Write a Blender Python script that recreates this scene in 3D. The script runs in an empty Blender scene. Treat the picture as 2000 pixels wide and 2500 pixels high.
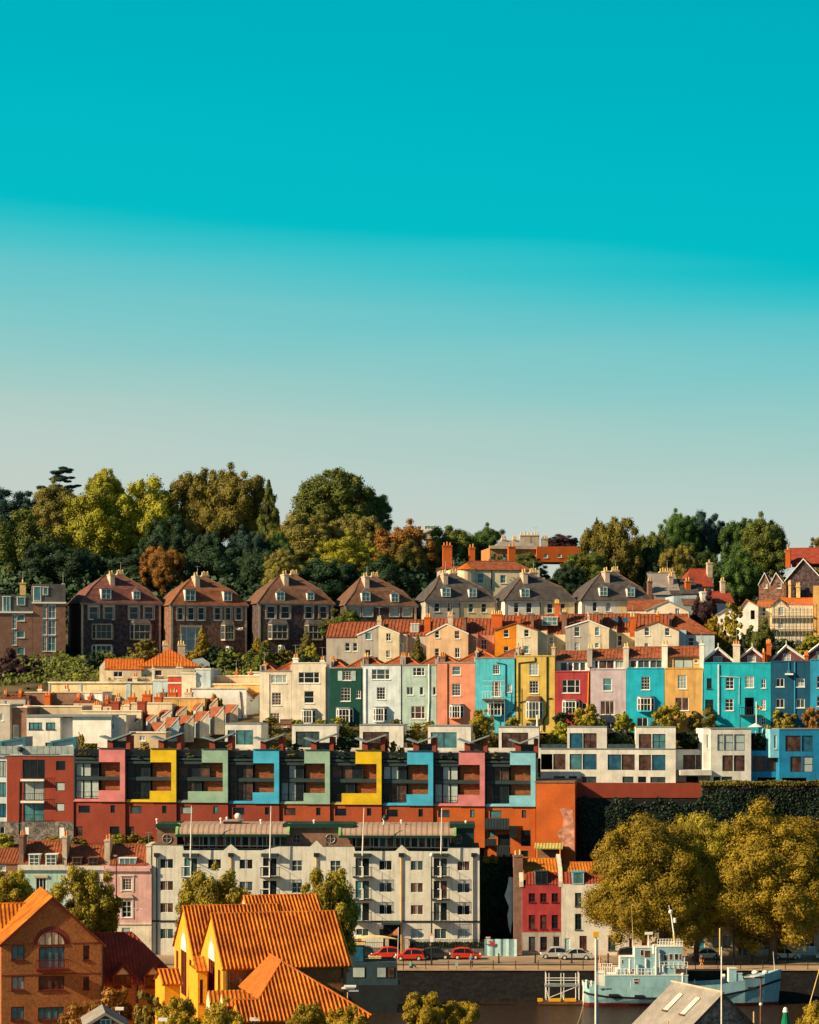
import bpy, math, random
import numpy as np
from mathutils import Vector, Matrix
from math import radians as R, sin, cos, pi, atan2, sqrt
random.seed(7)
SC = bpy.context.scene
COL = SC.collection
# ---------------------------------------------------------------- camera
F, HY, CZ = 5850.0, 1700.0, 34.4          # focal length in photo pixels, eye-level row, eye height above the quay
cam = bpy.data.cameras.new('camera'); camo = bpy.data.objects.new('camera', cam); COL.objects.link(camo)
cam.sensor_fit = 'HORIZONTAL'; cam.sensor_width = 36; cam.lens = 36*F/2000; cam.shift_y = (HY-1250)/2000
cam.clip_start = 1; cam.clip_end = 9000
camo.location = (0, 0, CZ); camo.rotation_euler = (pi/2, 0, 0)
SC.camera = camo
# ---------------------------------------------------------------- light
SUN = Vector((-1, -.42, .60)).normalized()     # towards the sun: low, from the left, a little behind the camera
sl = bpy.data.lights.new('sun', 'SUN'); sl.energy = 5.0; sl.angle = R(.55); sl.color = (1, .77, .46)
so = bpy.data.objects.new('sun', sl); COL.objects.link(so); so.rotation_euler = SUN.to_track_quat('Z', 'Y').to_euler()
so.location = (-200, -60, 200)
SC.view_settings.view_transform = 'Standard'; SC.view_settings.look = 'None'
SC.view_settings.exposure = 0.7; SC.view_settings.gamma = 1
w = bpy.data.worlds.new('World'); SC.world = w; w.use_nodes = True
nt = w.node_tree; N = nt.nodes; LK = nt.links; N.clear()
def nn(t, **k):
    n = N.new(t)
    for a, b in k.items(): setattr(n, a, b)
    return n
tc = nn('ShaderNodeTexCoord'); sep = nn('ShaderNodeSeparateXYZ'); LK.new(tc.outputs['Generated'], sep.inputs[0])
noi = nn('ShaderNodeTexNoise'); noi.inputs['Scale'].default_value = 3; noi.inputs['Detail'].default_value = 3
mp = nn('ShaderNodeMapping'); mp.inputs['Scale'].default_value = (1, 1, 14); LK.new(tc.outputs['Generated'], mp.inputs[0]); LK.new(mp.outputs[0], noi.inputs['Vector'])
def math_(op, a, b):
    m = nn('ShaderNodeMath', operation=op)
    for i, v in ((0, a), (1, b)):
        if isinstance(v, (int, float)): m.inputs[i].default_value = v
        else: LK.new(v, m.inputs[i])
    return m.outputs[0]
# the haze layer hangs lower towards the right (x), with faint streaks
el = math_('ADD', sep.outputs['Z'], math_('MULTIPLY', sep.outputs['X'], .085))
el = math_('ADD', el, math_('MULTIPLY', math_('SUBTRACT', noi.outputs['Fac'], .5), .022))
cr = nn('ShaderNodeValToRGB'); LK.new(math_('MULTIPLY', el, 2.0), cr.inputs[0])
def s2l(c): return tuple((x/255/12.92 if x/255 <= .04045 else ((x/255+.055)/1.055)**2.4) for x in c)
stops = [(0, (205, 208, 196)), (.13, (199, 208, 199)), (.18, (186, 207, 200)), (.215, (173, 205, 198)), (.25, (154, 203, 199)), (.285, (130, 200, 201)), (.32, (102, 197, 202)), (.345, (74, 195, 202)),
         (.364, (42, 192, 201)), (.380, (4, 188, 198)), (.47, (0, 182, 195)), (.58, (0, 172, 188)), (.7, (0, 150, 172)), (1.0, (10, 100, 130))]
e = cr.color_ramp.elements
while len(e) > 1: e.remove(e[-1])
e[0].position = 0; e[0].color = (*s2l(stops[0][1]), 1)
for p, c in stops[1:]:
    x = e.new(p); x.color = (*s2l(c), 1)
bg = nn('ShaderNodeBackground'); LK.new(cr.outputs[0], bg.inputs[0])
# sky dimmed overhead and behind the camera, on purpose, to deepen shade on fronts
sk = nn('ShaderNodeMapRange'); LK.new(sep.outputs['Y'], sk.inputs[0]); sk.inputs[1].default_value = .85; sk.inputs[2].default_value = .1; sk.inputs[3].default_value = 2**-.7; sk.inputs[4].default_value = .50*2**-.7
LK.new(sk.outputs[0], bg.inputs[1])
# brighter low sky towards and behind the sun side
sky = nn('ShaderNodeTexSky', sky_type='NISHITA', sun_disc=False); sky.sun_elevation = math.asin(SUN.z); sky.sun_rotation = atan2(SUN.x, SUN.y)
bg2 = nn('ShaderNodeBackground'); LK.new(sky.outputs[0], bg2.inputs[0]); bg2.inputs[1].default_value = .05
ramp_b = nn('ShaderNodeMapRange'); LK.new(sep.outputs['Y'], ramp_b.inputs[0])
ramp_b.inputs[1].default_value = .75; ramp_b.inputs[2].default_value = -.2; ramp_b.inputs[3].default_value = 0; ramp_b.inputs[4].default_value = .02
LK.new(ramp_b.outputs[0], bg2.inputs[1])
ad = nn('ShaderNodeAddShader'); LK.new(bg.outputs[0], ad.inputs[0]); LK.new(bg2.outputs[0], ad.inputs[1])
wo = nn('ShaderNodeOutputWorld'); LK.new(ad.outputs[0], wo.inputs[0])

# ---------------------------------------------------------------- materials
MATS = {}
def mat(name, c, rough=.85, var=.12, scale=1.2, stretch=1, grain=.12, bump=0, metal=0, streak=0, c2=None, leaf=False, spec=.3, emit=None, gs=9):
    if name in MATS: return MATS[name]
    m = bpy.data.materials.new(name); m.use_nodes = True; t = m.node_tree; n = t.nodes; l = t.links
    bs = n['Principled BSDF']; MATS[name] = m
    bs.inputs['Roughness'].default_value = rough; bs.inputs['Metallic'].default_value = metal
    bs.inputs['Specular IOR Level'].default_value = spec
    if emit: bs.inputs['Emission Color'].default_value = (*emit[0], 1); bs.inputs['Emission Strength'].default_value = emit[1]
    co = n.new('ShaderNodeTexCoord'); mpn = n.new('ShaderNodeMapping'); mpn.inputs['Scale'].default_value = (1, 1, stretch)
    geo = n.new('ShaderNodeNewGeometry'); l.new(geo.outputs['Position'], mpn.inputs[0])
    nz = n.new('ShaderNodeTexNoise'); nz.inputs['Scale'].default_value = scale; nz.inputs['Detail'].default_value = 4; l.new(mpn.outputs[0], nz.inputs['Vector'])
    ng = n.new('ShaderNodeTexNoise'); ng.inputs['Scale'].default_value = gs; ng.inputs['Detail'].default_value = 2; l.new(geo.outputs['Position'], ng.inputs['Vector'])
    mx = n.new('ShaderNodeMixRGB'); mx.inputs[1].default_value = (*[min(1, x*(1-var)) for x in c], 1)
    mx.inputs[2].default_value = (*[min(1, x*(1+var)) for x in (c2 or c)], 1)
    mr = n.new('ShaderNodeMapRange'); mr.inputs[1].default_value = .35; mr.inputs[2].default_value = .65; l.new(nz.outputs['Fac'], mr.inputs[0]); l.new(mr.outputs[0], mx.inputs[0])
    mg = n.new('ShaderNodeMapRange'); mg.inputs[1].default_value = .3; mg.inputs[2].default_value = .7; mg.inputs[3].default_value = 1-grain; mg.inputs[4].default_value = 1+grain
    l.new(ng.outputs['Fac'], mg.inputs[0])
    vm = n.new('ShaderNodeVectorMath'); vm.operation = 'SCALE'; l.new(mx.outputs[0], vm.inputs[0]); l.new(mg.outputs[0], vm.inputs['Scale'])
    out = vm.outputs[0]
    if streak:                                   # dirt runs down a wall
        ms = n.new('ShaderNodeMapping'); ms.inputs['Scale'].default_value = (1, 1, .07); l.new(geo.outputs['Position'], ms.inputs[0])
        ns = n.new('ShaderNodeTexNoise'); ns.inputs['Scale'].default_value = 2.6; ns.inputs['Detail'].default_value = 5; l.new(ms.outputs[0], ns.inputs['Vector'])
        m2 = n.new('ShaderNodeMapRange'); m2.inputs[1].default_value = .5; m2.inputs[2].default_value = .72; m2.inputs[3].default_value = 1; m2.inputs[4].default_value = 1-streak
        l.new(ns.outputs['Fac'], m2.inputs[0])
        v2 = n.new('ShaderNodeVectorMath'); v2.operation = 'SCALE'; l.new(out, v2.inputs[0]); l.new(m2.outputs[0], v2.inputs['Scale']); out = v2.outputs[0]
    if leaf:                                     # every tree its own tint
        oi = n.new('ShaderNodeObjectInfo'); hs = n.new('ShaderNodeHueSaturation')
        m3 = n.new('ShaderNodeMapRange'); m3.inputs[3].default_value = .8; m3.inputs[4].default_value = 1.2; l.new(oi.outputs['Random'], m3.inputs[0]); l.new(m3.outputs[0], hs.inputs['Value'])
        l.new(out, hs.inputs['Color']); out = hs.outputs[0]
        tr = n.new('ShaderNodeBsdfTranslucent'); l.new(out, tr.inputs[0])
        ms_ = n.new('ShaderNodeMixShader'); ms_.inputs[0].default_value = .10; l.new(bs.outputs[0], ms_.inputs[1]); l.new(tr.outputs[0], ms_.inputs[2])
        l.new(ms_.outputs[0], n['Material Output'].inputs[0])
    l.new(out, bs.inputs['Base Color'])
    if bump:
        b = n.new('ShaderNodeBump'); b.inputs['Strength'].default_value = bump; b.inputs['Distance'].default_value = .1; l.new(ng.outputs['Fac'], b.inputs['Height']); l.new(b.outputs[0], bs.inputs['Normal'])
    return m
def paint(name, c, **k): k.setdefault('streak', .26); k.setdefault('scale', .7); k.setdefault('var', .13); k.setdefault('grain', .09); return mat(name, c, **k)
# rendered and painted walls
P = dict(
 white=paint('white_render', (.72, .69, .63), streak=.2), cream=paint('cream_render', (.72, .60, .42)), ivory=paint('ivory_render', (.70, .62, .50)),
 peach=paint('peach_render', (.72, .47, .28)), salmon=paint('salmon_paint', (.72, .27, .17), streak=.1), salmond=paint('dull_salmon_render', (.48, .22, .15)),
 orange=paint('orange_paint', (.75, .24, .01)), grey=paint('grey_render', (.42, .38, .34), streak=.3, var=.1), tan=paint('tan_render', (.52, .40, .26), streak=.2, var=.1),
 green=paint('green_paint', (.005, .060, .048), var=.12, grain=.2), pale=paint('pale_blue_paint', (.60, .68, .72)), sage=paint('sage_paint', (.40, .53, .49)),
 turq=paint('turquoise_paint', (.08, .50, .62)), yellow=paint('yellow_paint', (.62, .43, .10)), red=paint('dark_red_paint', (.40, .045, .05)),
 lilac=paint('lilac_paint', (.50, .41, .46)), blue=paint('bright_blue_paint', (.01, .40, .56)), ochre=paint('ochre_paint', (.66, .38, .12)),
 teal=paint('teal_paint', (.008, .40, .50), grain=.15), navy=paint('deep_blue_paint', (.006, .075, .15)), sky=paint('sky_blue_paint', (.02, .28, .48)), morange=paint('mansion_orange_render', (.55, .22, .08)),
 mint=paint('mint_paint', (.42, .60, .53)), pink=paint('pink_paint', (.66, .38, .36)), paleyel=paint('pale_yellow_render', (.70, .56, .33)),
 flats=paint('flats_render', (.65, .63, .555), streak=.28, var=.08, grain=.12), bluebox=paint('box_blue_paint', (.01, .22, .45)), brickred=paint('red_render', (.50, .07, .035)),
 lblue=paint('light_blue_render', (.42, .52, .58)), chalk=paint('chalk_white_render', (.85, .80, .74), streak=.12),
 fpink=paint('panel_pink', (.60, .20, .21), streak=0), fyel=paint('panel_yellow', (.68, .46, .01), streak=0), fsage=paint('panel_sage', (.27, .42, .33), streak=0, grain=.1),
 fblue=paint('panel_blue', (.05, .40, .62), streak=0, grain=.1), flb=paint('panel_light_blue', (.22, .54, .66), streak=0, grain=.1),
)
BR = dict(
 brick2=mat('sunlit_red_brick', (.38, .075, .026), var=.1, grain=.22, scale=.5, streak=.1), brick=mat('red_brick', (.27, .048, .028), var=.1, grain=.22, scale=.5, streak=.1), orb=mat('orange_brick', (.50, .105, .018), var=.14, grain=.2, scale=.35),
 stone=mat('rubble_stone', (.080, .052, .055), var=.4, grain=.55, scale=2, gs=3.2), stoneb=mat('brown_rubble_stone', (.20, .10, .07), var=.3, grain=.5, scale=2, gs=3.2),
 dress=mat('dressed_stone', (.52, .41, .31), var=.15), bath=mat('old_limestone', (.33, .28, .22), var=.25, grain=.25), fbrick=mat('yellow_brown_brick', (.33, .125, .042), var=.1, grain=.3, scale=.8, gs=5),
 flit=mat('sunlit_brick', (.72, .34, .02), var=.1, grain=.15), brown=mat('brown_brick', (.22, .12, .085), var=.15, grain=.3), gst=mat('grey_rubble', (.17, .15, .14), var=.4, grain=.6, gs=3.5),  # flit: sunlit copy of fbrick for left gables, sun put into the colour
 purple=mat('purple_brick', (.16, .06, .07), var=.2, grain=.35), quoin=mat('red_string_brick', (.18, .035, .03), var=.1),
)
T = dict(
 tile=mat('red_clay_tile', (.25, .070, .030), var=.3, grain=.25, scale=1.4), tileo=mat('orange_clay_tile', (.50, .12, .014), var=.18, grain=.15, scale=1.5),
 tilef=mat('bright_pantile', (.44, .115, .008), var=.2, grain=.2, scale=.5, gs=4, c2=(.54, .17, .014), streak=.25), tiled=mat('dark_red_pantile', (.27, .045, .024), var=.2, grain=.2), tileb=mat('brown_roof_tile', (.14, .07, .045), var=.25, grain=.3),
 tilep=mat('purple_brown_tile', (.16, .060, .050), var=.25, grain=.3), tiler=mat('rusty_brown_tile', (.20, .075, .035), var=.3, grain=.3), slate=mat('slate_tile', (.075, .065, .065), var=.3, grain=.3), slatel=mat('pale_weathered_slate', (.28, .25, .225), var=.15, grain=.2, scale=.8), lead=mat('lead_roof', (.22, .25, .26), rough=.6, var=.1),
 zinc=mat('zinc_wing_roof', (.20, .27, .30), rough=.5, var=.1), copper=mat('brown_metal_roof', (.42, .29, .22), rough=.6, var=.08, grain=.05), asphalt=mat('roof_felt', (.09, .09, .09), var=.2),
)
X = dict(
 wf=mat('white_frame_paint', (.78, .77, .73), var=.04, grain=.03, rough=.6), df=mat('dark_grey_frame', (.03, .05, .055), rough=.5), gf=mat('green_metal_frame', (.008, .04, .03), rough=.5),
 rf=mat('dark_red_frame', (.12, .012, .012), rough=.5), lgreen=mat('light_green_fascia', (.22, .45, .15), rough=.6), tealf=mat('teal_fascia', (.02, .17, .24), rough=.5),
 pot=mat('terracotta_pot', (.60, .24, .07), var=.2), potb=mat('buff_pot', (.66, .46, .18), var=.2), black=mat('black_metal', (.015, .015, .018), rough=.5), steel=mat('grey_steel', (.35, .36, .36), rough=.45, metal=.3),
 wood=mat('timber_cladding', (.24, .075, .03), var=.45, grain=.2, scale=1.3, stretch=7), whitem=mat('white_metal', (.78, .75, .70), rough=.5, var=.03), door=mat('dark_door_paint', (.03, .02, .02), rough=.4),
 doorg=mat('teal_door_paint', (.01, .17, .15), rough=.4), tarp=mat('pale_blue_tarpaulin', (.36, .55, .58), var=.12, grain=.15, rough=.6), yb=mat('yellow_plastic', (.75, .40, .02), rough=.5, var=.05), rust=mat('rusty_brown', (.15, .06, .03), var=.3),
 redp=mat('red_fabric', (.6, .03, .03)), orangef=mat('orange_fabric', (.8, .28, .12)), bluep=mat('blue_print', (.03, .16, .3)), gumb=mat('green_parasol_cloth', (.0, .16, .08)),
)
def glass(name, c, rough=.15, spec=.22, var=.3, **k): return mat(name, c, rough=rough, spec=spec, var=var, grain=.1, scale=1.1, **k)
G = dict(dk=glass('dark_window_glass', (.010, .016, .022)), md=glass('dim_window_glass', (.045, .07, .08)), cu=glass('curtained_window_glass', (.30, .36, .36), rough=.3, var=.15),
         tl=glass('teal_window_glass', (.07, .20, .23)), br=glass('brown_room_glass', (.085, .045, .035), var=.6), lt=glass('pale_blind_glass', (.42, .50, .48), rough=.4, var=.1), bl=glass('blue_blind_glass', (.02, .10, .17)))
LF = dict(
 olive=mat('olive_leaves', (.115, .14, .020), leaf=True, var=.35, scale=.5, grain=.3, gs=2.5, rough=.7), green=mat('green_leaves', (.055, .11, .020), leaf=True, var=.35, scale=.5, grain=.3, gs=2.5, rough=.7),
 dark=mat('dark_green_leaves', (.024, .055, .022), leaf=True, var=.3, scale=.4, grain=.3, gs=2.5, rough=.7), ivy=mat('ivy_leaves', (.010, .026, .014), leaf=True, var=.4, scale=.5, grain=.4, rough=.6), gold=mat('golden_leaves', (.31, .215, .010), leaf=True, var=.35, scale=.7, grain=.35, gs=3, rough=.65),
 tan=mat('tan_olive_leaves', (.18, .16, .030), leaf=True, var=.3, scale=.5, grain=.3, gs=2.5, rough=.7), orange=mat('orange_brown_leaves', (.26, .12, .018), leaf=True, var=.3, scale=.5, grain=.3, gs=2.5, rough=.7),
 lime=mat('yellow_green_leaves', (.27, .26, .015), leaf=True, var=.35, scale=.35, grain=.3, gs=2.5, rough=.7), purple=mat('purple_leaves', (.05, .022, .028), leaf=True, var=.3, scale=.6, grain=.3, rough=.7),
 quay=mat('quay_tree_leaves', (.30, .24, .015), leaf=True, var=.4, scale=.5, grain=.35, gs=3, rough=.65),
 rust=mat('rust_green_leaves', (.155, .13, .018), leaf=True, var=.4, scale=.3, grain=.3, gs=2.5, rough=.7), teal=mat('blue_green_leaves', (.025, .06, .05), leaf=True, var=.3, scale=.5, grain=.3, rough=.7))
BARK = mat('bark', (.10, .07, .05), var=.3, grain=.3, bump=.4)

# ---------------------------------------------------------------- geometry helpers
def W(px, py, Y): return Vector(((px-1000)/F*Y, Y, CZ+(HY-py)/F*Y))
def PX(x, Y): return 1000+x*F/Y
def tag(o, label=None, cat=None, group=None, kind=None):
    if label: o['label'] = label
    if cat: o['category'] = cat
    if group: o['group'] = group
    if kind: o['kind'] = kind
    return o
def empty(name, loc, rz=0):
    o = bpy.data.objects.new(name, None); COL.objects.link(o); o.location = loc; o.rotation_euler = (0, 0, rz); o.empty_display_size = .3
    return o
class M:
    def __init__(s): s.v = []; s.f = []; s.mi = []; s.ms = []
    def slot(s, m):
        if m not in s.ms: s.ms.append(m)
        return s.ms.index(m)
    def face(s, pts, m):
        b = len(s.v); s.v += [tuple(p) for p in pts]; s.f.append(tuple(range(b, b+len(pts)))); s.mi.append(s.slot(m))
    def box(s, x0, x1, y0, y1, z0, z1, m):
        if x0 > x1: x0, x1 = x1, x0
        if y0 > y1: y0, y1 = y1, y0
        if z0 > z1: z0, z1 = z1, z0
        b = len(s.v); s.v += [(x, y, z) for z in (z0, z1) for y in (y0, y1) for x in (x0, x1)]
        for q in ((0, 2, 3, 1), (4, 5, 7, 6), (0, 1, 5, 4), (2, 6, 7, 3), (0, 4, 6, 2), (1, 3, 7, 5)):
            s.f.append(tuple(b+i for i in q)); s.mi.append(s.slot(m))
    def prism(s, poly, y0, y1, m):                 # polygon in x,z pushed along y
        n = len(poly); s.face([(x, y0, z) for x, z in poly], m); s.face([(x, y1, z) for x, z in poly][::-1], m)
        for i in range(n):
            a, b = poly[i], poly[(i+1) % n]; s.face([(a[0], y0, a[1]), (a[0], y1, a[1]), (b[0], y1, b[1]), (b[0], y0, b[1])], m)
    def vprism(s, poly, z0, z1, m):                # polygon in x,y pushed along z
        n = len(poly); s.face([(x, y, z1) for x, y in poly], m); s.face([(x, y, z0) for x, y in poly][::-1], m)
        for i in range(n):
            a, b = poly[i], poly[(i+1) % n]; s.face([(a[0], a[1], z0), (b[0], b[1], z0), (b[0], b[1], z1), (a[0], a[1], z1)], m)
    def tube(s, a, b, r, m, r2=None, n=6):
        a = Vector(a); b = Vector(b); d = (b-a); r2 = r if r2 is None else r2
        if d.length < 1e-6: return
        q = d.to_track_quat('Z', 'Y'); k = len(s.v)
        for c, rr in ((a, r), (b, r2)):
            for i in range(n): s.v.append(tuple(c+q @ Vector((rr*cos(2*pi*i/n), rr*sin(2*pi*i/n), 0))))
        for i in range(n): s.f.append((k+i, k+(i+1) % n, k+n+(i+1) % n, k+n+i)); s.mi.append(s.slot(m))
        s.f.append(tuple(k+i for i in range(n))[::-1]); s.f.append(tuple(k+n+i for i in range(n))); s.mi += [s.slot(m)]*2
    def ball(s, c, r, m, n=8, k=5, sz=1):
        for j in range(k):
            for i in range(n):
                p = []
                for (a, b) in ((i, j), (i+1, j), (i+1, j+1), (i, j+1)):
                    t = 2*pi*a/n; u = pi*b/k; p.append((c[0]+r*cos(t)*sin(u), c[1]+r*sin(t)*sin(u), c[2]-r*sz*cos(u)))
                s.face(p, m)
    def sheet(s, o, u, v, n, pts, m, rib=0, amp=.05, th=.1):
        # sloping roof surface: columns along u reaching from lo to hi along v; ribs stand up along n
        o, u, v, n = map(Vector, (o, u, v, n)); us = []
        for (a, b) in zip(pts[:-1], pts[1:]):
            W_ = b[0]-a[0]; k = max(1, int(round(W_/rib))) if rib else 1
            for i in range(k):
                for (fr_, hh_) in (((0, 0), (.08, .8), (.24, 1), (.40, .8), (.48, 0)) if rib else ((0, 0),)):
                    t = (i+fr_)/k; us.append((a[0]+W_*t, a[1]+(b[1]-a[1])*t, a[2]+(b[2]-a[2])*t, hh_))
        us.append((*pts[-1], 0)); L = []
        for (x, lo, hi, hh_) in us:
            h = amp*hh_+.02
            L.append((o+u*x+v*lo+n*h, o+u*x+v*hi+n*h, o+u*x+v*lo-n*th))
        for a, b in zip(L[:-1], L[1:]):
            s.face([a[0], b[0], b[1], a[1]], m); s.face([a[2], b[2], b[0], a[0]], m)
    def build(s, name, parent=None, smooth=False, label=None):
        me = bpy.data.meshes.new(name); me.from_pydata(s.v, [], s.f)
        for m in s.ms: me.materials.append(m)
        me.polygons.foreach_set('material_index', s.mi)
        if smooth: me.polygons.foreach_set('use_smooth', [True]*len(me.polygons))
        me.update()
        o = bpy.data.objects.new(name, me); COL.objects.link(o)
        if parent: o.parent = parent
        if label: o['label'] = label
        return o
def struct(name, m): return tag(m.build(name), kind='structure')
def terp(pts, x):
    if x <= pts[0][0]: return pts[0][1]
    for a, b in zip(pts[:-1], pts[1:]):
        if x <= b[0]: return a[1]+(b[1]-a[1])*(x-a[0])/max(1e-9, b[0]-a[0])
    return pts[-1][1]
BARS = dict(s=(1, 2), g=(3, 4), t=(3, 2), c=(2, 1), p=(1, 1), q=(2, 2), w=(3, 1), v=(4, 1), x=(2, 3), y=(3, 1))
class B:
    """a building; everything is given where it stands on the facade plane"""
    def __init__(s, name, label, cat, x0, yb, Y, yaw=0, group=None, z=None):
        s.o = W(x0, yb, Y); s.a = R(yaw); s.ux = Vector((cos(s.a), sin(s.a), 0)); s.uy = Vector((-sin(s.a), cos(s.a), 0)); s.Y = Y
        s.root = empty(name, s.o, s.a); tag(s.root, label, cat, group); s.roof = None; s.rng = random.Random(int(x0*7+yb))
    def L(s, px, py, d=0):
        r = Vector(((px-1000)/F, 1, (HY-py)/F)); c = Vector((0, 0, CZ)); t = ((s.o+s.uy*d-c).dot(s.uy))/r.dot(s.uy)
        q = c+r*t-s.o; return q.dot(s.ux), q.z
    def window(s, u0, u1, z0, z1, k, y=0, fm=None, gl=None, ft=.09, sill=True, name='window'):
        fm = fm or X['wf']; nx, ny = BARS.get(k, (1, 1)); yy = y+.07
        m = M()
        if k == 'd':
            m.box(u0, u1, yy+.02, yy+.08, z0, z1, gl or X['door']); m.box(u0, u1, yy, yy+.07, z1-.12, z1, fm); m.box(u0, u0+.08, yy-.003, yy+.07, z0, z1-.12, fm); m.box(u1-.08, u1, yy-.003, yy+.07, z0, z1-.12, fm)
            return m.build('door', s.root)
        m.box(u0, u0+ft, yy, yy+.08, z0, z1, fm); m.box(u1-ft, u1, yy, yy+.08, z0, z1, fm)
        m.box(u0+ft, u1-ft, yy, yy+.08, z0, z0+ft, fm); m.box(u0+ft, u1-ft, yy, yy+.08, z1-ft, z1, fm)
        bt = .035 if k == 'g' else .06
        if k == 't': bt = .1
        for i in range(1, nx):
            x = u0+(u1-u0)*i/nx
            if k == 't': x = u0+(u1-u0)*(.27 if i == 1 else .73)
            if k == 'y': x = u0+(u1-u0)*(.44 if i == 1 else .56)
            m.box(x-bt/2, x+bt/2, yy+.005, yy+.075, z0+ft, z1-ft, fm)
        for j in range(1, ny):
            z = z0+(z1-z0)*j/ny; b2 = .05 if k != 'g' or j == ny//2 else .03
            m.box(u0+ft, u1-ft, yy+.01, yy+.07, z-b2/2, z+b2/2, fm)
        o = m.build(name, s.root)
        g = M(); gm = gl
        if gm is None: gm = s.rng.choices([G['dk'], G['md'], G['cu'], G['tl']], [5, 3, 1, 1.5])[0]
        elif isinstance(gm, (list, tuple)): gm = s.rng.choice(gm)
        g.box(u0+ft*.5, u1-ft*.5, yy+.05, yy+.062, z0+ft*.5, z1-ft*.5, gm); g.build('pane', o)
        if sill and k != 'n': sm = M(); sm.box(u0-.08, u1+.08, y-.1, y+.068, z0-.1, z0-.002, fm); sm.build('sill', o)
        return o
    def wall(s, x0, x1, yt, yb, dep, m, wins=(), top=None, d0=0, fm=None, gl=None, name='wall', cap=False, sidem=None, ft=.09, skew=0, sill=True):
        """front wall with real window openings, plus side and back walls. wins: (x0,y0,x1,y1,kind[,glass[,frame]]) in photo pixels"""
        q = M(); top = top or [(x0, yt), (x1, yt)]
        tp = [s.L(x, y, d0) for x, y in top]; zb = s.L(x0, yb, d0)[1]; H = []
        for wn in wins:
            a = s.L(wn[0], wn[3], d0); b = s.L(wn[2], wn[1], d0); H.append((a[0], b[0], max(zb, a[1]), b[1], wn))
        xs = sorted(set([round(t[0], 4) for t in tp]+[round(h[0], 4) for h in H]+[round(h[1], 4) for h in H])); xs = [x for x in xs if tp[0][0]-1e-3 <= x <= tp[-1][0]+1e-3]
        y = d0
        for a, b in zip(xs[:-1], xs[1:]):
            if b-a < 1e-4: continue
            hs = sorted([(h[2], h[3]) for h in H if h[0] <= a+1e-3 and h[1] >= b-1e-3]); z = zb
            for h0, h1 in hs:
                if h0 > z+1e-3: q.face([(a, y, z), (b, y, z), (b, y, h0), (a, y, h0)], m)
                z = h1
            za, zc = terp(tp, a), terp(tp, b)
            if max(za, zc) > z: q.face([(a, y, z), (b, y, z), (b, y, zc), (a, y, za)], m)
        sm = sidem or m; e = y+dep
        for h in H:
            a, b, c, d = h[:4]; r = y+.16
            q.face([(a, y, c), (a, r, c), (a, r, d), (a, y, d)], m); q.face([(b, y, c), (b, y, d), (b, r, d), (b, r, c)], m)
            q.face([(a, y, c), (b, y, c), (b, r, c), (a, r, c)], m); q.face([(a, y, d), (a, r, d), (b, r, d), (b, y, d)], m)
        xa, xb = tp[0][0], tp[-1][0]
        q.face([(xa, y, zb), (xa, y, tp[0][1]), (xa+skew, e, tp[0][1]), (xa+skew, e, zb)], sm)
        q.face([(xb, y, zb), (xb+skew, e, zb), (xb+skew, e, tp[-1][1]), (xb, y, tp[-1][1])], sm)
        q.face([(xa+skew, e, zb)]+[(u+skew, e, z) for u, z in tp]+[(xb+skew, e, zb)], sm)
        if cap: q.face([(xa, y, tp[0][1]-.01), (xb, y, tp[-1][1]-.01), (xb+skew, e, tp[-1][1]-.01), (xa+skew, e, tp[0][1]-.01)], T['asphalt'])
        wo_ = q.build(name, s.root)
        for a, b, c, d, wn in H:
            g = wn[5] if len(wn) > 5 and wn[5] is not None else gl
            f = wn[6] if len(wn) > 6 else fm
            if wn[4] == 'n': continue
            s.window(a, b, c, d, wn[4], y, f, G.get(g, g) if isinstance(g, str) else g, ft, sill)
        return tp, zb
    def getroof(s, name='roof'):
        return s.roof
    def addroof(s, m, name='roof'):
        o = m.build(name, s.root)
        if s.roof is None: s.roof = o
        return o
    def flat(s, x0, x1, yt, dep, m, th=.25, over=.1, d0=0):
        a = s.L(x0, yt, d0); b = s.L(x1, yt, d0); q = M(); q.box(a[0]-over, b[0]+over, d0-over, d0+dep+over, a[1]+.003, a[1]+th, m); return s.addroof(q)
    def perp(s, top, dep, m, rib=0, over=.25, d0=0, amp=.05, barge=None, skew=0):
        """roof behind a shaped facade top: one slope per rising or falling edge"""
        q = M(); tp = [s.L(x, y, d0) for x, y in top]
        for i in range(len(tp)-1):
            (x0, z0), (x1, z1) = tp[i], tp[i+1]
            lo, hi = ((x0, z0), (x1, z1)) if z1 >= z0 else ((x1, z1), (x0, z0))
            ln = sqrt((hi[0]-lo[0])**2+(hi[1]-lo[1])**2)
            if ln < .01: continue
            v = Vector(((hi[0]-lo[0])/ln, 0, (hi[1]-lo[1])/ln)); u = Vector((skew/max(dep, .1), 1, 0)).normalized(); n = Vector((-v.z, 0, v.x)) if v.x > 0 else Vector((v.z, 0, -v.x))
            if n.z < 0: n = -n
            end = (i == 0 and hi is not tp[0]) or (i == len(tp)-2)
            q.sheet(Vector((lo[0], d0-over, lo[1])), u, v, n, [(0, -over if end else 0, ln), (dep+over, -over if end else 0, ln)], m, rib, amp)
            q.face([(lo[0]-(v.x*over if end else 0), d0-over, lo[1]-(v.z*over if end else 0)), (hi[0], d0-over, hi[1]), Vector((hi[0], d0-over, hi[1]))-Vector((0, 0, .22)), Vector((lo[0]-(v.x*over if end else 0), d0-over, lo[1]-(v.z*over if end else 0)))-Vector((0, 0, .22))], barge or m)
        return s.addroof(q)
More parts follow.
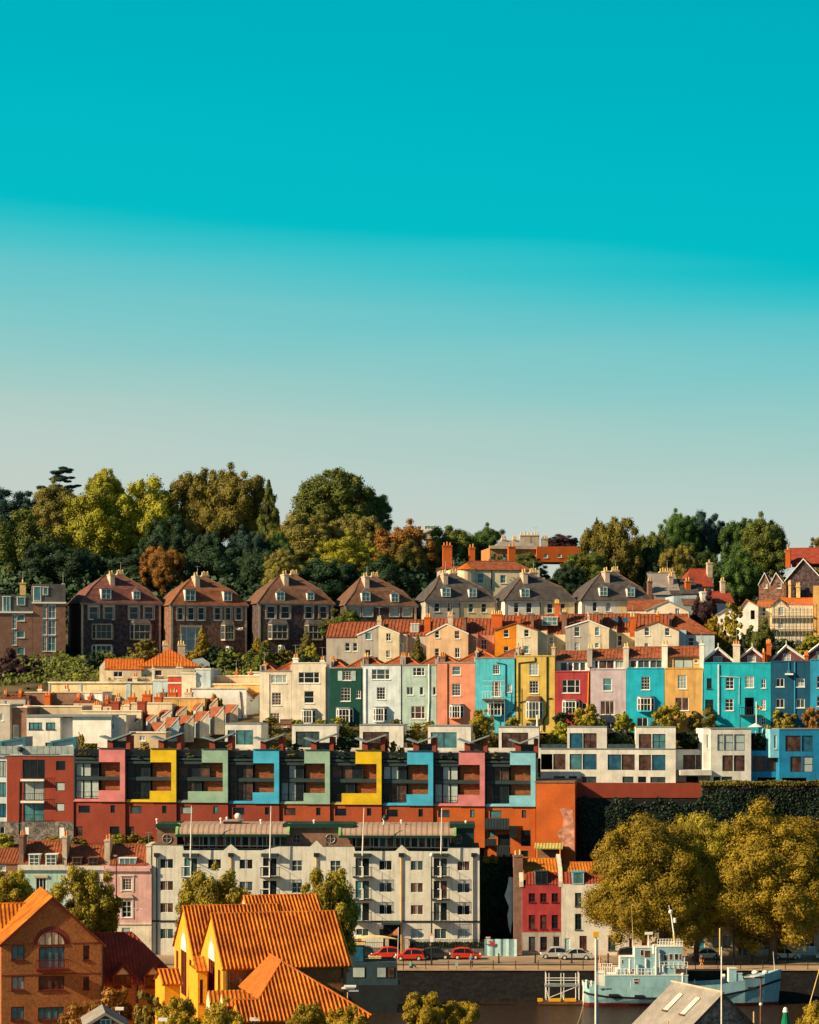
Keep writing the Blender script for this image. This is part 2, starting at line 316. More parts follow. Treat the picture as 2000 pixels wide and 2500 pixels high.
    def ridge(s, x0, x1, ye, yr, dep, m, rib=0, over=.25, d0=0, wallm=None, hipl=0, hipr=0, amp=.05, zr=None):
        """roof whose ridge runs along the facade: eave row ye at the front, ridge row yr seen at its real depth"""
        u0, ze = s.L(x0, ye, d0); u1, _ = s.L(x1, ye, d0); h = dep/2; z1 = s.L((x0+x1)/2, yr, d0+h)[1] if zr is None else zr
        rise = z1-ze; ln = sqrt(h*h+rise*rise); vf = Vector((0, h/ln, rise/ln)); vb = Vector((0, -h/ln, rise/ln)); q = M(); k = -over/ln*1.0
        o1 = over if not hipl else over; W_ = u1-u0
        def prof(a, b):  # a,b hip lengths at the left / right end
            pts = []
            if a > 0: pts += [(-over, k*ln, k*ln+.01), (a, k*ln, ln)]
            else: pts += [(-over, k*ln, ln)]
            if b > 0: pts += [(W_-b, k*ln, ln), (W_+over, k*ln, k*ln+.01)]
            else: pts += [(W_+over, k*ln, ln)]
            return pts
        q.sheet((u0, d0, ze), (1, 0, 0), vf, (0, -rise/ln, h/ln), prof(hipl, hipr), m, rib, amp)
        q.sheet((u0, d0+dep, ze), (1, 0, 0), vb, (0, rise/ln, h/ln), prof(hipl, hipr), m, 0)
        for hp, xx, sg in ((hipl, u0, 1), (hipr, u1, -1)):
            if hp > 0:
                l2 = sqrt(hp*hp+rise*rise); q.sheet((xx, d0, ze), (0, 1, 0), (sg*hp/l2, 0, rise/l2), (-sg*rise/l2, 0, hp/l2), [(-over, -over, -over+.01), (h, -over, l2), (dep+over, -over, -over+.01)], m, rib, amp)
            elif wallm: q.face([(xx, d0, ze), (xx, d0+dep, ze), (xx, d0+h, z1)], wallm)
        q.tube((u0+max(hipl, 0)-(over if not hipl else 0), d0+h, z1+.03), (u1-max(hipr, 0)+(over if not hipr else 0), d0+h, z1+.03), .11, m)
        return s.addroof(q)
    def chimney(s, px0, px1, pyt, pyb, d=2, m=None, pots=3, dep=.8, pm=None, parent=None):
        a = s.L(px0, pyb, d); b = s.L(px1, pyt, d); q = M(); m = m or BR['orb']; pm = pm or X['potb']
        q.box(a[0], b[0], d, d+dep, a[1]-1, b[1], m); q.box(a[0]-.08, b[0]+.08, d-.08, d+dep+.08, b[1]-.25, b[1]-.05, m)
        for i in range(pots):
            x = a[0]+(b[0]-a[0])*(i+.5)/pots; y = d+dep*.5; q.tube((x, y, b[1]-.01), (x, y, b[1]+.55+.12*(i % 2)), .17, pm, .13, 8)
        if s.rng.random() < .4:      # television aerial
            x = (a[0]+b[0])/2; z = b[1]+1.5+s.rng.random()*.6; q.tube((x, d+.1, b[1]-.3), (x, d+.1, z), .03, X['steel'], n=4); q.tube((x-.5, d+.1, z-.1), (x+.5, d+.1, z-.1), .02, X['steel'], n=4)
            for k in range(4): q.tube((x-.45+.3*k, d-.15, z-.1), (x-.45+.3*k, d+.35, z-.1), .015, X['steel'], n=4)
        return q.build('chimney', parent or s.roof or s.root)
    def dormer(s, px0, px1, pyt, pyb, d, dep=1.6, k='q', gable=False, m=None, rm=None, gl=None, fm=None, sidem=None):
        a = s.L(px0, pyb, d); b = s.L(px1, pyt, d); q = M(); m = m or X['wf']; u0, u1, z0, z1 = a[0], b[0], a[1], b[1]; g = (u1-u0)*.38 if gable else 0
        q.box(u0, u1, d+.02, d+dep, z0, z1-g, sidem or m)
        if gable:
            c = (u0+u1)/2; q.prism([(u0, z1-g), (u1, z1-g), (c, z1)], d+.021, d+dep+.3, m)
            for x in (u0-.1, u1+.1): q.face([(x, d-.12, z1-g-.05), (c, d-.12, z1+.06), (c, d+dep+.8, z1+.06), (x, d+dep+.8, z1-g-.05)], rm or T['tile'])
        else: q.box(u0-.08, u1+.08, d-.1, d+dep+.4, z1, z1+.1, rm or m)
        o = q.build('dormer', s.roof or s.root)
        wz0, wz1 = z0+.06, z1-g-.03; fm = fm or X['wf']; nx, ny = BARS.get(k, (1, 1)); gm = M(); gg = gl or s.rng.choice([G['md'], G['tl'], G['cu']])
        gm.box(u0+.12, u1-.12, d-.01, d+.018, wz0, wz1, gg)
        for i in range(nx+1): x = u0+.12+(u1-u0-.24)*i/nx; gm.box(x-.03, x+.03, d-.04, d-.012, wz0, wz1, fm)
        for j in range(ny+1): z = wz0+(wz1-wz0)*j/ny; gm.box(u0+.12, u1-.12, d-.035, d-.014, z-.03, z+.03, fm)
        gm.build('window', s.roof or s.root)
    def bay(s, px0, px1, pyt, pyb, k='t', fm=None, roofm=None, gl=None, out=.7, base=None, peak=0):
        a = s.L(px0, pyb); b = s.L(px1, pyt); fm = fm or X['wf']; u0, u1, z0, z1 = a[0], b[0], a[1], b[1]; c = min(.45, (u1-u0)*.22)
        pl = lambda g: [(u0-g, .01), (u0+c-g*.5, -out-g), (u1-c+g*.5, -out-g), (u1+g, .01)]
        q = M(); q.vprism(pl(0), z1-.22, z1, fm); q.vprism(pl(0), z0, z0+.25, base or fm)
        pr = pl(0)
        for (x, y) in pr: q.box(x-.09, x+.09, y-.02, y+.1, z0+.2, z1-.2, fm)
        x0, x1 = u0+c, u1-c; n = 3 if k in 'tg' else 2
        for i in range(1, n): x = x0+(x1-x0)*i/n; q.box(x-.03, x+.03, -out-.01, -out+.05, z0+.2, z1-.2, fm)
        zm = (z0+z1)/2
        for i in range(3): A, Bp = pr[i], pr[i+1]; q.tube((A[0], A[1], zm), (Bp[0], Bp[1], zm), .04, fm, n=4)
        o = q.build('bay_window', s.root)
        g = M(); gm = gl or s.rng.choice([G['dk'], G['md']]); pg = [(u0+.08, .0), (u0+c+.03, -out+.07), (u1-c-.03, -out+.07), (u1-.08, .0)]
        for i in range(3): A, Bp = pg[i], pg[i+1]; g.face([(A[0], A[1], z0+.2), (Bp[0], Bp[1], z0+.2), (Bp[0], Bp[1], z1-.2), (A[0], A[1], z1-.2)], gm)
        g.build('pane', o)
        r = M(); rm = roofm or T['lead']
        if peak: 
            po = pl(.15); t = [(u0+.2, 0.01), (u0+c+.1, -.25), (u1-c-.1, -.25), (u1-.2, 0.01)]
            for i in range(3): r.face([(po[i][0], po[i][1], z1+.003), (po[i+1][0], po[i+1][1], z1+.003), (t[i+1][0], t[i+1][1], z1+peak), (t[i][0], t[i][1], z1+peak)], rm)
        else: r.vprism(pl(.12), z1+.003, z1+.13, rm)
        r.build('bay_roof', o)
    def pipe(s, pts, r=.06, m=None, y=-.09, name='drainpipe'):
        q = M(); m = m or X['black']; L = [s.L(*p) for p in pts]
        for a, b in zip(L[:-1], L[1:]): q.tube((a[0], y, a[1]), (b[0], y, b[1]), r, m, n=5)
        q.build(name, s.root)
# ---------------------------------------------------------------- the setting
PROF = [(60, 0), (246, 0), (246.4, -6.5), (303, -6.5), (303.4, -.03), (331, -.03), (333.5, 0.5), (345, 1), (346, 21.6), (354, 21.9), (362, 28), (366, 29.4), (384, 36), (400, 40), (420, 44), (450, 51), (480, 56), (520, 58), (700, 40), (1200, 0), (6000, -20)]
def gz(Y): return terp(PROF, Y)
gm_ = mat('garden_soil_grass', (.06, .055, .022), var=.4, grain=.4, scale=.3, c2=(.10, .07, .035))
q = M(); XS = [-3000, -900, -400]+list(range(-300, 301, 15))+[400, 900, 3000]; rr = random.Random(3)
ys = [p[0] for p in PROF]; hh = {}
for i, y in enumerate(ys):
    for j, x in enumerate(XS): hh[i, j] = gz(y)+(rr.uniform(-.3, .3) if y > 365 else 0)
vid = {}
for (i, j), h in hh.items(): vid[i, j] = len(q.v); q.v.append((XS[j], ys[i], h))
for i in range(len(ys)-1):
    for j in range(len(XS)-1): q.f.append((vid[i, j], vid[i, j+1], vid[i+1, j+1], vid[i+1, j])); q.mi.append(q.slot(gm_))
struct('ground', q)
wm = bpy.data.materials.new('harbour_water'); wm.use_nodes = True; t = wm.node_tree; bs = t.nodes['Principled BSDF']
bs.inputs['Base Color'].default_value = (.035, .022, .014, 1); bs.inputs['Roughness'].default_value = .12; bs.inputs['IOR'].default_value = 1.33
g0 = t.nodes.new('ShaderNodeNewGeometry'); m0 = t.nodes.new('ShaderNodeMapping'); m0.inputs['Scale'].default_value = (1, 1.6, 1); t.links.new(g0.outputs['Position'], m0.inputs[0])
n0 = t.nodes.new('ShaderNodeTexNoise'); n0.inputs['Scale'].default_value = 1.6; n0.inputs['Detail'].default_value = 5; t.links.new(m0.outputs[0], n0.inputs['Vector'])
b0 = t.nodes.new('ShaderNodeBump'); b0.inputs['Strength'].default_value = .9; b0.inputs['Distance'].default_value = .3; t.links.new(n0.outputs['Fac'], b0.inputs['Height']); t.links.new(b0.outputs[0], bs.inputs['Normal'])
q = M(); q.face([(-300, 246.3, -4), (300, 246.3, -4), (300, 302.9, -4), (-300, 302.9, -4)], wm); struct('water', q)
QW = mat('quay_wall_stone', (.013, .012, .014), var=.4, grain=.5, scale=.8, stretch=3, gs=3)
q = M(); q.box(-300, 300, 301.5, 303.5, -6.4, -.12, QW); struct('quay_wall', q)
COB = mat('quay_paving', (.40, .27, .17), var=.15, grain=.15, scale=.5); RD = mat('road_surface', (.30, .22, .16), var=.15, grain=.12, scale=.3); KB = mat('kerb_stone', (.45, .33, .22), var=.1)
q = M(); q.box(-300, 300, 301.35, 305.6, -.12, 0, COB); struct('quay_pavement', q)
q = M(); q.box(-300, 300, 305.6, 305.9, -.12, .02, KB); q.box(-300, 300, 315.8, 316.05, -.12, .12, KB); struct('kerb', q)
q = M(); q.box(-300, 300, 305.9, 308.3, -.12, -.06, mat('dark_edge_strip', (.10, .07, .05), var=.3, grain=.4)); struct('dark_strip', q)  # darker strip between the kerb and the road
q = M(); q.box(-300, 300, 308.3, 315.8, -.12, -.02, RD); struct('road', q)
q = M(); q.box(-300, 300, 316.05, 331, -.12, .1, COB); struct('pavement', q)
# ---------------------------------------------------------------- leaves
def crown_mesh(name, kind, seed, nleaf, leaf, nb=34, core=.72):
    rg = np.random.default_rng(seed); V = []; Fc = []
    blobs = []
    if kind == 'round':
        ph = rg.uniform(0, 6.28, 4)
        for i in range(nb):
            d = rg.normal(size=3); d /= np.linalg.norm(d)
            if d[2] < -.45: d[2] *= .5; d /= np.linalg.norm(d)
            a = np.arctan2(d[1], d[0]); lump = 1+.13*np.sin(2*a+ph[0]+1.5*d[2])+.10*np.sin(5*a+ph[1]-4*d[2])*np.cos(3*d[2]+ph[2]); r = rg.uniform(.11, .22)
            r = r*(.75 if i % 6 == 0 else 1); blobs.append((d*(1-r)*lump*(rg.uniform(.93, .99) if i % 6 == 0 else rg.uniform(.82, 1.0)), r))
        for i in range(nb//4):
            d = rg.normal(size=3); d /= np.linalg.norm(d); blobs.append((d*rg.uniform(.15, .58), rg.uniform(.26, .36)))
    elif kind == 'spray':      # ragged upright bush or twiggy tree
        for i in range(nb):
            a = rg.uniform(0, 2*pi); h = rg.uniform(-.9, .95); rad = rg.uniform(.15, .85)*sqrt(max(.05, 1-h*h*.8)); blobs.append((np.array([cos(a)*rad, sin(a)*rad, h]), rg.uniform(.10, .24)))
    elif kind == 'cone':
        for i in range(nb):
            h = rg.uniform(0, 1)**1.15; a = rg.uniform(0, 2*pi); rad = (1-h)*rg.uniform(.55, 1)*.95; blobs.append((np.array([cos(a)*rad, sin(a)*rad, h*2-1]), .07+.17*(1-h)))
    elif kind == 'cedar':
        for i in range(nb):
            lv = rg.integers(0, 6); h = -1+lv*.36; R_ = [.9, 1, .7, .78, .5, .42][lv]; a = rg.uniform(0, 2*pi); rad = R_*sqrt(rg.uniform(.02, 1)); blobs.append((np.array([cos(a)*rad, sin(a)*rad, h+rg.uniform(-.12, .12)]), rg.uniform(.16, .26)))
    w_ = np.array([b[1]**2 for b in blobs]); w_ /= w_.sum(); idx = rg.choice(len(blobs), nleaf, p=w_)
    C = np.array([b[0] for b in blobs])[idx]; Rr = np.array([b[1] for b in blobs])[idx]
    d = rg.normal(size=(nleaf, 3)); d /= np.linalg.norm(d, axis=1)[:, None]
    flat = np.array([1, 1, .3]) if kind == 'cedar' else np.array([1, 1, .85])
    rad = Rr*(.70+.42*rg.random(nleaf)**1.3); p = C+d*rad[:, None]*flat
    nrm = d+.38*rg.normal(size=(nleaf, 3))+.2*C; nrm /= np.linalg.norm(nrm, axis=1)[:, None]
    t = np.cross(nrm, rg.normal(size=(nleaf, 3))); t /= np.linalg.norm(t, axis=1)[:, None]; b = np.cross(nrm, t)
    s = (leaf*(.5+rg.random(nleaf)))[:, None]
    quad = np.stack([p-t*s, p+b*s*.6, p+t*s, p-b*s*.6], 1)
    V = quad.reshape(-1, 3).tolist(); Fc = [(4*i, 4*i+1, 4*i+2, 4*i+3) for i in range(nleaf)]
    for c, r in blobs:        # dense hearts of the clumps
        k = len(V); r2 = r*core; nn_ = 6
        V.append((c[0], c[1], c[2]-r2*flat[2]))
        for j in range(1, 4):
            for i in range(nn_):
                u = pi*j/4; a = 2*pi*(i+.5*j)/nn_; q_ = r2*(.8+.35*rg.random()); V.append((c[0]+q_*cos(a)*sin(u), c[1]+q_*sin(a)*sin(u), c[2]-q_*cos(u)*flat[2]))
        V.append((c[0], c[1], c[2]+r2*flat[2]))
        for i in range(nn_):
            j = (i+1) % nn_; Fc.append((k, k+1+j, k+1+i))
            for L_ in (0, 1): o = k+1+nn_*L_; Fc.append((o+i, o+j, o+nn_+j, o+nn_+i))
            o = k+1+nn_*2; Fc.append((o+i, o+j, k+1+nn_*3))
    V = np.array(V); L_ = V[:4*nleaf]; ex = np.percentile(np.hypot(L_[:, 0], L_[:, 1]), 97); lo, hi = np.percentile(L_[:, 2], [.7, 99.8])
    V[:, :2] /= ex; V[:, 2] = (V[:, 2]-lo)/(hi-lo)*2-1
    me = bpy.data.meshes.new(name); me.from_pydata(V.tolist(), [], Fc); me.update(); return me
BASE = {}
def base(kind, m, size):
    key = (kind, size, base.n % (3 if kind == 'round' else 2)); base.n += 1
    if key not in BASE:
        nl, lf, nb, co = dict(big=(48000, .020, 95, .72), mid=(14000, .038, 46, .72), bush=(4200, .07, 26, .68), plane=(150000, .0135, 170, .60), near=(42000, .025, 90, .6), twig=(3000, .07, 40, .3))[size]
        if kind == 'cone': nb *= 2
        if kind == 'cedar': nb = 60
        me = crown_mesh(kind+'_crown_'+size, kind, 11+len(BASE)*5, nl, lf, nb, co); me.materials.append(None); BASE[key] = me
    return BASE[key]
def crown(m, me):
    cr = bpy.data.objects.new('crown', me); COL.objects.link(cr); cr.material_slots[0].link = 'OBJECT'; cr.material_slots[0].material = LF[m]; return cr
base.n = 0
def tree(x0, y0, x1, y1, Y, m, label, cat='tree', kind='round', size='big', name=None, group=None, zb=None, dy=None, trunk=True, tw=1):
    """crown fills the photo box x0..x1, y0..y1 at distance Y; the trunk stands on the ground there"""
    a = W(x0, y1, Y); b = W(x1, y0, Y); rx = (b.x-a.x)/2; rz = (b.z-a.z)/2; rz = min(rz, rx*1.22) if kind == 'round' and size == 'big' else rz; c = Vector(((a.x+b.x)/2, Y, b.z-rz)); zb = gz(Y)-.2 if zb is None else zb
    zb = min(zb, c.z-rz*.3); rnd = random.Random(int(x0*3+y0))
    name = name or dict(round='broadleaf_tree', cone='conifer_tree', cedar='cedar_tree', spray='twiggy_tree')[kind]
    root = empty(name, (c.x, Y, zb)); tag(root, label, cat, group)
    me = base(kind, m, size)
    cr = crown(m, me); cr.parent = root; cr.location = (0, 0, c.z-zb)
    cr.scale = (rx, dy or rx*.9, rz); 
    if kind == 'round': cr.rotation_euler = (0, 0, rnd.uniform(0, 6.28))
    if kind == 'round': cr.scale = (rx, rx, rz)
    if trunk:
        H = c.z-zb; q = M(); r = (.07*rx+.05)*tw; top = H+rz*.35
        q.tube((0, 0, 0), (.02*rx, 0, H*.55), r*1.25, BARK, r*.85, 8); q.tube((.02*rx, 0, H*.55), (-.03*rx, 0, top), r*.85, BARK, r*.25, 7)
        for i in range(6):
            an = rnd.uniform(0, 6.28); h0 = H*.5+(top-H*.5)*i/7; q.tube((0, 0, h0), (cos(an)*rx*.6, sin(an)*rx*.6, h0+rz*rnd.uniform(.3, .7)), r*.45, BARK, r*.1, 5)
        q.build('trunk', root)
    return root
def shrub(x0, y0, x1, y1, Y, m, label, kind='round', cat='shrub', name='garden_shrub', size='bush', group='shrubs in the hillside gardens', **k):
    return tree(x0, y0, x1, y1, Y, m, label, cat, kind, size, name, group, zb=W(0, y1, Y).z-.3, **k)

# ---------------------------------------------------------------- trees along the top of the hill
g = 'trees along the top of the hill'
TR = [ # x0,y0,x1,y1,Y,leaf,kind,label
 (-70, 1195, 108, 1330, 505, 'teal', 'round', 'dark bluish tree at the far left edge of the ridge, lowest skyline crown there'),
 (92, 1140, 200, 1262, 520, 'teal', 'cedar', 'dark flat-layered cedar rising behind the far left crowns, tallest point at the left'),
 (66, 1180, 205, 1330, 490, 'tan', 'round', 'pale olive tree directly in front of the layered cedar'),
 (-70, 1250, 140, 1455, 462, 'olive', 'round', 'wide olive-brown tree at the left edge above the flat-roofed brick block'),
 (205, 1148, 305, 1290, 476, 'lime', 'round', 'narrow yellow-green treetop standing up from the brightest crown on the left'),
 (140, 1185, 330, 1420, 470, 'lime', 'round', 'broad bright yellow-green tree, left half of the sunniest clump'),
 (270, 1168, 448, 1400, 474, 'lime', 'round', 'bright yellow-green domed tree, right half of the sunniest clump'),
 (420, 1148, 560, 1440, 478, 'rust', 'round', 'tall dark tree with brownish lit top, left one of the twin giants'),
 (500, 1143, 660, 1450, 474, 'rust', 'round', 'tall dark tree with orange-green top, right one of the twin giants'),
 (600, 1178, 712, 1410, 470, 'olive', 'cone', 'ragged dark green conifer between the twin giant trees and the big skyline oak'),
 (712, 1146, 925, 1330, 488, 'olive', 'round', 'big domed skyline oak with dark right side above the third villa'),
 (815, 1195, 960, 1330, 492, 'green', 'round', 'dark green crown forming the right shoulder of the big skyline oak'),
 (655, 1252, 830, 1400, 466, 'tan', 'round', 'low tan-green tree under the left side of the skyline oak'),
 (790, 1262, 930, 1400, 468, 'tan', 'round', 'low tan-green tree under the right side of the skyline oak'),
 (758, 1306, 932, 1440, 448, 'lime', 'round', 'round smooth yellow-green tree between third and fourth villa roofs'),
 (636, 1342, 742, 1450, 440, 'tan', 'round', 'small tan leafed tree just above the third villa roof'),
 (346, 1336, 446, 1440, 440, 'orange', 'round', 'small orange-tinted tree glowing between first and second villa roofs'),
 (905, 1278, 1065, 1440, 462, 'orange', 'round', 'orange-brown tree left of the tall brick chimney'),
 (935, 1320, 1040, 1450, 452, 'rust', 'round', 'rust green tree touching the roof of the fifth villa'),
 (1040, 1287, 1170, 1400, 500, 'olive', 'round', 'hazy olive tree between the tall brick chimneys'),
 (1145, 1283, 1242, 1400, 505, 'green', 'round', 'dark green tree left of the orange-walled mansion'),
 (1335, 1305, 1412, 1345, 520, 'purple', 'round', 'small dark purple treetop behind the orange-walled mansion'),
 (1425, 1268, 1562, 1450, 452, 'rust', 'round', 'tall rust and green tree right of the orange-walled mansion'),
 (1372, 1345, 1500, 1450, 440, 'olive', 'round', 'olive tree low beside the seventh villa roof'),
 (1440, 1264, 1475, 1330, 458, 'olive', 'cone', 'narrow pointed treetop right of the mansion'),
 (1538, 1302, 1640, 1430, 470, 'olive', 'round', 'low olive tree left of the pair of tall skyline crowns on the right'),
 (1610, 1249, 1705, 1420, 478, 'green', 'round', 'tall green tree, left of the pair of tall skyline crowns on the right'),
 (1676, 1250, 1770, 1420, 482, 'teal', 'round', 'tall blue-green tree, right of the pair of tall skyline crowns on the right'),
 (1762, 1268, 1860, 1430, 478, 'green', 'round', 'green tree whose left side stands lowest in the far right skyline group'),
 (1800, 1262, 1930, 1440, 474, 'olive', 'round', 'large domed olive tree left of the gothic brick house'),
 (1742, 1346, 1856, 1480, 436, 'green', 'round', 'bright round green tree behind the rooftops left of the gothic brick house'),
 (1612, 1334, 1700, 1440, 450, 'rust', 'round', 'brownish tree behind the villa with the long yellow chimney'),
 (1975, 1303, 2045, 1420, 505, 'tan', 'round', 'faint treetop at the right edge of the skyline'),
 (350, 1262, 480, 1420, 455, 'dark', 'round', 'dark tree in the dip between the sunniest crown and the twin giants'),
 (455, 1300, 560, 1440, 452, 'dark', 'round', 'dark tree under the left twin giant'),
 (545, 1290, 660, 1440, 453, 'teal', 'round', 'blue-green tree under the right twin giant'),
 (640, 1300, 720, 1430, 455, 'green', 'round', 'green tree at the foot of the ragged conifer'),
 (1560, 1330, 1640, 1440, 452, 'dark', 'round', 'dark tree left of the brownish tree on the right hill'),
 (1690, 1340, 1760, 1450, 455, 'green', 'round', 'green tree filling the gap beneath the right skyline pair'),
 (1240, 1352, 1330, 1420, 462, 'olive', 'round', 'olive tree below the sunlit orange mansion wing'),
 (60, 1330, 260, 1470, 448, 'dark', 'round', 'dark green tree behind the roof of the first villa, left side'),
 (230, 1350, 420, 1480, 446, 'dark', 'round', 'dark green tree in the gap between first and second villa'),
 (420, 1330, 620, 1480, 446, 'dark', 'round', 'black-green tree behind the second villa roof'),
 (560, 1340, 700, 1480, 444, 'dark', 'round', 'black-green tree in the gap between second and third villa'),
 (700, 1360, 880, 1490, 441, 'dark', 'round', 'dark tree in the gap between third and fourth villa'),
 (860, 1370, 1010, 1490, 441, 'dark', 'round', 'dark tree behind the fourth villa chimney'),
 (1190, 1380, 1340, 1490, 432, 'dark', 'round', 'dark tree right of the cream curved house'),
 (1340, 1375, 1440, 1480, 430, 'dark', 'round', 'dark tree between sixth and seventh villa roofs'),
]
for t_ in TR:
    gr = 1.0 if t_[6] != 'round' else 1.08; c_ = (t_[0]+t_[2])/2; hw = (t_[2]-t_[0])/2*gr; t_ = (c_-hw, t_[1], c_+hw)+t_[3:]
    tree(*t_[:6], t_[7], kind=t_[6], group=g, size='big')
hedge_m = LF['dark']
def ground_cover(name, label, x0, x1, Y0, Y1, z0, z1, m, n, leaf, kind='stuff', seed=1, zf=None):
    rg = np.random.default_rng(seed); X_ = rg.uniform(x0, x1, n); Y_ = rg.uniform(Y0, Y1, n); tt = rg.random(n)
    if zf is None: Z_ = z0+(z1-z0)*tt
    else: Z_ = np.array([zf(a) for a in Y_])+z0+(z1-z0)*tt*(.5+.5*np.sin(X_*1.3+Y_)*np.cos(X_*.37))
    p = np.stack([X_, Y_, Z_], 1); nr = rg.normal(size=(n, 3))*.7+np.array([-.2, -.9, .6]); nr /= np.linalg.norm(nr, axis=1)[:, None]
    t = np.cross(nr, rg.normal(size=(n, 3))); t /= np.linalg.norm(t, axis=1)[:, None]; b = np.cross(nr, t); s = (leaf*(.5+rg.random(n)))[:, None]
    qd = np.stack([p-t*s, p+b*s*.7, p+t*s, p-b*s*.7], 1).reshape(-1, 3)
    me = bpy.data.meshes.new(name); me.from_pydata(qd.tolist(), [], [(4*i, 4*i+1, 4*i+2, 4*i+3) for i in range(n)]); me.materials.append(m); me.update()
    o = bpy.data.objects.new(name, me); COL.objects.link(o); return tag(o, label, 'plants', kind=kind)
ground_cover('undergrowth', 'dark wooded undergrowth covering the upper hillside behind the villas', -95, 95, 425, 500, -.2, 3.5, LF['dark'], 26000, .55, zf=gz, seed=4)
ground_cover('woodland', 'continuous dark woodland filling the hillside between the ridge trees and the villas', -90, 20, 436, 470, 1, 9, LF['dark'], 40000, .5, zf=gz, seed=14)
ground_cover('garden_plants', 'mixed low garden plants between the white flats and the coloured terrace', -26, 66, 353, 366, 0, 1.3, LF['rust'], 16000, .16, zf=gz, seed=5)
ground_cover('scrub', 'dark scrub on the slope past the right edge of the photographed hill', 66, 125, 346, 424, 0, 3.5, LF['olive'], 40000, .4, zf=gz, seed=8)
ground_cover('hillside_plants', 'low green plants on the slope below the big villas', -66, 20, 384, 402, 0, 2.0, LF['olive'], 16000, .28, zf=gz, seed=6)
# ================================================================ big villas on the hill
GV = 'big stone villas in a row near the hilltop'
def villa(i, xl, xr, ye, yb, xap0, xap1, yap, yaw, mats, wins, dorm, label, bays=(), xside=None, rm='tileb', skyl=(), pipes=()):
    Y = 405; b = B('stone_villa', label, 'house', xl, yb, Y, yaw, GV); dep = 11
    n = len(mats); xs = [xl+(xr-xl)*k/n for k in range(n+1)] if not isinstance(mats[0], tuple) else None
    if xs is None: xs = [xl]+[m[1] for m in mats]; mats = [m[0] for m in mats]
    for k, m in enumerate(mats):
        ww = [w_ for w_ in wins if xs[k] <= w_[0] < xs[k+1]]
        b.wall(xs[k]+(.3 if k else 0), xs[k+1], ye, yb, dep, m, ww, fm=X['wf'])
        if m in (BR['stone'], BR['stoneb']):
            for w_ in ww:
                q = M(); u0, z0 = b.L(w_[0], w_[3]); u1, z1 = b.L(w_[2], w_[1])
                q.box(u0-.28, u0-.09, -.06, .003, z0-.1, z1+.3, BR['dress']); q.box(u1+.09, u1+.28, -.06, .003, z0-.1, z1+.3, BR['dress']); q.box(u0-.09, u1+.09, -.06, .003, z1+.0, z1+.3, BR['dress'])
                q.build('window_surround', b.root)
    u0, ze = b.L(xl, ye); u1, _ = b.L(xr, ye); q = M()
    for u in (u0, u1): q.box(u-.06 if u == u0 else u-.3, u+.3 if u == u0 else u+.06, -.05, .002, 0, ze, BR['dress'])
    q.box(u0-.3, u1+.3, -.3, .01, ze-.25, ze+.05, T['lead']); q.build('eaves_board', b.root)
    # mansard-like hip roof in two pitches with its ridge along the middle
    ua, za = b.L(xap0, yap, dep*.5); ub, _ = b.L(xap1, yap, dep*.5); m = T[rm]; q = M(); zm = ze+(za-ze)*.50; o = .35
    def ring(x0, x1, y0, y1, z): return [(x0, y0, z), (x1, y0, z), (x1, y1, z), (x0, y1, z)]
    r0 = ring(u0-o, u1+o, -o, dep+o, ze); ins = 1.5; r1 = ring(u0+ins*1.25, u1-ins*1.25, ins*.9, dep-ins*.9, zm); r2 = ring(ua, ub, dep*.5-.01, dep*.5+.01, za)
    for a, c in ((r0, r1), (r1, r2)):
        for k in range(4): q.face([a[k], a[(k+1) % 4], c[(k+1) % 4], c[k]], m)
    rf = b.addroof(q)
    hm = X['potb']; q = M()
    for k in (0, 1): q.tube(r0[k], r1[k], .10, T['tileb'], n=5); q.tube(r1[k], r2[k], .10, T['tileb'], n=5)
    q.build('ridge_tiles', rf)
    cx = (xap0+xap1)/2
    b.chimney(cx-8, cx+3, yap-3, yap+25, 2.2, BR['dress'], 2, 2.6); b.chimney(cx+9, cx+26, yap-4, yap+14, dep*.5, BR['dress'], 4, 1.0, X['potb'])
    for d in dorm: b.dormer(*d[:4], -.05, 2.4, d[4] if len(d) > 4 else 'q', gable=d[5] if len(d) > 5 else False, m=X['wf'], rm=T[rm], gl=G['tl'])
    if skyl:
        q = M()
        for (sx, sz) in skyl: q.box(u0+sx, u0+sx+.9, 2, 2.1, zm, zm+.1, X['steel'])
    for (x0, y0, x1, y1, k, rfc) in bays: b.bay(x0, x1, y0, y1, k, fm=BR['dress'] if rfc else X['wf'], roofm=T['slate'], gl=G['md'], out=1.0, peak=.8 if rfc else 0)
    for px in pipes: b.pipe([(px, ye), (px, yb)], .07)
    return b
def row(xs, y0, y1, k='s', gl=None): return [(a, y0, b_, y1, k, gl) for a, b_ in xs]
S1, S2 = BR['stone'], BR['stoneb']
villa(1, 199, 392, 1472, 1625, 255, 300, 1404, 20, [S1], row([(218, 240), (255, 277), (316, 338), (353, 374)], 1481, 1512, 's', 'md'), [(247, 272, 1438, 1463), (325, 343, 1437, 1463, 'q', True)],
      'dark rubble stone villa with two tall bay windows, leftmost of the hilltop villas', [(225, 1523, 276, 1562, 't', 1), (318, 1523, 370, 1563, 't', 1), (225, 1574, 275, 1604, 't', 0)], rm='tilep')
villa(2, 418, 602, 1477, 1630, 470, 500, 1408, 19, [S2], row([(434, 447), (459, 474), (484, 499), (524, 539), (551, 564), (576, 590)], 1483, 1514, 's', 'dk')+[(444, 1531, 490, 1590, 't', 'cu')],
      [(452, 478, 1440, 1467), (546, 567, 1444, 1467)], 'reddish-brown rubble stone villa with a wide white glazed opening low on its left', [(540, 1525, 574, 1564, 't', 1), (552, 1578, 568, 1600, 's', 0)], rm='tiler')
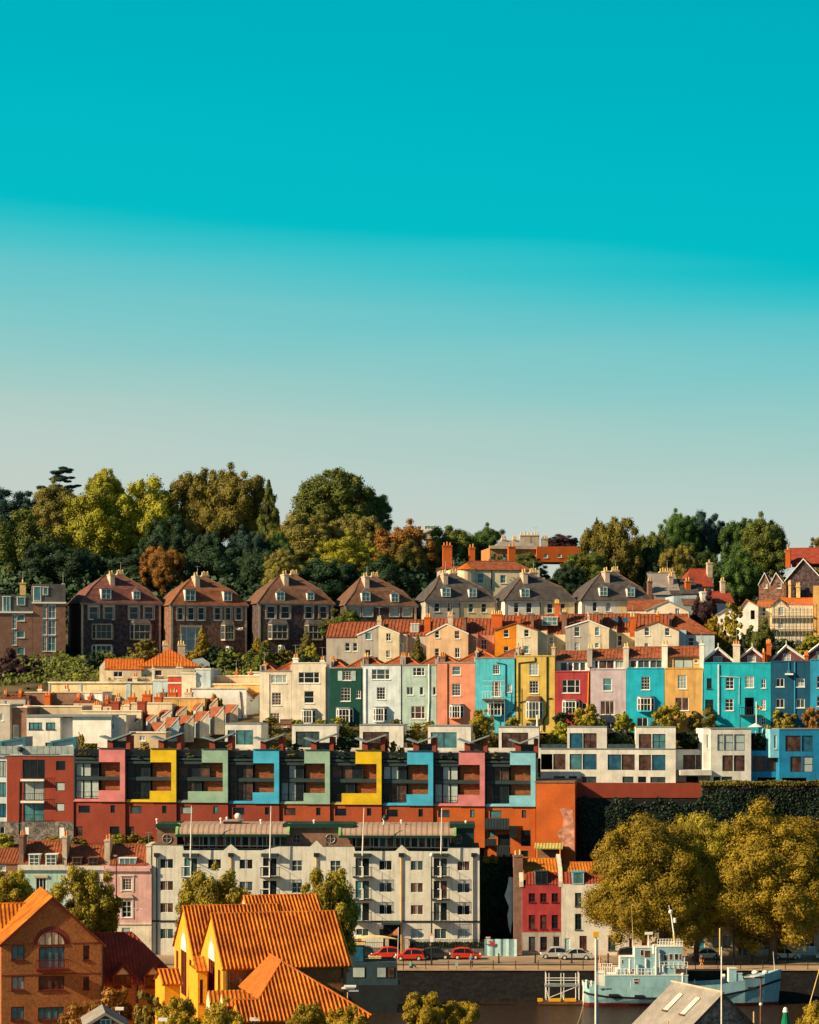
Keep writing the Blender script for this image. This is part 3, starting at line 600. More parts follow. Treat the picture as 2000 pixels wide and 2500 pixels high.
villa(3, 632, 813, 1473, 1620, 682, 722, 1404, 17, [S1], row([(652, 672), (687, 707), (746, 763), (781, 798)], 1480, 1510, 's', 'dk'), [(675, 696, 1438, 1466, 'q', True), (750, 768, 1440, 1465, 'q', True)],
      'dark stone villa with gabled white dormers, a pale cypress before it', [(655, 1524, 705, 1562, 't', 1), (744, 1525, 790, 1563, 't', 1), (680, 1575, 694, 1596, 's', 0)])
villa(4, 845, 1016, 1478, 1600, 880, 918, 1409, 15, [S1], row([(856, 878), (888, 908), (954, 973), (985, 1003)], 1484, 1505, 's', 'cu')+row([(960, 980)], 1520, 1545), [(883, 905, 1438, 1468, 'q', True), (955, 975, 1442, 1470, 'q', True)],
      'dark stone villa with pale blinds, fourth from the left on the hilltop')
villa(5, 1040, 1209, 1467, 1580, 1074, 1108, 1402, 12, [(P['grey'], 1124), (P['paleyel'], 1209)], row([(1060, 1074), (1092, 1105)], 1472, 1494)+row([(1144, 1156), (1175, 1188)], 1473, 1495), [(1079, 1101, 1428, 1457, 'q', True), (1145, 1165, 1430, 1458, 'q', True)],
      'hilltop villa with a grey left half and a yellow right half', rm='slate', pipes=[1122])
villa(6, 1233, 1402, 1466, 1570, 1280, 1292, 1400, 11, [(P['white'], 1320), (P['paleyel'], 1402)], row([(1255, 1267), (1285, 1299)], 1471, 1496)+row([(1336, 1350), (1368, 1380)], 1473, 1497), [(1272, 1294, 1430, 1458, 'q', True)],
      'hilltop villa with a steep peaked roof, white left half and cream right half', rm='slate', pipes=[1319])
villa(7, 1421, 1590, 1466, 1560, 1470, 1502, 1396, 10, [(P['white'], 1510), (P['paleyel'], 1590)], row([(1447, 1458), (1479, 1492)], 1470, 1493), [(1464, 1484, 1426, 1455, 'q', True), (1531, 1551, 1428, 1457, 'q', True)],
      'white painted hilltop villa with dark slate roof, rightmost of the villa row', rm='slate')
# ================================================================ brick flats with mansard at far left
b = B('mansard_block', 'brown brick flats with black mansard and glazed bays, far left', 'apartment block', -25, 1650, 400, 10)
b.wall(-25, 79, 1495, 1650, 12, BR['brown'], [(30, 1500, 40, 1535, 'x', 'tl'), (30, 1540, 40, 1575, 'x', 'tl'), (42, 1500, 60, 1516, 'p', 'tl'), (41, 1540, 60, 1557, 'p', 'tl'), (41, 1580, 60, 1598, 'p', 'tl')])
b.wall(79.5, 160, 1472, 1650, 12, BR['brown'], [(105, 1476, 114, 1510, 'x', 'tl'), (118, 1476, 136, 1510, 'q', 'tl'), (105, 1513, 114, 1550, 'x', 'tl'), (118, 1513, 136, 1550, 'q', 'tl'), (104, 1553, 114, 1590, 'x', 'tl'), (117, 1553, 136, 1590, 'q', 'tl'), (103, 1600, 110, 1620, 'p', 'tl'), (116, 1600, 131, 1630, 'q', 'tl')])
mq = M()
for x0, x1, yb_, yt_ in ((-25, 79, 1495, 1453), (79.5, 160, 1472, 1426)):
    a = b.L(x0, yb_); c = b.L(x1, yt_); mq.prism([(a[0], a[1]+.01), (c[0], a[1]+.01), (c[0], c[1]), (a[0], c[1])], .3, 11.5, T['asphalt'])
    mq.box(a[0]-.1, c[0]+.1, -.25, .29, a[1]-.1, a[1]+.18, X['wf'])
b.addroof(mq)
for a in ((6, 26, 1457, 1494, 'c'), (41, 62, 1458, 1478, 'p'), (81, 101, 1433, 1468, 'p'), (104, 118, 1434, 1453, 'p')): b.dormer(*a[:4], .2, .6, a[4], m=X['wf'], gl=G['tl'])
b.chimney(49, 63, 1422, 1452, 2, X['potb'], 1, 1.5); b.chimney(150, 158, 1425, 1445, 2, X['wf'], 0, 8)
# ================================================================ houses beyond the villas
b = B('curved_house', 'cream house with rounded end and low red hipped roof', 'house', 1098, 1470, 424, 8)
b.wall(1098, 1318, 1391, 1500, 10, P['cream'], [(1133, 1401, 1144, 1416, 's', 'md'), (1165, 1400, 1182, 1424, 's', 'tl'), (1222, 1404, 1236, 1424, 's', 'tl')])
b.ridge(1120, 1300, 1390, 1371, 8, T['tile'], hipl=2.5, hipr=2.5)
q = M(); c0 = b.L(1140, 1391); q.vprism([(c0[0]+1.7*cos(t*pi/8-pi), .2+1.4*sin(t*pi/8-pi)) for t in range(9)], -2, c0[1]+.01, P['cream']); q.build('bay_tower', b.root)
q = M(); zt = c0[1]+.02
for t in range(8):
    a0, a1 = t*pi/8-pi, (t+1)*pi/8-pi; q.face([(c0[0]+2*cos(a0), .2+1.7*sin(a0), zt), (c0[0]+2*cos(a1), .2+1.7*sin(a1), zt), (c0[0], .6, zt+1.2)], T['tileo'])
q.build('bay_roof', b.root)
b.pipe([(1200, 1392), (1200, 1440)], .09)
b = B('brick_chimney_house', 'low red-roofed house with the tallest reddish brick chimney, left of the rounded cream house', 'house', 1075, 1440, 428, 5)
b.wall(1075, 1130, 1388, 1440, 6, P['grey']); b.ridge(1075, 1130, 1388, 1374, 6, T['tile'], hipl=1.5, hipr=1.5)
b.chimney(1082, 1104, 1331, 1384, 1, BR['orb'], 3, 1.2, X['pot']); 
b.chimney(1146, 1160, 1336, 1372, 2, BR['orb'], 2, 1.2, X['pot'])
b = B('georgian_mansion', 'grand skyline mansion with stone cornice and a sunlit orange side wing', 'mansion', 1196, 1375, 470, 8)
b.wall(1196, 1310, 1337, 1380, 10, P['morange'], [(1209, 1353, 1221, 1369, 'n', 'br'), (1228, 1352, 1236, 1362, 'p', 'md'), (1270, 1355, 1285, 1369, 's', 'cu'), (1300, 1354, 1308, 1369, 'p', 'br')])
a = b.L(1194, 1340); c = b.L(1312, 1340); q = M(); q.box(a[0], c[0], -.5, .01, a[1], a[1]+.6, BR['dress']); q.build('cornice', b.root)
b.ridge(1205, 1320, 1337, 1321, 9, T['slatel'], hipl=2.5, hipr=2, over=0)
for c_ in ((1226, 1236, 1316, 1338), (1253, 1261, 1316, 1334), (1270, 1296, 1306, 1322), (1298, 1317, 1306, 1322), (1325, 1338, 1314, 1325)): b.chimney(*c_, 4, BR['dress'], 3, 1.2)
b.wall(1311, 1432, 1334, 1372, 8, BR['orb'], [(1329, 1352, 1338, 1362, 'p', 'cu'), (1363, 1352, 1372, 1361, 'p', 'cu'), (1405, 1352, 1420, 1358, 'p', 'cu')], d0=-1, name='side_wing_wall', cap=True)
b.chimney(1242, 1259, 1334, 1372, -6, BR['orb'], 2, 1.2, X['pot'])
b = B('white_rooftop_building', 'white cubic building top with dark glazing peeping above the trees on the skyline', 'building', 1017, 1312, 520, 0)
b.wall(1017, 1060, 1283, 1312, 8, P['white'], [(1020, 1285, 1030, 1293, 'p', 'tl'), (1038, 1284, 1058, 1292, 'w', 'tl')], cap=True); b.wall(1035, 1062, 1297, 1316, 6, P['tan'], top=[(1035, 1300), (1062, 1291)], d0=-2, name='gable_wall')
b.perp([(1035, 1300), (1062, 1291)], 5, T['slatel'], d0=-2)
b = B('slate_roofed_house', 'slate roofed house with a long row of yellow chimney pots', 'house', 1597, 1470, 425, 8)
b.wall(1597, 1705, 1450, 1478, 9, P['grey']); b.ridge(1597, 1660, 1450, 1400, 9, T['slatel']); b.ridge(1640, 1705, 1448, 1415, 8, T['slate'])
b.chimney(1612, 1647, 1395, 1404, 4.5, X['potb'], 6, 1); b.chimney(1634, 1644, 1406, 1425, 2, BR['dress'], 2, 1); b.chimney(1675, 1687, 1418, 1450, 1, BR['orb'], 2, 1); b.chimney(1583, 1593, 1418, 1450, 0, BR['brown'], 2, 1)
b = B('red_hipped_house', 'house under a broad dark red roof with a tall stone chimney', 'house', 1672, 1450, 430, 8)
b.wall(1672, 1742, 1430, 1455, 8, P['grey']); b.ridge(1670, 1740, 1430, 1389, 8, T['tiled'], hipl=2.2); b.chimney(1728, 1740, 1373, 1412, 2, BR['dress'], 1, 1)
b = B('white_chimney_house', 'low white house with a white chimney stack', 'house', 1645, 1495, 415, 6)
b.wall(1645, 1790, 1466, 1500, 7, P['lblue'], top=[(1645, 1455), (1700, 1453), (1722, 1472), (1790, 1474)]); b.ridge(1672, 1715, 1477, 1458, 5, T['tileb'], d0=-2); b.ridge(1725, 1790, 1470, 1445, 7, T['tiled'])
b.chimney(1713, 1736, 1444, 1475, -1, P['white'], 1, 1.6, X['pot']); b.chimney(1761, 1771, 1418, 1455, 3, BR['dress'], 2, 1)
b = B('gothic_brick_house', 'gothic brick house with white bargeboards and twin pointed gables at the right edge', 'house', 1852, 1470, 420, -14)
b.wall(1853, 1920, 1420, 1470, 8, BR['stoneb'], [(1867, 1424, 1874, 1436, 's'), (1898, 1420, 1908, 1436, 's')], top=[(1853, 1424), (1867, 1397), (1880, 1424), (1881, 1424), (1895, 1397), (1912, 1420), (1920, 1420)])
b.perp([(1853, 1424), (1867, 1397), (1880, 1424)], 5, T['slate'], barge=X['wf']); b.perp([(1881, 1424), (1895, 1397), (1912, 1420)], 5, T['slate'], barge=X['wf'])
b.wall(1918, 2060, 1415, 1470, 10, BR['stone'], top=[(1918, 1415), (1962, 1363), (2015, 1420), (2060, 1420)], d0=.5, name='gable_wall')
b.perp([(1918, 1415), (1962, 1363), (2015, 1420)], 7, T['tileb'], d0=.5, barge=X['wf'], over=.4); b.ridge(1925, 2100, 1375, 1338, 10, T['tiled'], d0=6)
b.chimney(1918, 1930, 1341, 1372, 5, BR['orb'], 1, 1.2); b.chimney(1925, 1931, 1425, 1455, -1, X['potb'], 2, .8); b.chimney(1944, 1954, 1430, 1456, -1, X['potb'], 2, .8)
# ================================================================ second terrace: gabled rear wings
GC = 'terraced houses of the middle row'
YC = 388
def wing(name, label, x0, x1, parts, ridge=None, chims=(), dormers=(), Y=YC, yaw=-6, base_=1650, grp=GC, rm='tile', extra=None):
    """parts: (x0,x1,mat,top polyline or None,y top,wins,depth,d0)"""
    b = B(name, label, 'house', x0, base_, Y, yaw, grp)
    if ridge:
        rx0, rx1, ye, yr, d0, dp, wm_ = ridge
        b.wall(rx0, rx1, ye, base_, dp, wm_, d0=d0, name='rear_wall'); b.ridge(rx0, rx1, ye, yr, dp, T[rm], d0=d0, over=.1, rib=.6, amp=.09)
    for p in parts:
        x0_, x1_, m_, top, yt, ws, dp, d0 = p
        b.wall(x0_, x1_, yt, base_, dp, m_, ws, top=top, d0=d0)
    for tp, dp, d0, bm in (extra or ()): b.perp(tp, dp, T[rm], d0=d0, over=.12, barge=bm)
    for c in chims: b.chimney(*c)
    for d in dormers: b.dormer(*d[:4], d[4], d[5], d[6], gable=False)
    return b
OB = BR['orb']
wing('terrace_house', 'grey rendered house with low sloping brown roof, leftmost of the middle row', 797, 926, [
    (797, 873, P['grey'], None, 1560, [(843, 1569, 855, 1590, 's', 'dk'), (862, 1569, 873, 1590, 's', 'dk')], 8, 0)], ridge=(797, 930, 1556, 1520, 1.5, 9, P['grey']), rm='tile')
wing('terrace_house', 'paired gable house, brownish grey left half, cream right half, leftmost gable', 873, 992, [
    (873.3, 924, P['grey'], [(873, 1548), (924.5, 1525)], 1548, [(892, 1545, 907, 1562, 'p', 'tl'), (892, 1586, 906, 1602, 'p', 'dk')], 7, -1.2),
    (924.5, 975, P['cream'], [(924.5, 1525), (975, 1545)], 1548, [(943, 1546, 955, 1565, 'q', 'dk'), (943, 1588, 953, 1606, 'q', 'md')], 7, -1.2), (975.3, 992, P['cream'], None, 1548, [], 5, .6)],
    ridge=(932, 1041, 1552, 1514, 3, 8, P['grey']), extra=[([(873, 1548), (924.5, 1525), (975, 1545)], 7, -1.2, X['wf'])], chims=[(921, 931, 1512, 1527, 1, BR['dress'], 2, .8), (1036, 1051, 1506, 1530, 3.5, OB, 3, 1.2)], dormers=[(1003, 1023, 1523, 1544, 3.5, 1.5, 'c')])
wing('terrace_house', 'peach gabled house with white barge boards, four windows facing the harbour', 1041, 1200, [
    (1041, 1143, P['peach'], [(1041, 1548), (1090, 1522), (1143, 1545)], 1548, [(1062, 1540, 1073, 1558, 's'), (1110, 1540, 1123, 1560, 's', 'br'), (1062, 1583, 1073, 1602, 's'), (1111, 1582, 1123, 1606, 'q', 'dk')], 8, -1.2),
    (1143.5, 1167, P['salmond'], None, 1548, [], 6, .3), (1167.3, 1207, P['salmond'], None, 1551, [(1174, 1561, 1189, 1586, 'q', 'dk')], 4, 2)],
    ridge=(1041, 1207, 1551, 1511, 3, 8, P['salmond']), extra=[([(1041, 1548), (1090, 1522), (1143, 1545)], 8, -1.2, X['wf'])], chims=[(1093, 1106, 1502, 1520, 2, BR['dress'], 3, .9), (1131, 1138, 1506, 1525, 2.5, BR['brown'], 0, 3)])
wing('terrace_house', 'paired gable house, vivid orange left half and cream right half', 1208, 1336, [
    (1208, 1260.7, P['orange'], [(1208, 1537), (1261, 1519)], 1537, [(1230, 1537, 1243, 1556, 's', 'dk'), (1230, 1578, 1243, 1600, 's', 'dk')], 8, -1.2),
    (1261, 1313, P['cream'], [(1261, 1519), (1313, 1537)], 1537, [(1280, 1537, 1292, 1555, 's', 'dk'), (1280, 1577, 1292, 1596, 's', 'tl')], 8, -1.2), (1313.3, 1336, P['cream'], None, 1540, [], 6, .4)],
    ridge=(1208, 1336, 1545, 1503, 3, 8, P['orange']), extra=[([(1208, 1537), (1261, 1519), (1313, 1537)], 8, -1.2, None)], chims=[(1200, 1226, 1499, 1520, 3.5, OB, 5, 1.2), (1262, 1270, 1503, 1516, 4, OB, 1, .8), (1297, 1303, 1499, 1522, 2.5, BR['brown'], 0, 3)])
wing('terrace_house', 'narrow cream recessed house with a wide white roof dormer', 1336, 1381, [(1336.5, 1380.5, P['paleyel'], None, 1549, [(1340, 1555, 1354, 1573, 's', 'cu')], 4, 2.5)],
    ridge=(1313, 1375, 1549, 1503, 3.2, 8, P['paleyel']), chims=[(1355, 1366, 1472, 1505, 4, OB, 3, 1), (1372, 1384, 1494, 1535, 2.5, BR['brown'], 3, 1.6)], dormers=[(1323, 1362, 1507, 1527, 3.3, 1.5, 't')])
wing('terrace_house', 'paired gable house, grey left half, pale yellow right half, beside the skylights', 1381, 1506, [
    (1381, 1436.7, P['grey'], [(1381, 1530), (1437, 1513)], 1530, [(1403, 1530, 1416, 1554, 's', 'md'), (1403, 1569, 1415, 1590, 's', 'cu')], 8, -1.2),
    (1437, 1487, P['cream'], [(1437, 1513), (1487, 1533)], 1530, [(1453, 1531, 1464, 1552, 's', 'tl'), (1453, 1570, 1463, 1582, 's', 'tl')], 8, -1.2), (1487.3, 1506, P['cream'], None, 1536, [], 6, .4)],
    ridge=(1384, 1506, 1536, 1500, 3, 8, P['grey']), extra=[([(1381, 1530), (1437, 1513), (1487, 1533)], 8, -1.2, X['wf'])], chims=[(1434, 1440, 1502, 1512, 1, BR['dress'], 1, .7), (1464, 1471, 1496, 1518, 2.5, BR['brown'], 0, 3)])
b = wing('terrace_house', 'recessed cream house under a red roof with two blue skylights', 1506, 1550, [(1506.5, 1549.5, P['paleyel'], None, 1545, [(1508, 1551, 1519, 1577, 's', 'dk')], 4, 2.5)],
    ridge=(1500, 1560, 1545, 1499, 3.2, 8, P['paleyel']), chims=[(1538, 1552, 1505, 1540, 2.5, OB, 2, 1)])
q = M()
for x0, x1 in ((1498, 1510), (1522, 1534)):
    a = b.L(x0, 1519, 3.6); c = b.L(x1, 1508, 4.6); q.face([(a[0], 3.9, a[1]), (c[0], 3.9, a[1]), (c[0], 4.9, c[1]), (a[0], 4.9, c[1])], G['bl'])
q.build('skylight', b.roof)
wing('terrace_house', 'cream gabled house, rightmost gable of the middle row', 1550, 1675, [
    (1550, 1658, P['ivory'], [(1550, 1537), (1605, 1516), (1658, 1538)], 1537, [(1574, 1532, 1586, 1552, 's', 'md'), (1624, 1533, 1636, 1552, 's', 'md'), (1574, 1570, 1584, 1588, 's', 'tl')], 8, -1.2), (1658.4, 1676, P['lblue'], None, 1538, [], 6, 0)],  # right return is white render with shade put in as light blue
    ridge=(1552, 1680, 1540, 1500, 3, 8, P['ivory']), extra=[([(1550, 1537), (1605, 1516), (1658, 1538)], 8, -1.2, None)], chims=[(1602, 1610, 1500, 1515, 1, OB, 1, .7), (1634, 1641, 1496, 1516, 2.5, BR['brown'], 0, 3)])
b = B('terrace_house', 'white end house of the middle row under a hipped red roof', 'house', 1676, 1650, YC, -6, GC)
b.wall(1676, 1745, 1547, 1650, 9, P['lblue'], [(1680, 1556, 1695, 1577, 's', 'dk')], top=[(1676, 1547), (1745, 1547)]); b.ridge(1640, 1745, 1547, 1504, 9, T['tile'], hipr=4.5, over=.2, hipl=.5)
b = B('cream_cottage', 'broad cream gabled house standing above the middle row on the right', 'house', 1534, 1530, 398, -8)
b.wall(1577, 1682, 1488, 1530, 8, P['ivory'], [(1598, 1485, 1607, 1498, 'q', 'tl'), (1649, 1485, 1660, 1502, 'q', 'tl')], top=[(1577, 1488), (1630, 1465), (1682, 1490)]); b.wall(1534, 1577, 1490, 1530, 7, P['ivory'], d0=.4, name='side_wall')
b.perp([(1577, 1488), (1630, 1465), (1682, 1490)], 8, T['slatel'], over=.2); b.ridge(1534, 1628, 1489, 1466, 7, T['tile'], d0=.5)
b = B('scaffolded_house', 'cream bow-fronted house wrapped in scaffolding at the right, with orange shallow roofs', 'house', 1808, 1580, 398, -10)
b.wall(1808, 1852, 1475, 1580, 8, P['chalk'], [(1833, 1490, 1843, 1512, 'n')], top=[(1808, 1482), (1823, 1462), (1852, 1478)]); b.wall(1852.5, 1885, 1480, 1580, 7, P['paleyel'], [(1856, 1482, 1872, 1505, 's', 'md'), (1858, 1515, 1872, 1535, 's', 'md')], d0=1.2)
b.wall(1885.4, 1985, 1478, 1590, 8, P['cream'], [(1902, 1482, 1914, 1503, 's', 'cu'), (1902, 1515, 1912, 1535, 's', 'cu')], top=[(1885.4, 1476), (1904, 1460), (1922, 1478), (1985, 1479)], d0=-.4)
b.perp([(1808, 1482), (1823, 1462), (1852, 1478)], 8, T['tileo']); b.perp([(1885.4, 1476), (1904, 1460), (1922, 1478)], 6, T['tileb'], d0=-.4); b.ridge(1905, 1985, 1478, 1461, 7, T['tileo'])
b.ridge(1852, 1900, 1480, 1468, 7, T['tileo'], d0=1.2)
b.wall(1985.5, 2040, 1430, 1590, 8, P['ochre'], [], name='wall', d0=-1)
sb = B('scaffolding', 'metal scaffolding with timber lifts around the cream bow-fronted house', 'scaffolding', 1850, 1580, 396.2, -10); q = M(); q2 = M()
for px in range(1852, 1990, 9):
    a = sb.L(px, 1580); c = sb.L(px, 1470); q.tube((a[0], 0, a[1]), (c[0], 0, c[1]), .035, X['steel'], n=4)
for py in (1475, 1496, 1503, 1530, 1537, 1560):
    a = sb.L(1850, py); c = sb.L(1988, py); q.tube((a[0], 0, a[1]), (c[0], 0, c[1]), .03, X['steel'], n=4)
for py in (1507, 1539, 1574):
    a = sb.L(1850, py); c = sb.L(1988, py); q2.box(a[0], c[0], -.1, .7, a[1], a[1]+.1, T['tileb'])
q.build('poles', sb.root); q2.build('boards', sb.root)
b = B('pink_cottage', 'pale pink house half hidden by a golden tree left of the scaffolded house', 'house', 1752, 1560, 400, -10)
b.wall(1752, 1808, 1490, 1570, 8, P['chalk'], [(1790, 1540, 1800, 1552, 's')], top=[(1752, 1498), (1775, 1484), (1808, 1500)]); b.perp([(1752, 1498), (1775, 1484), (1808, 1500)], 8, T['slatel'])
q = M(); a = b.L(1752, 1570)
# ================================================================ coloured terrace
GD = 'brightly painted houses of the tall terrace'
def house(label, x0, x1, yt, m, wins, roofk='v', bays=(), pipes=(), chims=(), yb=1790, Y=None, name='painted_house', top=None, attic=None, extra=None, fm=None, rm='tile', sidem=None):
    Y = Y or 369-(x0-634)/1400*13; b = B(name, label, 'house', x0, yb, Y, -8, GD)
    b.wall(x0, x1, yt, yb, 9, m, wins, top=top, fm=fm, gl=None, sidem=sidem)
    u0, zt = b.L(x0, yt); u1, _ = b.L(x1, yt); c = (u0+u1)/2; q = M(); mm = T[rm]
    q.box(u0, u1, -.08, .25, zt+.003, zt+.18, m if roofk != 'v' else T['slatel']); q.build('parapet', b.root); q = M()
    if roofk == 'v':                                # valley roof: two slopes fall to a gutter in the middle
        h = 1.55
        for ux_, sg in ((u0+.25, 1), (u1-.25, -1)):
            q.face([(ux_, .3, zt+.1), (c, .3, zt+.1), (ux_, 2.2, zt+h)], mm); q.face([(ux_, 2.2, zt+h), (c, .3, zt+.1), (c, 9, zt+.1), (ux_, 9, zt+h)], mm)
        q.tube((u0+.25, 2.2, zt+h+.05), (c, .25, zt+.15), .12, T['tileo'], n=5); q.tube((u1-.25, 2.2, zt+h+.05), (c, .25, zt+.15), .12, T['tileo'], n=5)
        b.addroof(q)
        q = M()
        for ux_ in (u0, u1-.22): q.prism([(ux_, zt), (ux_+.22, zt), (ux_+.22, zt+1.0), (ux_, zt+1.0)], .2, 9, P['grey']); 
        q.build('party_wall', b.root)
    elif roofk == 'a':                              # attic storey with glazing and tiled roof above
        ya, yb2, yr, aw, wm2 = attic; b.wall(x0+2, x1-1, ya, yt, 7, wm2, aw, d0=1.5, name='attic_wall', gl=G['md']); b.ridge(x0+2, x1-1, ya, yr, 7, T['tile'], d0=1.2, over=.05, rib=.55, amp=.05)
    elif roofk == 'f': q.box(u0+.1, u1-.1, .1, 8.9, zt-.2, zt-.05, T['asphalt']); b.addroof(q)
    for a in bays: b.bay(*a[:4], k='g', roofm=a[4] if len(a) > 4 else T['lead'], base=m, peak=a[5] if len(a) > 5 else 0, out=.8)
    for p in pipes: b.pipe(p[0], p[1] if len(p) > 1 else .07, p[2] if len(p) > 2 else X['black'])
    for c_ in chims: b.chimney(*c_)
    return b
WM = X['whitem']
b = house('pale cream house with georgian windows, first from the left in the painted terrace', 634, 711.5, 1640, P['ivory'], [(662, 1648, 700, 1668, 't', 'cu'), (664, 1691, 687, 1722, 'g', 'br'), (660, 1741, 683, 1764, 'g', 'br')], chims=[(641, 650, 1622, 1642, .5, BR['dress'], 1, 1, X['pot'])], pipes=[([(657, 1645), (657, 1765)], .05, P['ivory'])])
b = house('tall warm cream house with a small bay window, taller than its cream neighbour', 712, 797, 1620, P['ivory'], [(729, 1641, 780, 1668, 't', 'dk'), (743, 1687, 767, 1717, 's', 'dk')], 'f', bays=[(735, 1731, 771, 1768)][:0] or [(736, 771, 1732, 1768)], chims=[(715, 728, 1606, 1625, 1, P['chalk'], 2, 1, X['pot']), (782, 792, 1612, 1625, 6, P['chalk'], 2, 1, X['pot'])], pipes=[([(796, 1628), (796, 1765)], .07, X['rust'])])
b = house('dark green house with white shuttered top window', 805, 884, 1632, P['green'], [(837, 1638, 858, 1661, 'g', 'dk'), (832, 1679, 856, 1712, 'g', 'dk'), (870, 1686, 881, 1705, 'q', 'dk')], bays=[(822, 862, 1729, 1766)], chims=[(806, 815, 1612, 1632, .5, P['grey'], 2, 1, X['pot'])], pipes=[([(883.5, 1632), (883.5, 1770)], .06)])
for x0, x1 in ((825, 836), (859, 869)):
    q = M(); a = b.L(x0, 1662); c = b.L(x1, 1638); q.box(a[0], c[0], -.08, -.003, a[1], c[1], P['sage']); q.build('shutter', b.root)
q = M(); a = b.L(797.5, 1790); c = b.L(804.6, 1625); q.box(a[0], c[0], .3, 8, a[1], c[1], P['sage']); q.build('side_strip_wall', b.root)
b = house('pale icy blue house with a triple top window, right of the dark green house', 885, 980, 1625, P['pale'], [(908, 1634, 952, 1659, 't', 'md'), (920, 1678, 941, 1708, 'g', 'dk')], bays=[(912, 946, 1727, 1763)], chims=[(889, 900, 1603, 1628, .3, BR['brown'], 2, 1.2), (903, 917, 1604, 1612, 3, BR['brown'], 0, 2)], pipes=[([(893, 1632), (893, 1766)], .12, P['chalk']), ([(980, 1625), (980, 1770)], .05)])
b = house('sage green house with a white drainpipe down its front', 981, 1066, 1625, P['sage'], [(1009, 1630, 1037, 1650, 't', 'dk'), (993, 1677, 1009, 1697, 'c', 'md'), (1025, 1677, 1034, 1697, 'p', 'dk'), (1057, 1677, 1065, 1697, 'p', 'dk'), (1004, 1724, 1038, 1755, 't', 'br')], chims=[(979, 990, 1602, 1626, .3, P['grey'], 3, 1.4, X['pot']), (994, 1002, 1603, 1622, 3, P['grey'], 1, 1, X['pot'])], pipes=[([(1048, 1622), (1048, 1715), (1046, 1765)], .11, P['chalk'])])
b = house('salmon pink house between the sage green and turquoise houses', 1067, 1160.5, 1619, P['salmon'], [(1105, 1627, 1125, 1648, 's', 'tl'), (1104, 1669, 1125, 1699, 'g', 'md')], bays=[(1098, 1132, 1721, 1755)], chims=[(1073, 1087, 1602, 1622, .3, BR['brown'], 3, 1.2, X['pot'])], pipes=[([(1093, 1620), (1093, 1770)], .07, X['rust'])])
b = house('turquoise house with a spindly raised balcony and pale bay window', 1161, 1259, 1608, P['turq'], [(1204, 1623, 1220, 1646, 'g', 'dk'), (1202, 1664, 1222, 1701, 't', 'br'), (1240, 1670, 1250, 1690, 's', 'cu')], bays=[(1192, 1232, 1714, 1749)], chims=[(1161, 1168, 1589, 1610, .4, BR['dress'], 1, 1.6, X['potb'])], pipes=[([(1258, 1608), (1258, 1730), (1238, 1750)], .08), ([(1212, 1618), (1235, 1622), (1235, 1700)], .06)])
q = M(); zz = b.L(1181, 1706); z2 = b.L(1235, 1656); 
q.box(zz[0], z2[0], -1.6, -.05, zz[1]-.3, zz[1], T['tileb']); 
for i in range(9): x = zz[0]+(z2[0]-zz[0])*i/8; q.tube((x, -1.55, zz[1]), (x, -1.55, zz[1]+1.1), .03, X['whitem'], n=4)
for dx in (0, .5, 1): x = zz[0]+(z2[0]-zz[0])*dx; q.tube((x, -1.55, 0), (x, -1.55, z2[1] if dx else zz[1]), .05, X['steel'], n=5)
for h in (1.1, 1.9, 2.7): q.tube((zz[0], -1.55, zz[1]+h), (z2[0], -1.55, zz[1]+h), .03, X['whitem'], n=4)
q.build('balcony', b.root)
b = house('mustard yellow house with zigzag black drainpipes', 1260, 1355, 1603, P['yellow'], [(1293, 1619, 1315, 1649, 'g', 'cu'), (1293, 1662, 1315, 1693, 'g', 'dk'), (1285, 1765, 1320, 1784, 'w', 'md')], 'f', bays=[(1285, 1325, 1711, 1757, T['tileb'], .7)], chims=[(1259, 1268, 1578, 1605, .4, BR['dress'], 1, 2, X['potb']), (1347, 1356, 1579, 1603, .4, BR['dress'], 1, 2, X['potb']), (1273, 1279, 1585, 1603, 5, BR['brown'], 1, 1)],
      pipes=[([(1307, 1605), (1307, 1615), (1267, 1619), (1267, 1765)], .08), ([(1336, 1603), (1336, 1745), (1328, 1757), (1327, 1785)], .1), ([(1267, 1716), (1285, 1711)], .06), ([(1336, 1706), (1348, 1705)], .08)])
b = house('deep red house with a white attic conservatory and orange drainpipe', 1356, 1441, 1641, P['red'], [(1373, 1659, 1416, 1692, 't', 'dk'), (1421, 1716, 1433, 1731, 'p', 'dk')], 'a', bays=[(1374, 1414, 1710, 1745)], attic=(1611, 1641, 1590, [(1368, 1617, 1385, 1638, 'p', 'md'), (1387, 1617, 1399, 1638, 'p', 'md'), (1401, 1617, 1415, 1638, 'p', 'md'), (1417, 1617, 1430, 1638, 'p', 'md')], X['wf']),
      pipes=[([(1438, 1642), (1436, 1725)], .11, P['orange'])], chims=[(1434, 1446, 1582, 1612, 1, P['grey'], 2, 3, X['potb'])])
b = house('lilac house with a glazed rooftop terrace, right of the deep red house', 1442, 1529, 1635, P['lilac'], [(1473, 1656, 1494, 1687, 's', 'tl'), (1467, 1711, 1500, 1745, 'w', 'br'), (1480, 1762, 1503, 1780, 'c', 'dk')], 'a', attic=(1608, 1635, 1586, [(1452, 1612, 1461, 1632, 'p', 'dk'), (1463, 1611, 1500, 1633, 'c', 'br'), (1503, 1612, 1523, 1632, 'c', 'cu')], X['wf']), chims=[(1522, 1535, 1579, 1634, 1, P['ivory'], 2, 3, X['potb']), (1464, 1468, 1580, 1590, 5, X['potb'], 1, .6)])
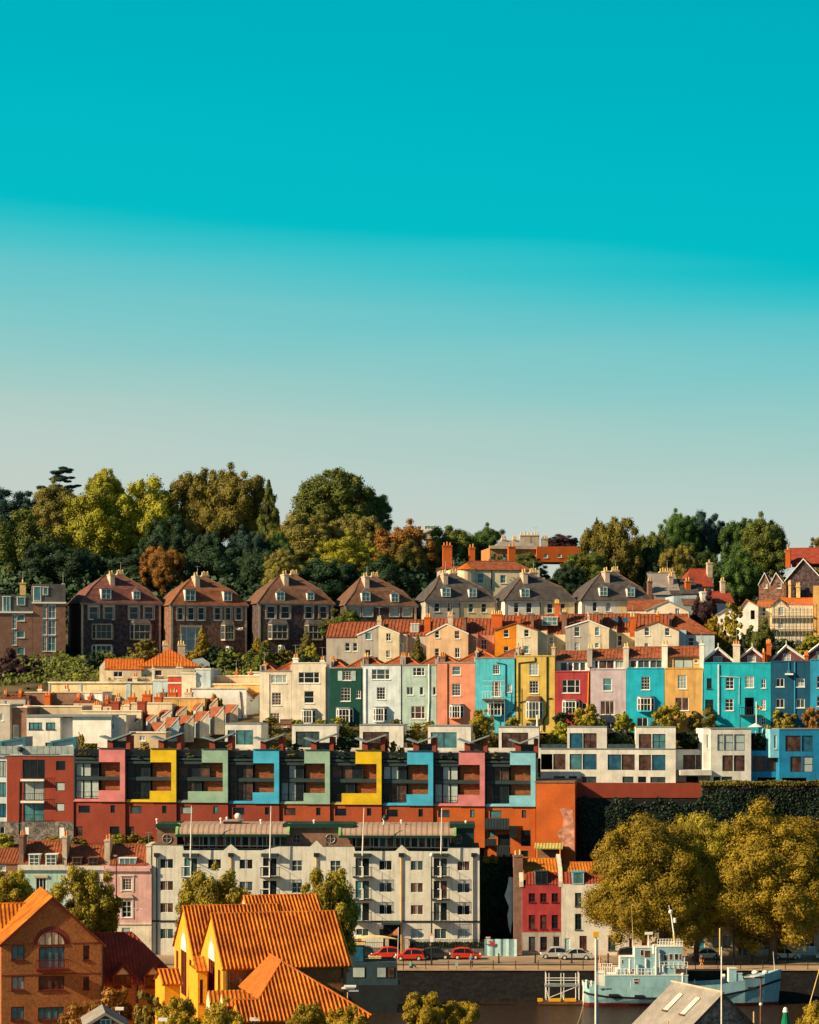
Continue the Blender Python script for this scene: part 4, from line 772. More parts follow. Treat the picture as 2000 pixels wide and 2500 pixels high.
b = house('bright cyan blue house with a white corner bay window', 1530, 1622, 1633, P['blue'], [(1566, 1652, 1587, 1684, 'g', 'dk'), (1556, 1752, 1582, 1776, 'c', 'dk')], 'a', bays=[(1557, 1597, 1702, 1738)], attic=(1607, 1633, 1580, [(1539, 1612, 1555, 1630, 'p', 'br'), (1558, 1611, 1586, 1631, 'c', 'md'), (1588, 1611, 1617, 1631, 'c', 'md')], X['wf']), chims=[(1616, 1630, 1574, 1632, 1, P['chalk'], 2, 3, X['potb'])])
b = house('ochre yellow house with french windows, left of the teal houses', 1623, 1717, 1633, P['ochre'], [(1655, 1648, 1677, 1682, 'g', 'cu'), (1649, 1703, 1682, 1735, 'c', 'br')], 'a', attic=(1603, 1633, 1579, [(1645, 1608, 1692, 1631, 'c', 'lt', X['df']), (1696, 1611, 1705, 1619, 'p', 'br')], P['ochre']), chims=[(1708, 1719, 1571, 1634, 1, P['chalk'], 1, 3, X['potb'])], pipes=[([(1716, 1642), (1715, 1735)], .07, P['sage'])])
def gabled_top(b, x0, xa, x1, ya, ye, win):
    d = 4; tp = [(x0, ye), (xa, ya), (x1, ye)]; b.wall(x0, x1, ye, ye+28, 6, BR['purple'], [win] if win else [], top=tp, d0=d, name='gable_wall', gl=G['cu']); b.perp(tp, 6, T['tile'], d0=d, over=.35, barge=X['wf'])
    q = M(); p0 = b.L(xa, ya, d); q.tube((p0[0], d-.3, p0[1]), (p0[0], d-.3, p0[1]+.8), .07, X['wf'], n=5)
    for a, c in ((x0, xa), (x1, xa)):
        A = b.L(a, ye, d); q.tube((A[0]+(-.25 if a < xa else .25), d-.38, A[1]-.15), (p0[0], d-.38, p0[1]+.1), .13, X['wf'], n=4)
    q.build('bargeboard', b.root)
b = house('shadowed narrow teal-green house between the ochre house and the bright teal house', 1718, 1754, 1620, P['teal'], [(1726, 1656, 1738, 1682, 's', 'dk', X['df']), (1722, 1708, 1742, 1733, 'q', 'dk', X['df'])], 'f')
gabled_top(b, 1719, 1754, 1790, 1583, 1613, (1742, 1602, 1764, 1618, 'p', 'cu'))
b = house('broad bright teal house with a dark upper doorway and balcony', 1754.5, 1882, 1620, P['teal'], [(1772, 1654, 1792, 1682, 'x', 'dk'), (1771, 1706, 1791, 1735, 'x', 'dk'), (1820, 1651, 1841, 1679, 'x', 'cu'), (1859, 1658, 1870, 1680, 'q', 'md'), (1859, 1708, 1870, 1733, 'q', 'cu'), (1819, 1703, 1841, 1745, 'n'), (1859, 1752, 1870, 1770, 'q', 'dk')], 'f', pipes=[([(1755, 1622), (1755, 1745)], .13, P['pale']), ([(1756, 1651), (1805, 1654)], .05, P['pale']), ([(1806, 1655), (1805, 1720)], .05, P['pale'])], chims=[(1790, 1807, 1573, 1622, 3, P['ivory'], 3, 1.5, X['pot']), (1862, 1868, 1592, 1618, 1.5, OB, 1, 1)])
gabled_top(b, 1808, 1837, 1863, 1583, 1604, (1825, 1601, 1846, 1616, 'q', 'cu'))
q = M(); a = b.L(1806, 1745); c = b.L(1858, 1745); q.box(a[0], c[0], -1.8, -.05, a[1]-.2, a[1], X['df'])
for i in range(10): x = a[0]+(c[0]-a[0])*i/9; q.tube((x, -1.75, a[1]), (x, -1.75, a[1]+1.1), .03, X['black'], n=4)
q.tube((a[0], -1.75, a[1]+1.1), (c[0], -1.75, a[1]+1.1), .04, X['black'], n=4)
for x in (a[0]+.1, c[0]-.1): q.tube((x, -1.7, 0), (x, -1.7, a[1]), .08, X['df'], n=5)
q.build('balcony', b.root)
b = house('dark navy blue house with four white casement windows', 1882.5, 1978, 1616, P['navy'], [(1895, 1656, 1915, 1677, 'c', 'dk'), (1945, 1656, 1965, 1677, 'c', 'cu'), (1895, 1706, 1915, 1728, 'c', 'dk'), (1945, 1706, 1965, 1728, 'c', 'md')], 'f', pipes=[([(1927, 1616), (1927, 1650)], .08, P['sky']), ([(1941, 1616), (1941, 1740)], .1, P['sky'])], chims=[(1872, 1883, 1570, 1618, 3, OB, 3, 1.5, X['pot'])])
gabled_top(b, 1889, 1920, 1963, 1577, 1606, (1912, 1596, 1931, 1614, 'q', 'cu'))
q = M(); a = b.L(1917, 1648); q.box(a[0], a[0]+1.2, -.9, -.01, a[1], a[1]+.25, X['wf']); q.tube((a[0]+.6, -.5, a[1]+.25), (a[0]+.6, -.5, a[1]+.7), .3, X['tealf']); q.build('wall_hopper', b.root)
b = house('light azure house cut by the right edge, beside the navy house', 1978.5, 2060, 1612, P['sky'], [(1995, 1650, 2012, 1680, 's', 'dk'), (1995, 1700, 2012, 1725, 's', 'dk')], 'f', chims=[(1965, 1974, 1598, 1616, 2, OB, 2, 1, X['pot'])])
gabled_top(b, 1966, 2008, 2050, 1568, 1600, (1993, 1590, 2006, 1612, 'p', 'cu'))
# ================================================================ cluster on the left, below the villas
GE = 'small houses tumbling down the hill on the left'
b = B('orange_roofed_house', 'cream house with a bright orange hipped roof and two grey chimneys', 'house', 243, 1700, 384, 6)
b.wall(243, 345, 1636, 1690, 9, P['cream'], [(277, 1639, 300, 1653, 'c', 'dk')], top=[(243, 1628), (256, 1612), (258, 1636), (345, 1636)]); b.ridge(256, 350, 1634, 1610, 7, T['tileo'], over=.1, rib=.5)
b.wall(340, 487, 1626, 1690, 9, P['cream'], [(378, 1636, 396, 1650, 'p', 'br')], d0=.8); b.ridge(338, 487, 1626, 1588, 9, T['tileo'], d0=.8, hipl=4.6, hipr=4.4, over=.2, rib=.5)
b.wall(488, 513, 1632, 1680, 8, P['lblue'], [(501, 1620, 506, 1635, 'p')][:0], d0=.6, name='side_wall', cap=True); b.wall(470, 512, 1616, 1640, 5, P['lblue'], top=[(470, 1610), (495, 1606), (512, 1618)], d0=7, name='rear_wall')
b.chimney(397, 411, 1573, 1602, 8, BR['dress'], 3, 1.2); b.chimney(434, 452, 1573, 1603, 7.5, BR['dress'], 3, 1.2)
b = B('terrace_wall_house', 'long low ochre rendered house front with a shuttered terrace in the left cluster', 'house', 119, 1740, 378, -6, GE)
b.wall(119, 372, 1668, 1740, 8, P['paleyel'], [(284, 1701, 299, 1717, 'p', 'dk')], cap=True, skew=0)
q = M()
for x0, x1 in ((119, 122), (194, 199), (308, 319)): a = b.L(x0, 1740); c = b.L(x1, 1668); q.box(a[0], c[0], -.12, -.002, a[1], c[1], P['lblue'])
a = b.L(119, 1668); c = b.L(373, 1664); q.box(a[0]-.1, c[0], -.25, 8, a[1]+.003, c[1], P['ivory']); q.build('coping', b.root)
b = B('rooftop_terrace_house', 'tan low house with chimney pots above the ochre front', 'house', 280, 1690, 382, 4, GE)
b.wall(298, 470, 1652, 1690, 5, P['tan'], [(310, 1655, 325, 1668, 'p', 'br')], cap=True); b.chimney(325, 335, 1652, 1672, -1, P['ivory'], 2, .8, X['pot']); b.chimney(371, 377, 1630, 1655, -.5, P['ivory'], 1, .6, X['pot']); b.chimney(430, 446, 1628, 1650, 1, P['ivory'], 2, .8, X['pot'])
def small(label, x0, x1, yt, yb, Y, m, wins=(), yaw=-10, dep=6, chims=(), top=None, name='cottage', capm=None, cap=True, grp=GE):
    b = B(name, label, 'house', x0, yb, Y, yaw, grp); b.wall(x0, x1, yt, yb, dep, m, wins, top=top)
    if cap and not top:
        a = b.L(x0, yt); c = b.L(x1, yt); q = M(); q.box(a[0]-.08, c[0]+.08, -.12, dep+.1, a[1]+.003, a[1]+.22, capm or P['ivory']); b.addroof(q)
    for c_ in chims: b.chimney(*c_)
    return b
small('icy white cottage front between the ochre house and the red house', 373, 410, 1662, 1720, 376, P['lblue'], [(383, 1672, 390, 1680, 'p')][:0])
b = small('brick-red painted house with a white band across its front', 410.5, 443, 1652, 1715, 375.5, P['brickred'], [(418, 1683, 432, 1700, 's', 'cu')])
q = M(); a = b.L(410, 1669); c = b.L(443, 1666); q.box(a[0], c[0], -.1, -.002, a[1], c[1], X['wf']); q.build('string_course', b.root)
small('cream windowless house right of the brick-red house', 443.5, 478, 1645, 1715, 375, P['ivory']); small('pale blue house end beside the dark trees, right of the cream windowless house', 478.5, 514, 1635, 1710, 375, P['lblue'], [(488, 1664, 493, 1678, 'p')])
small('low brown rendered range with terracotta pots at the left', 62, 198, 1692, 1720, 374, BR['brown'], chims=[(92, 102, 1682, 1694, 1, P['ivory'], 2, .7, X['pot']), (155, 166, 1682, 1694, 1, P['ivory'], 2, .7, X['pot']), (108, 122, 1696, 1715, -1, OB, 2, 1, X['pot'])], dep=5, capm=P['tan'])
small('white square gable block behind the terracotta chimneys', 198.5, 250, 1692, 1745, 372, P['chalk'], dep=5)
small('tan garden-side house low on the left with pale blue centre bay', 24, 200, 1726, 1760, 364, P['tan'], dep=5, chims=[(64, 72, 1720, 1730, 1, OB, 1, .7, X['pot'])])
b = small('very dark brown gable wall beside a grey rendered wall at the left edge', 24.5, 66, 1728, 1830, 358, BR['brown'], [(32, 1770, 45, 1800, 'p', 'cu')], dep=6)
small('grey rendered house cut by the left edge above the red brick flats', -20, 24, 1722, 1830, 357.5, P['grey'], [(0, 1742, 8, 1760, 'p', 'cu')], dep=6)
small('tan parapeted range in front of the dark trees, left of the painted terrace', 520, 634, 1652, 1700, 377, P['peach'], dep=5, chims=[(574, 580, 1640, 1658, 1, OB, 1, .7, X['pot']), (608, 616, 1642, 1652, 2, OB, 1, .7, X['pot'])])
small('low ochre range in front of the tan parapeted range', 508, 634, 1672, 1700, 375, P['ochre'], dep=1.5); small('small white gable behind the tan parapeted range', 605, 634, 1643, 1660, 384, P['chalk'], dep=4)
b = small('long blank white house with a slanting brown pipe', 466, 601, 1682, 1765, 371, P['chalk'], yaw=-2, dep=8)
b.pipe([(586, 1688), (593, 1762)], .08, X['rust'])
b = B('white_gabled_house', 'small white gabled house with a round window wedged beside the painted terrace', 'house', 601.5, 1765, 372, 14, GE)
b.wall(601.5, 633, 1682, 1765, 5, P['pale'], [(607, 1695, 611, 1699, 'p'), (610, 1708, 617, 1714, 'p', 'dk')], top=[(601.5, 1683), (619, 1702), (633, 1690)]); b.perp([(601.5, 1683), (619, 1702), (633, 1690)], 5, T['tile'])
# more small roofs and stacks crowding the slope
for (x0, x1, yt, yb_, Y_, mm_, lb_, ch) in ((505, 560, 1664, 1690, 378.5, 'ivory', 'small ivory house behind the low ochre range', [(515, 523, 1652, 1666, 1, OB, 2, .8, X['pot']), (545, 552, 1654, 1666, 2, BR['brown'], 1, .8, X['pot'])]),
   (250, 300, 1722, 1740, 369, 'peach', 'peach house back left of the second cream parapet', [(256, 264, 1706, 1724, 1, OB, 2, .8, X['pot']), (282, 292, 1702, 1724, 1, BR['dress'], 2, .8, X['pot'])]),
   (180, 232, 1714, 1735, 370.5, 'tan', 'tan flat roofed house in front of the white square gable', [(186, 194, 1702, 1716, 1, OB, 2, .8, X['pot']), (214, 222, 1700, 1716, 1, OB, 1, .8, X['pot'])]),
   (0, 62, 1705, 1730, 372, 'grey', 'grey low house in front of the dark left edge shrubs', [(8, 16, 1694, 1707, 1, BR['brown'], 2, .8, X['pot']), (44, 52, 1692, 1707, 1, OB, 2, .8, X['pot'])])):
    b = B('cottage', lb_, 'house', x0, yb_+30, Y_, -10, GE); b.wall(x0, x1, yt, yb_+30, 5, P[mm_], [(x0+12, yt+6, x0+19, yt+15, 's', 'dk')]); b.ridge(x0, x1, yt, yt-9, 6, T['tile'], over=.1, rib=.6, amp=.09)
    for c_ in ch: b.chimney(*c_)
# parapet walls with chimneys above the stepped cottages
def parapet(label, x0, x1, yt, Y, chims, m=P['cream'], yb=None, dep=3):
    b = B('parapet_house', label, 'house', x0, yb or yt+60, Y, -8, GE); b.wall(x0, x1, yt, yb or yt+60, dep, m, cap=True)
    a = b.L(x0, yt); c = b.L(x1, yt); q = M(); q.box(a[0]-.1, c[0]+.1, -.12, .4, a[1], a[1]+.2, P['ivory']); b.addroof(q, 'coping')
    for c_ in chims: b.chimney(*c_)
P3 = X['pot']
parapet('cream parapeted house back with two orange chimneys, lowest on the left', 200, 345, 1737, 362, [(228, 247, 1722, 1740, .5, P['cream'], 4, 1, P3), (272, 290, 1712, 1738, .5, BR['brick'], 1, 1, P3), (298, 316, 1720, 1738, .8, P['cream'], 4, 1, P3), (335, 354, 1712, 1740, 1, BR['brick'], 1, 1.2, P3)], dep=4)
parapet('cream parapeted house back behind the first, with bright orange stacks', 300, 420, 1718, 366, [(312, 330, 1702, 1725, .5, OB, 2, 1, P3), (348, 368, 1695, 1712, 1, OB, 2, 1, P3), (376, 394, 1701, 1722, .5, OB, 2, 1, P3)])
parapet('ochre parapeted house back with one bright orange stack and a brown stack', 385, 500, 1705, 369, [(412, 430, 1690, 1712, .5, OB, 2, 1, P3), (451, 468, 1690, 1706, .5, BR['dress'], 2, 1, P3), (388, 405, 1690, 1703, 1, BR['brown'], 1, 1, P3)], m=P['ochre'])
def cottage(label, xl, xr, yr, xe, ye, Y, m, win=None, yb=None, rm='tile', em=None, ridge_l=None, dep=4.6):
    """lean-to rear wing: wall facing us rises from eave (xe,ye) to ridge (xr,yr); its roof runs back to the left"""
    yb = yb or ye+40; b = B('lean_to_cottage', label, 'house', xe, yb, Y, 2, 'stepped lean-to cottages with red roofs')
    ws = [win] if win else []
    b.wall(xe, xr, ye, yb, .1, m, ws, top=[(xe, ye), (xr, yr)], skew=-.02)
    (u0, z0), (u1, z1) = b.L(xe, ye), b.L(xr, yr); ul, zl = b.L(xl, yr, 0); sk = ul-u1; q = M()
    # parallelogram plan: back edge shifted left by sk over the depth
    d = dep; q.face([(u0, 0, z0+.02), (u1, 0, z1+.02), (u1+sk, d, z1+.02), (u0+sk*.5, d, z0+.02)], T[rm]); q.face([(u1, 0, z1+.02), (u1+.15, 0, z1-.2), (u1+sk, d, z1-.2), (u1+sk, d, z1+.02)], T[rm])
    q.box(u1+sk, u1, d*.35, d*.5, z1-.3, z1+.14, P['ivory']) if False else None
    b.addroof(q)
    q = M(); q.face([(u0, 0, 0), (u0, 0, z0), (u0+sk*.45, d, z0), (u0+sk*.45, d, 0)], em or P['lblue']); q.face([(u1, 0, 0), (u1+sk, d, 0), (u1+sk, d, z1), (u1, 0, z1)], m); q.build('side_wall', b.root)  # eave wall defaults to light blue: bluish shade put into its colour
    q = M(); ln = Vector((u1-u0, 0, z1-z0)); nrm_ = Vector((-ln.z, 0, ln.x)).normalized()*.14; q.prism([(u0, z0), (u1, z1), (u1+nrm_.x*.1, z1+.16), (u0, z0+.16)], -.06, .2, P['chalk']); q.build('verge_coping', b.root)
    return b
CT = [(548, 581, 1720, 561, 1745, 361, P['peach'], (566, 1745, 571, 1756, 'p', 'cu'), 'highest right cottage of the stepped lean-tos, peach wall'),
 (511, 547, 1726, 524, 1753, 359.5, P['cream'], (531, 1757, 536, 1763, 'p', 'md'), 'cream lean-to cottage just left of the peach one'),
 (474, 511, 1737, 488, 1763, 358, P['ivory'], (493, 1768, 498, 1780, 'p', 'cu'), 'ivory lean-to cottage with dark red roof, third from the right'),
 (437, 473, 1747, 450, 1772, 356.5, P['cream'], (455, 1775, 461, 1784, 'p', 'dk'), 'yellowish lean-to cottage fourth from the right with a tiny dark window'),
 (402, 437, 1752, 412, 1780, 355, P['lblue'], (419, 1778, 424, 1790, 'p', 'cu'), 'pale blue walled lean-to cottage with orange-red roof'),
 (420, 456, 1724, 432, 1744, 364, P['tan'], None, 'brown-roofed lean-to behind the pale blue walled cottage'),
 (460, 495, 1716, 478, 1735, 366, P['ivory'], None, 'small red inverted-triangle roof behind the middle lean-tos'),
 (498, 532, 1704, 512, 1724, 368, P['peach'], None, 'lean-to with a skylight directly below the long white house'),
 (382, 418, 1733, 394, 1752, 362, P['ivory'], None, 'red triangular lean-to roof with bright white verge, behind the left group'),
 (345, 382, 1745, 362, 1762, 359, P['cream'], None, 'small orange-red lean-to roof beneath the red brick stacks'),
 (365, 403, 1764, 380, 1790, 353, P['ivory'], None, 'lowest wide lean-to with half shaded roof and white verge'),
 (310, 345, 1754, 322, 1772, 357, P['cream'], None, 'small red valley roof behind the white modern flats')]
for (xl, xr, yr, xe, ye, Y, m_, wn, lb) in CT: cottage(lb, xl, xr, yr, xe, ye, Y, m_, wn)
b = small('beige windowed back wall below the lowest lean-to roofs', 318, 405, 1790, 1828, 350, P['tan'], [(341, 1797, 355, 1809, 'c', 'cu')], dep=3)
b = B('white_flats', 'white modern flats with blue-grey roof edge and strip windows at the left', 'apartment block', 65, 1850, 352, -6)
b.wall(65, 147, 1750, 1850, 9, P['white'], [(70, 1764, 103, 1781, 'w', 'tl', X['df']), (112, 1764, 135, 1781, 'c', 'tl', X['df']), (111, 1813, 126, 1833, 'p', 'tl', X['df'])]); b.wall(147.3, 177, 1752, 1850, 8, P['white'], d0=1.2, name='recessed_wall'); b.wall(177.4, 271, 1750, 1850, 9, P['chalk'], [(206, 1815, 238, 1840, 'w', 'dk', X['df'])], d0=.3)
b.wall(271.4, 290, 1750, 1850, 7, P['lblue'], [(273, 1765, 279, 1782, 'p', 'md')], d0=1); b.wall(290.3, 308, 1746, 1850, 7, P['ivory'], d0=1.4)
b.flat(65, 272, 1750, 9.5, T['lead'], .3, .15)
# ================================================================ white framed flats behind and right of the box row
def frame_box(label, x0, x1, yt, yb, Y, m, wins, yaw=-4, dep=8, side=None, cat='apartment block', name='white_framed_flat', grp='white framed hillside flats', fm=None, capm=None):
    b = B(name, label, cat, x0, yb, Y, yaw, grp); b.wall(x0, x1, yt, yb, dep, m, wins, fm=fm or X['df'], sidem=side, sill=False, ft=.07)
    a = b.L(x0, yt); c = b.L(x1, yt); q = M(); q.box(a[0]-.06, c[0]+.06, -.08, dep+.05, a[1]+.003, a[1]+.14, capm or T['lead']); b.addroof(q)
    return b
frame_box('white framed box window flat, left end of the row behind the coloured panels', 549, 638, 1768, 1850, 352, P['white'], [(556, 1783, 574, 1818, 'p', 'tl'), (576, 1783, 618, 1818, 'c', 'tl')])
frame_box('white box flat with scaffold poles behind the second green panel', 713, 822, 1771, 1850, 352, P['white'], [(722, 1786, 780, 1825, 'w', 'md')])
frame_box('white framed flat with brown room behind glass above the centre yellow panel', 878, 985, 1771, 1850, 352, P['white'], [(886, 1787, 950, 1829, 'w', 'br')])
frame_box('white framed flat with pale green blinds above the right pink panel', 1045, 1150, 1773, 1850, 352, P['white'], [(1052, 1788, 1115, 1830, 'c', 'tl')])
frame_box('white framed flat with orange interior behind the rightmost light blue panel', 1218, 1316, 1776, 1850, 352, P['white'], [(1225, 1789, 1290, 1829, 'w', 'br')])
wb = B('garden_terrace_wall', 'low white terrace wall running behind the roof gardens of the panel houses', 'wall', 540, 1850, 351, -4); wb.wall(540, 1320, 1826, 1850, .4, P['white'])
GW = 'white framed hillside flats'
b = frame_box('wide white gridded flats with two raised bays, directly right of the coloured panel row', 1320, 1650, 1829, 1912, 351, P['white'],
   [(1321, 1841, 1349, 1879, 'n'), (1351, 1841, 1381, 1879, 'p', 'br'), (1391, 1841, 1421, 1879, 'p', 'tl'), (1423, 1841, 1457, 1879, 'p', 'bl'), (1484, 1842, 1517, 1880, 'p', 'bl'), (1518, 1842, 1550, 1880, 'p', 'br'), (1560, 1843, 1590, 1881, 'p', 'br'), (1592, 1843, 1625, 1881, 'p', 'bl'),
    (1352, 1895, 1380, 1911, 'p', 'md'), (1389, 1895, 1409, 1911, 'p', 'dk'), (1419, 1896, 1456, 1911, 'c', 'md'), (1520, 1896, 1547, 1911, 'p', 'md'), (1558, 1896, 1578, 1911, 'p', 'dk'), (1588, 1897, 1625, 1911, 'c', 'md')], dep=9)
b.wall(1385, 1482, 1776, 1829, 8, P['white'], [(1391, 1790, 1423, 1829, 'p', 'bl', X['df']), (1424, 1790, 1457, 1829, 'q', 'br', X['df'])], d0=.003, sill=False, name='upper_wall'); b.wall(1553, 1650, 1776, 1829, 8, P['white'], [(1560, 1792, 1591, 1830, 'p', 'br', X['df']), (1593, 1792, 1625, 1830, 'q', 'tl', X['df'])], d0=.003, sill=False, name='upper_wall')
for x0, x1 in ((1385, 1482), (1553, 1650)): b.flat(x0, x1, 1776, 8, T['lead'], .12, .05)
q = M()
for x0, x1 in ((1321, 1384), (1484, 1552)):
    a = b.L(x0, 1829); c = b.L(x1, 1817); q.box(a[0], c[0], .1, .13, a[1], c[1], G['md'])
q.build('glass_balustrade', b.root)
q = M(); a = b.L(1386, 1903); c = b.L(1414, 1911); q.box(a[0], c[0], -.6, -.1, c[1], a[1], X['whitem']); q.build('air_unit', b.root)
b = frame_box('white framed flats with a cream sunlit left flank, nearer the blue block', 1735, 1834, 1780, 1912, 350, P['white'], [(1752, 1793, 1767, 1833, 's', 'lt'), (1768, 1793, 1791, 1833, 's', 'lt'), (1793, 1793, 1819, 1833, 's', 'lt'), (1764, 1844, 1790, 1883, 'p', 'br'), (1792, 1844, 1819, 1883, 'p', 'br'), (1742, 1896, 1759, 1910, 'p', 'dk'), (1763, 1896, 1788, 1910, 'p', 'md')], yaw=3)
b.wall(1717, 1734.6, 1779, 1885, 6, P['chalk'], [(1725, 1793, 1730, 1828, 'p', 'br')], d0=.6, name='sunlit_flank_wall'); b.wall(1650.5, 1734, 1830, 1912, 5, P['white'], [(1668, 1843, 1698, 1881, 'p', 'br'), (1699, 1843, 1729, 1881, 'p', 'br'), (1676, 1895, 1705, 1911, 'n')], d0=2.5, fm=X['df'], name='link_wall', sill=False, cap=True)  # left flank in brighter render, sunlight put into its colour
q = M(); a = b.L(1661, 1893, -.6); c = b.L(1738, 1880, -.6); q.box(a[0], c[0], -.6, 2.4, a[1], c[1], P['white']); q.build('balcony', b.root)
b = frame_box('bright blue framed flats at the right edge below the navy house', 1903, 2060, 1781, 1912, 349.5, P['bluebox'], [(1918, 1796, 1956, 1835, 'p', 'br'), (1958, 1796, 1985, 1835, 'p', 'bl'), (1930, 1847, 1958, 1885, 'p', 'br'), (1960, 1847, 1985, 1885, 's', 'lt'), (1910, 1899, 1970, 1911, 'n')], yaw=3, grp=None, name='blue_framed_flat')
b.wall(1881, 1902.6, 1780, 1850, 6, P['flb'], [(1890, 1795, 1896, 1828, 'p', 'br')], d0=.6, name='sunlit_flank_wall'); b.wall(1834.6, 1902.6, 1833, 1912, 5, P['bluebox'], [(1837, 1846, 1868, 1884, 'p', 'br'), (1869, 1846, 1900, 1884, 'p', 'br'), (1850, 1898, 1895, 1911, 'n')], d0=2.2, fm=X['df'], name='link_wall', sill=False, cap=True)  # left flank in lighter blue, its sunlit look painted in
# ================================================================ coloured panel houses
GF = 'brick town houses with coloured C-shaped panels'
U = [(180, 306, P['fpink'], 'pink', 0, 'pink'), (306, 431, P['fyel'], 'yellow', 0, 'yel'), (431, 557, P['fsage'], 'pale green', 1, 'sage'), (557, 682, P['fblue'], 'sky blue', 0, 'blue'), (682, 806, P['fsage'], 'olive green', 0, 'sage'), (806, 932, P['fyel'], 'yellow', 1, 'yel'), (932, 1058, P['fblue'], 'blue', 0, 'blue'), (1058, 1184, P['fpink'], 'salmon pink', 0, 'pink'), (1184, 1308, P['flb'], 'light blue', 0, 'lb')]
LBL = ['town house with pink C-shaped panel, leftmost, beside the plain brick block', 'town house with yellow C-shaped panel between the pink and pale green ones, left side', 'town house with pale green panel whose lower bar is long, third from the left', 'town house with saturated sky blue panel under a yellow flowering roof pot',
       'town house with dull green panel between the sky blue and the second yellow one', 'town house with yellow panel whose lower bar is long, mid row', 'town house with speckled blue panel right of the long-barred yellow one', 'town house with salmon pink panel near the right end of the row', 'town house with pale light blue panel at the right end against orange brick']
GLS = [('lt', 'lt'), ('dk', 'dk'), ('br', 'br'), ('br', 'br'), ('cu', 'cu'), ('br', 'dk'), ('lt', 'br'), ('lt', 'lt'), ('br', 'br')]
WD = X['wood']
for i, (x0, x1, m, cn, long_, _) in enumerate(U):
    dy = round(i*1.25)
    Y = 340-i*.35; t0 = 1827+dy*.8; t1 = 1956+dy*1.2; b = B('panel_town_house', LBL[i], 'town house', x0, 2150 if i == 8 else 2060+dy, Y, -5, GF)
    yb = 2150 if i == 8 else 2060+dy; wd = [(x0+12, t1+11, x0+40, t1+29, 'p', ['dk', 'md', 'cu', 'dk', 'br', 'dk', 'dk', 'md', 'tl'][i], X['df']), (x0+90, t1+10, x0+101, t1+29, 'p', ['dk', 'dk', 'tl', 'dk', 'dk', 'dk', 'dk', 'tl', 'br'][i], X['df'])]
    if i == 0: wd += [(x0+5, 2018, x0+22, 2042, 'p', 'br', X['df']), (x0+88, 2018, x0+112, 2040, 'p', 'dk', X['df'])]
    if i == 1: wd += [(x0+5, 2018, x0+22, 2040, 'p', 'br', X['df'])]
    if i == 8: wd += [(x0+88, 2027, x0+112, 2066, 'p', 'dk', X['df']), (x0+8, 2029, x0+24, 2045, 'p', 'tl', X['df']), (x0+32, 2037, x0+62, 2066, 'p', 'dk', X['df']), (x0+88, 2077, x0+106, 2092, 'p', 'dk', X['df'])]
    b.wall(x0+.2, x1-.2, t1+1, yb, 9, BR['brick'] if i < 4 else BR['brick2'] if i < 7 else BR['orb'], wd, sill=False, name='brick_wall')  # brick steps brighter to the right, sunlight put into its colour
    q = M(); A = b.L(x0, t1); Cc = b.L(x1, t0); zt, zb_ = Cc[1], A[1]; ua, uc = A[0], Cc[0]; S = (uc-ua)/125.5
    # party walls, floors and back of the glazed storeys
    q.box(ua, ua+.18, .1, 9, zb_, zt-.1, X['df']); q.box(uc-.18, uc, .1, 9, zb_, zt-.1, P['grey']); q.box(ua+.2, uc-.2, 1.6, 1.9, zb_, zt-.6, X['df']); q.build('inner_wall', b.root)
    q = M(); zf = b.L(x0, 1902+dy)[1]; q.box(ua+.19, uc-.64, .2, 1.59, zf-.15, zf+.35, X['df']); q.box(ua+.19, uc-63*S, -.15, 1.59, zt-1.6, zt-1.3, X['df']); q.box(ua+.19, uc-63*S, .0, 1.5, zt-2.15, zt-1.75, X['df']); q.build('floor_slab', b.root)
    # timber clad recess
    q = M(); q.box(uc-62*S, uc-.25, .95, 1.55, zb_+.5, zt-.5, WD); 
    q.build('timber_cladding', b.root)
    # glazing strips
    for r, (z0, z1) in enumerate(((zf+.38, zt-2.2), (zb_+.35, zf-.2))):
        if r == 1 and long_: n = 3; W2 = 62*S
        else: n = 3; W2 = (62*S if not long_ else 82*S)
        for k in range(n):
            u = ua+.22+(W2-.3)*k/n; kk = b.rng.random(); gg = G[GLS[i][r]] if kk < .75 else G['dk']; fo = M(); wdt = (W2-.3)/n-.08
            fo.box(u, u+.06, .5, .58, z0, z1, X['df']); fo.box(u+wdt-.06, u+wdt, .5, .58, z0, z1, X['df']); fo.box(u+.06, u+wdt-.06, .5, .58, z1-.06, z1, X['df']); fo.box(u+.06, u+wdt-.06, .5, .58, z0, z0+.08, X['df'])
            w_ = fo.build('window', b.root); g2 = M(); g2.box(u+.06, u+wdt-.06, .53, .55, z0+.08, z1-.06, gg); g2.build('pane', w_)
    # railing of the lower balcony
    q = M(); zr = zb_+.3; ue = uc-(95 if long_ else 62)*S
    q.box(ua+.2, ue, -.05, .0, zr+1.0, zr+1.06, X['black']); q.box(ua+.2, ue, -.12, .4, zb_+.1, zb_+.32, m if not long_ else T['lead'])
    for k in range(8): u = ua+.25+(ue-ua-.3)*k/7; q.tube((u, -.03, zr), (u, -.03, zr+1.0), .02, X['black'], n=4)
    q.build('railing', b.root)
    # the coloured C-shaped panel
    th, tw_ = 33*S, 12*S; lb_ = (95 if long_ else 63)*S; bh = 26*S
    poly = [(uc-63*S, zt), (uc, zt), (uc, zb_-.05), (uc-lb_-.1, zb_-.05), (uc-lb_-.1, zb_+bh), (uc-tw_, zb_+bh), (uc-tw_, zt-th), (uc-63*S, zt-th)]
    q = M(); q.prism(poly[::-1], -.28, .35, m); q.box(ua+.02, uc-lb_-.12, -.2, .3, zb_-.05, zb_+.14, m); q.build('coloured_panel', b.root)
    q = M(); q.box(uc-63.5*S, uc+.02, -.47, .36, zt+.003, zt+.07, X['df']); q.build('panel_capping', b.root)
    # roof garden wall + penthouse with a winged roof
    q = M(); q.box(ua+.2, uc-.2, .4, 9, zt-1.15, zt-1.0, T['asphalt']); rf = b.addroof(q)
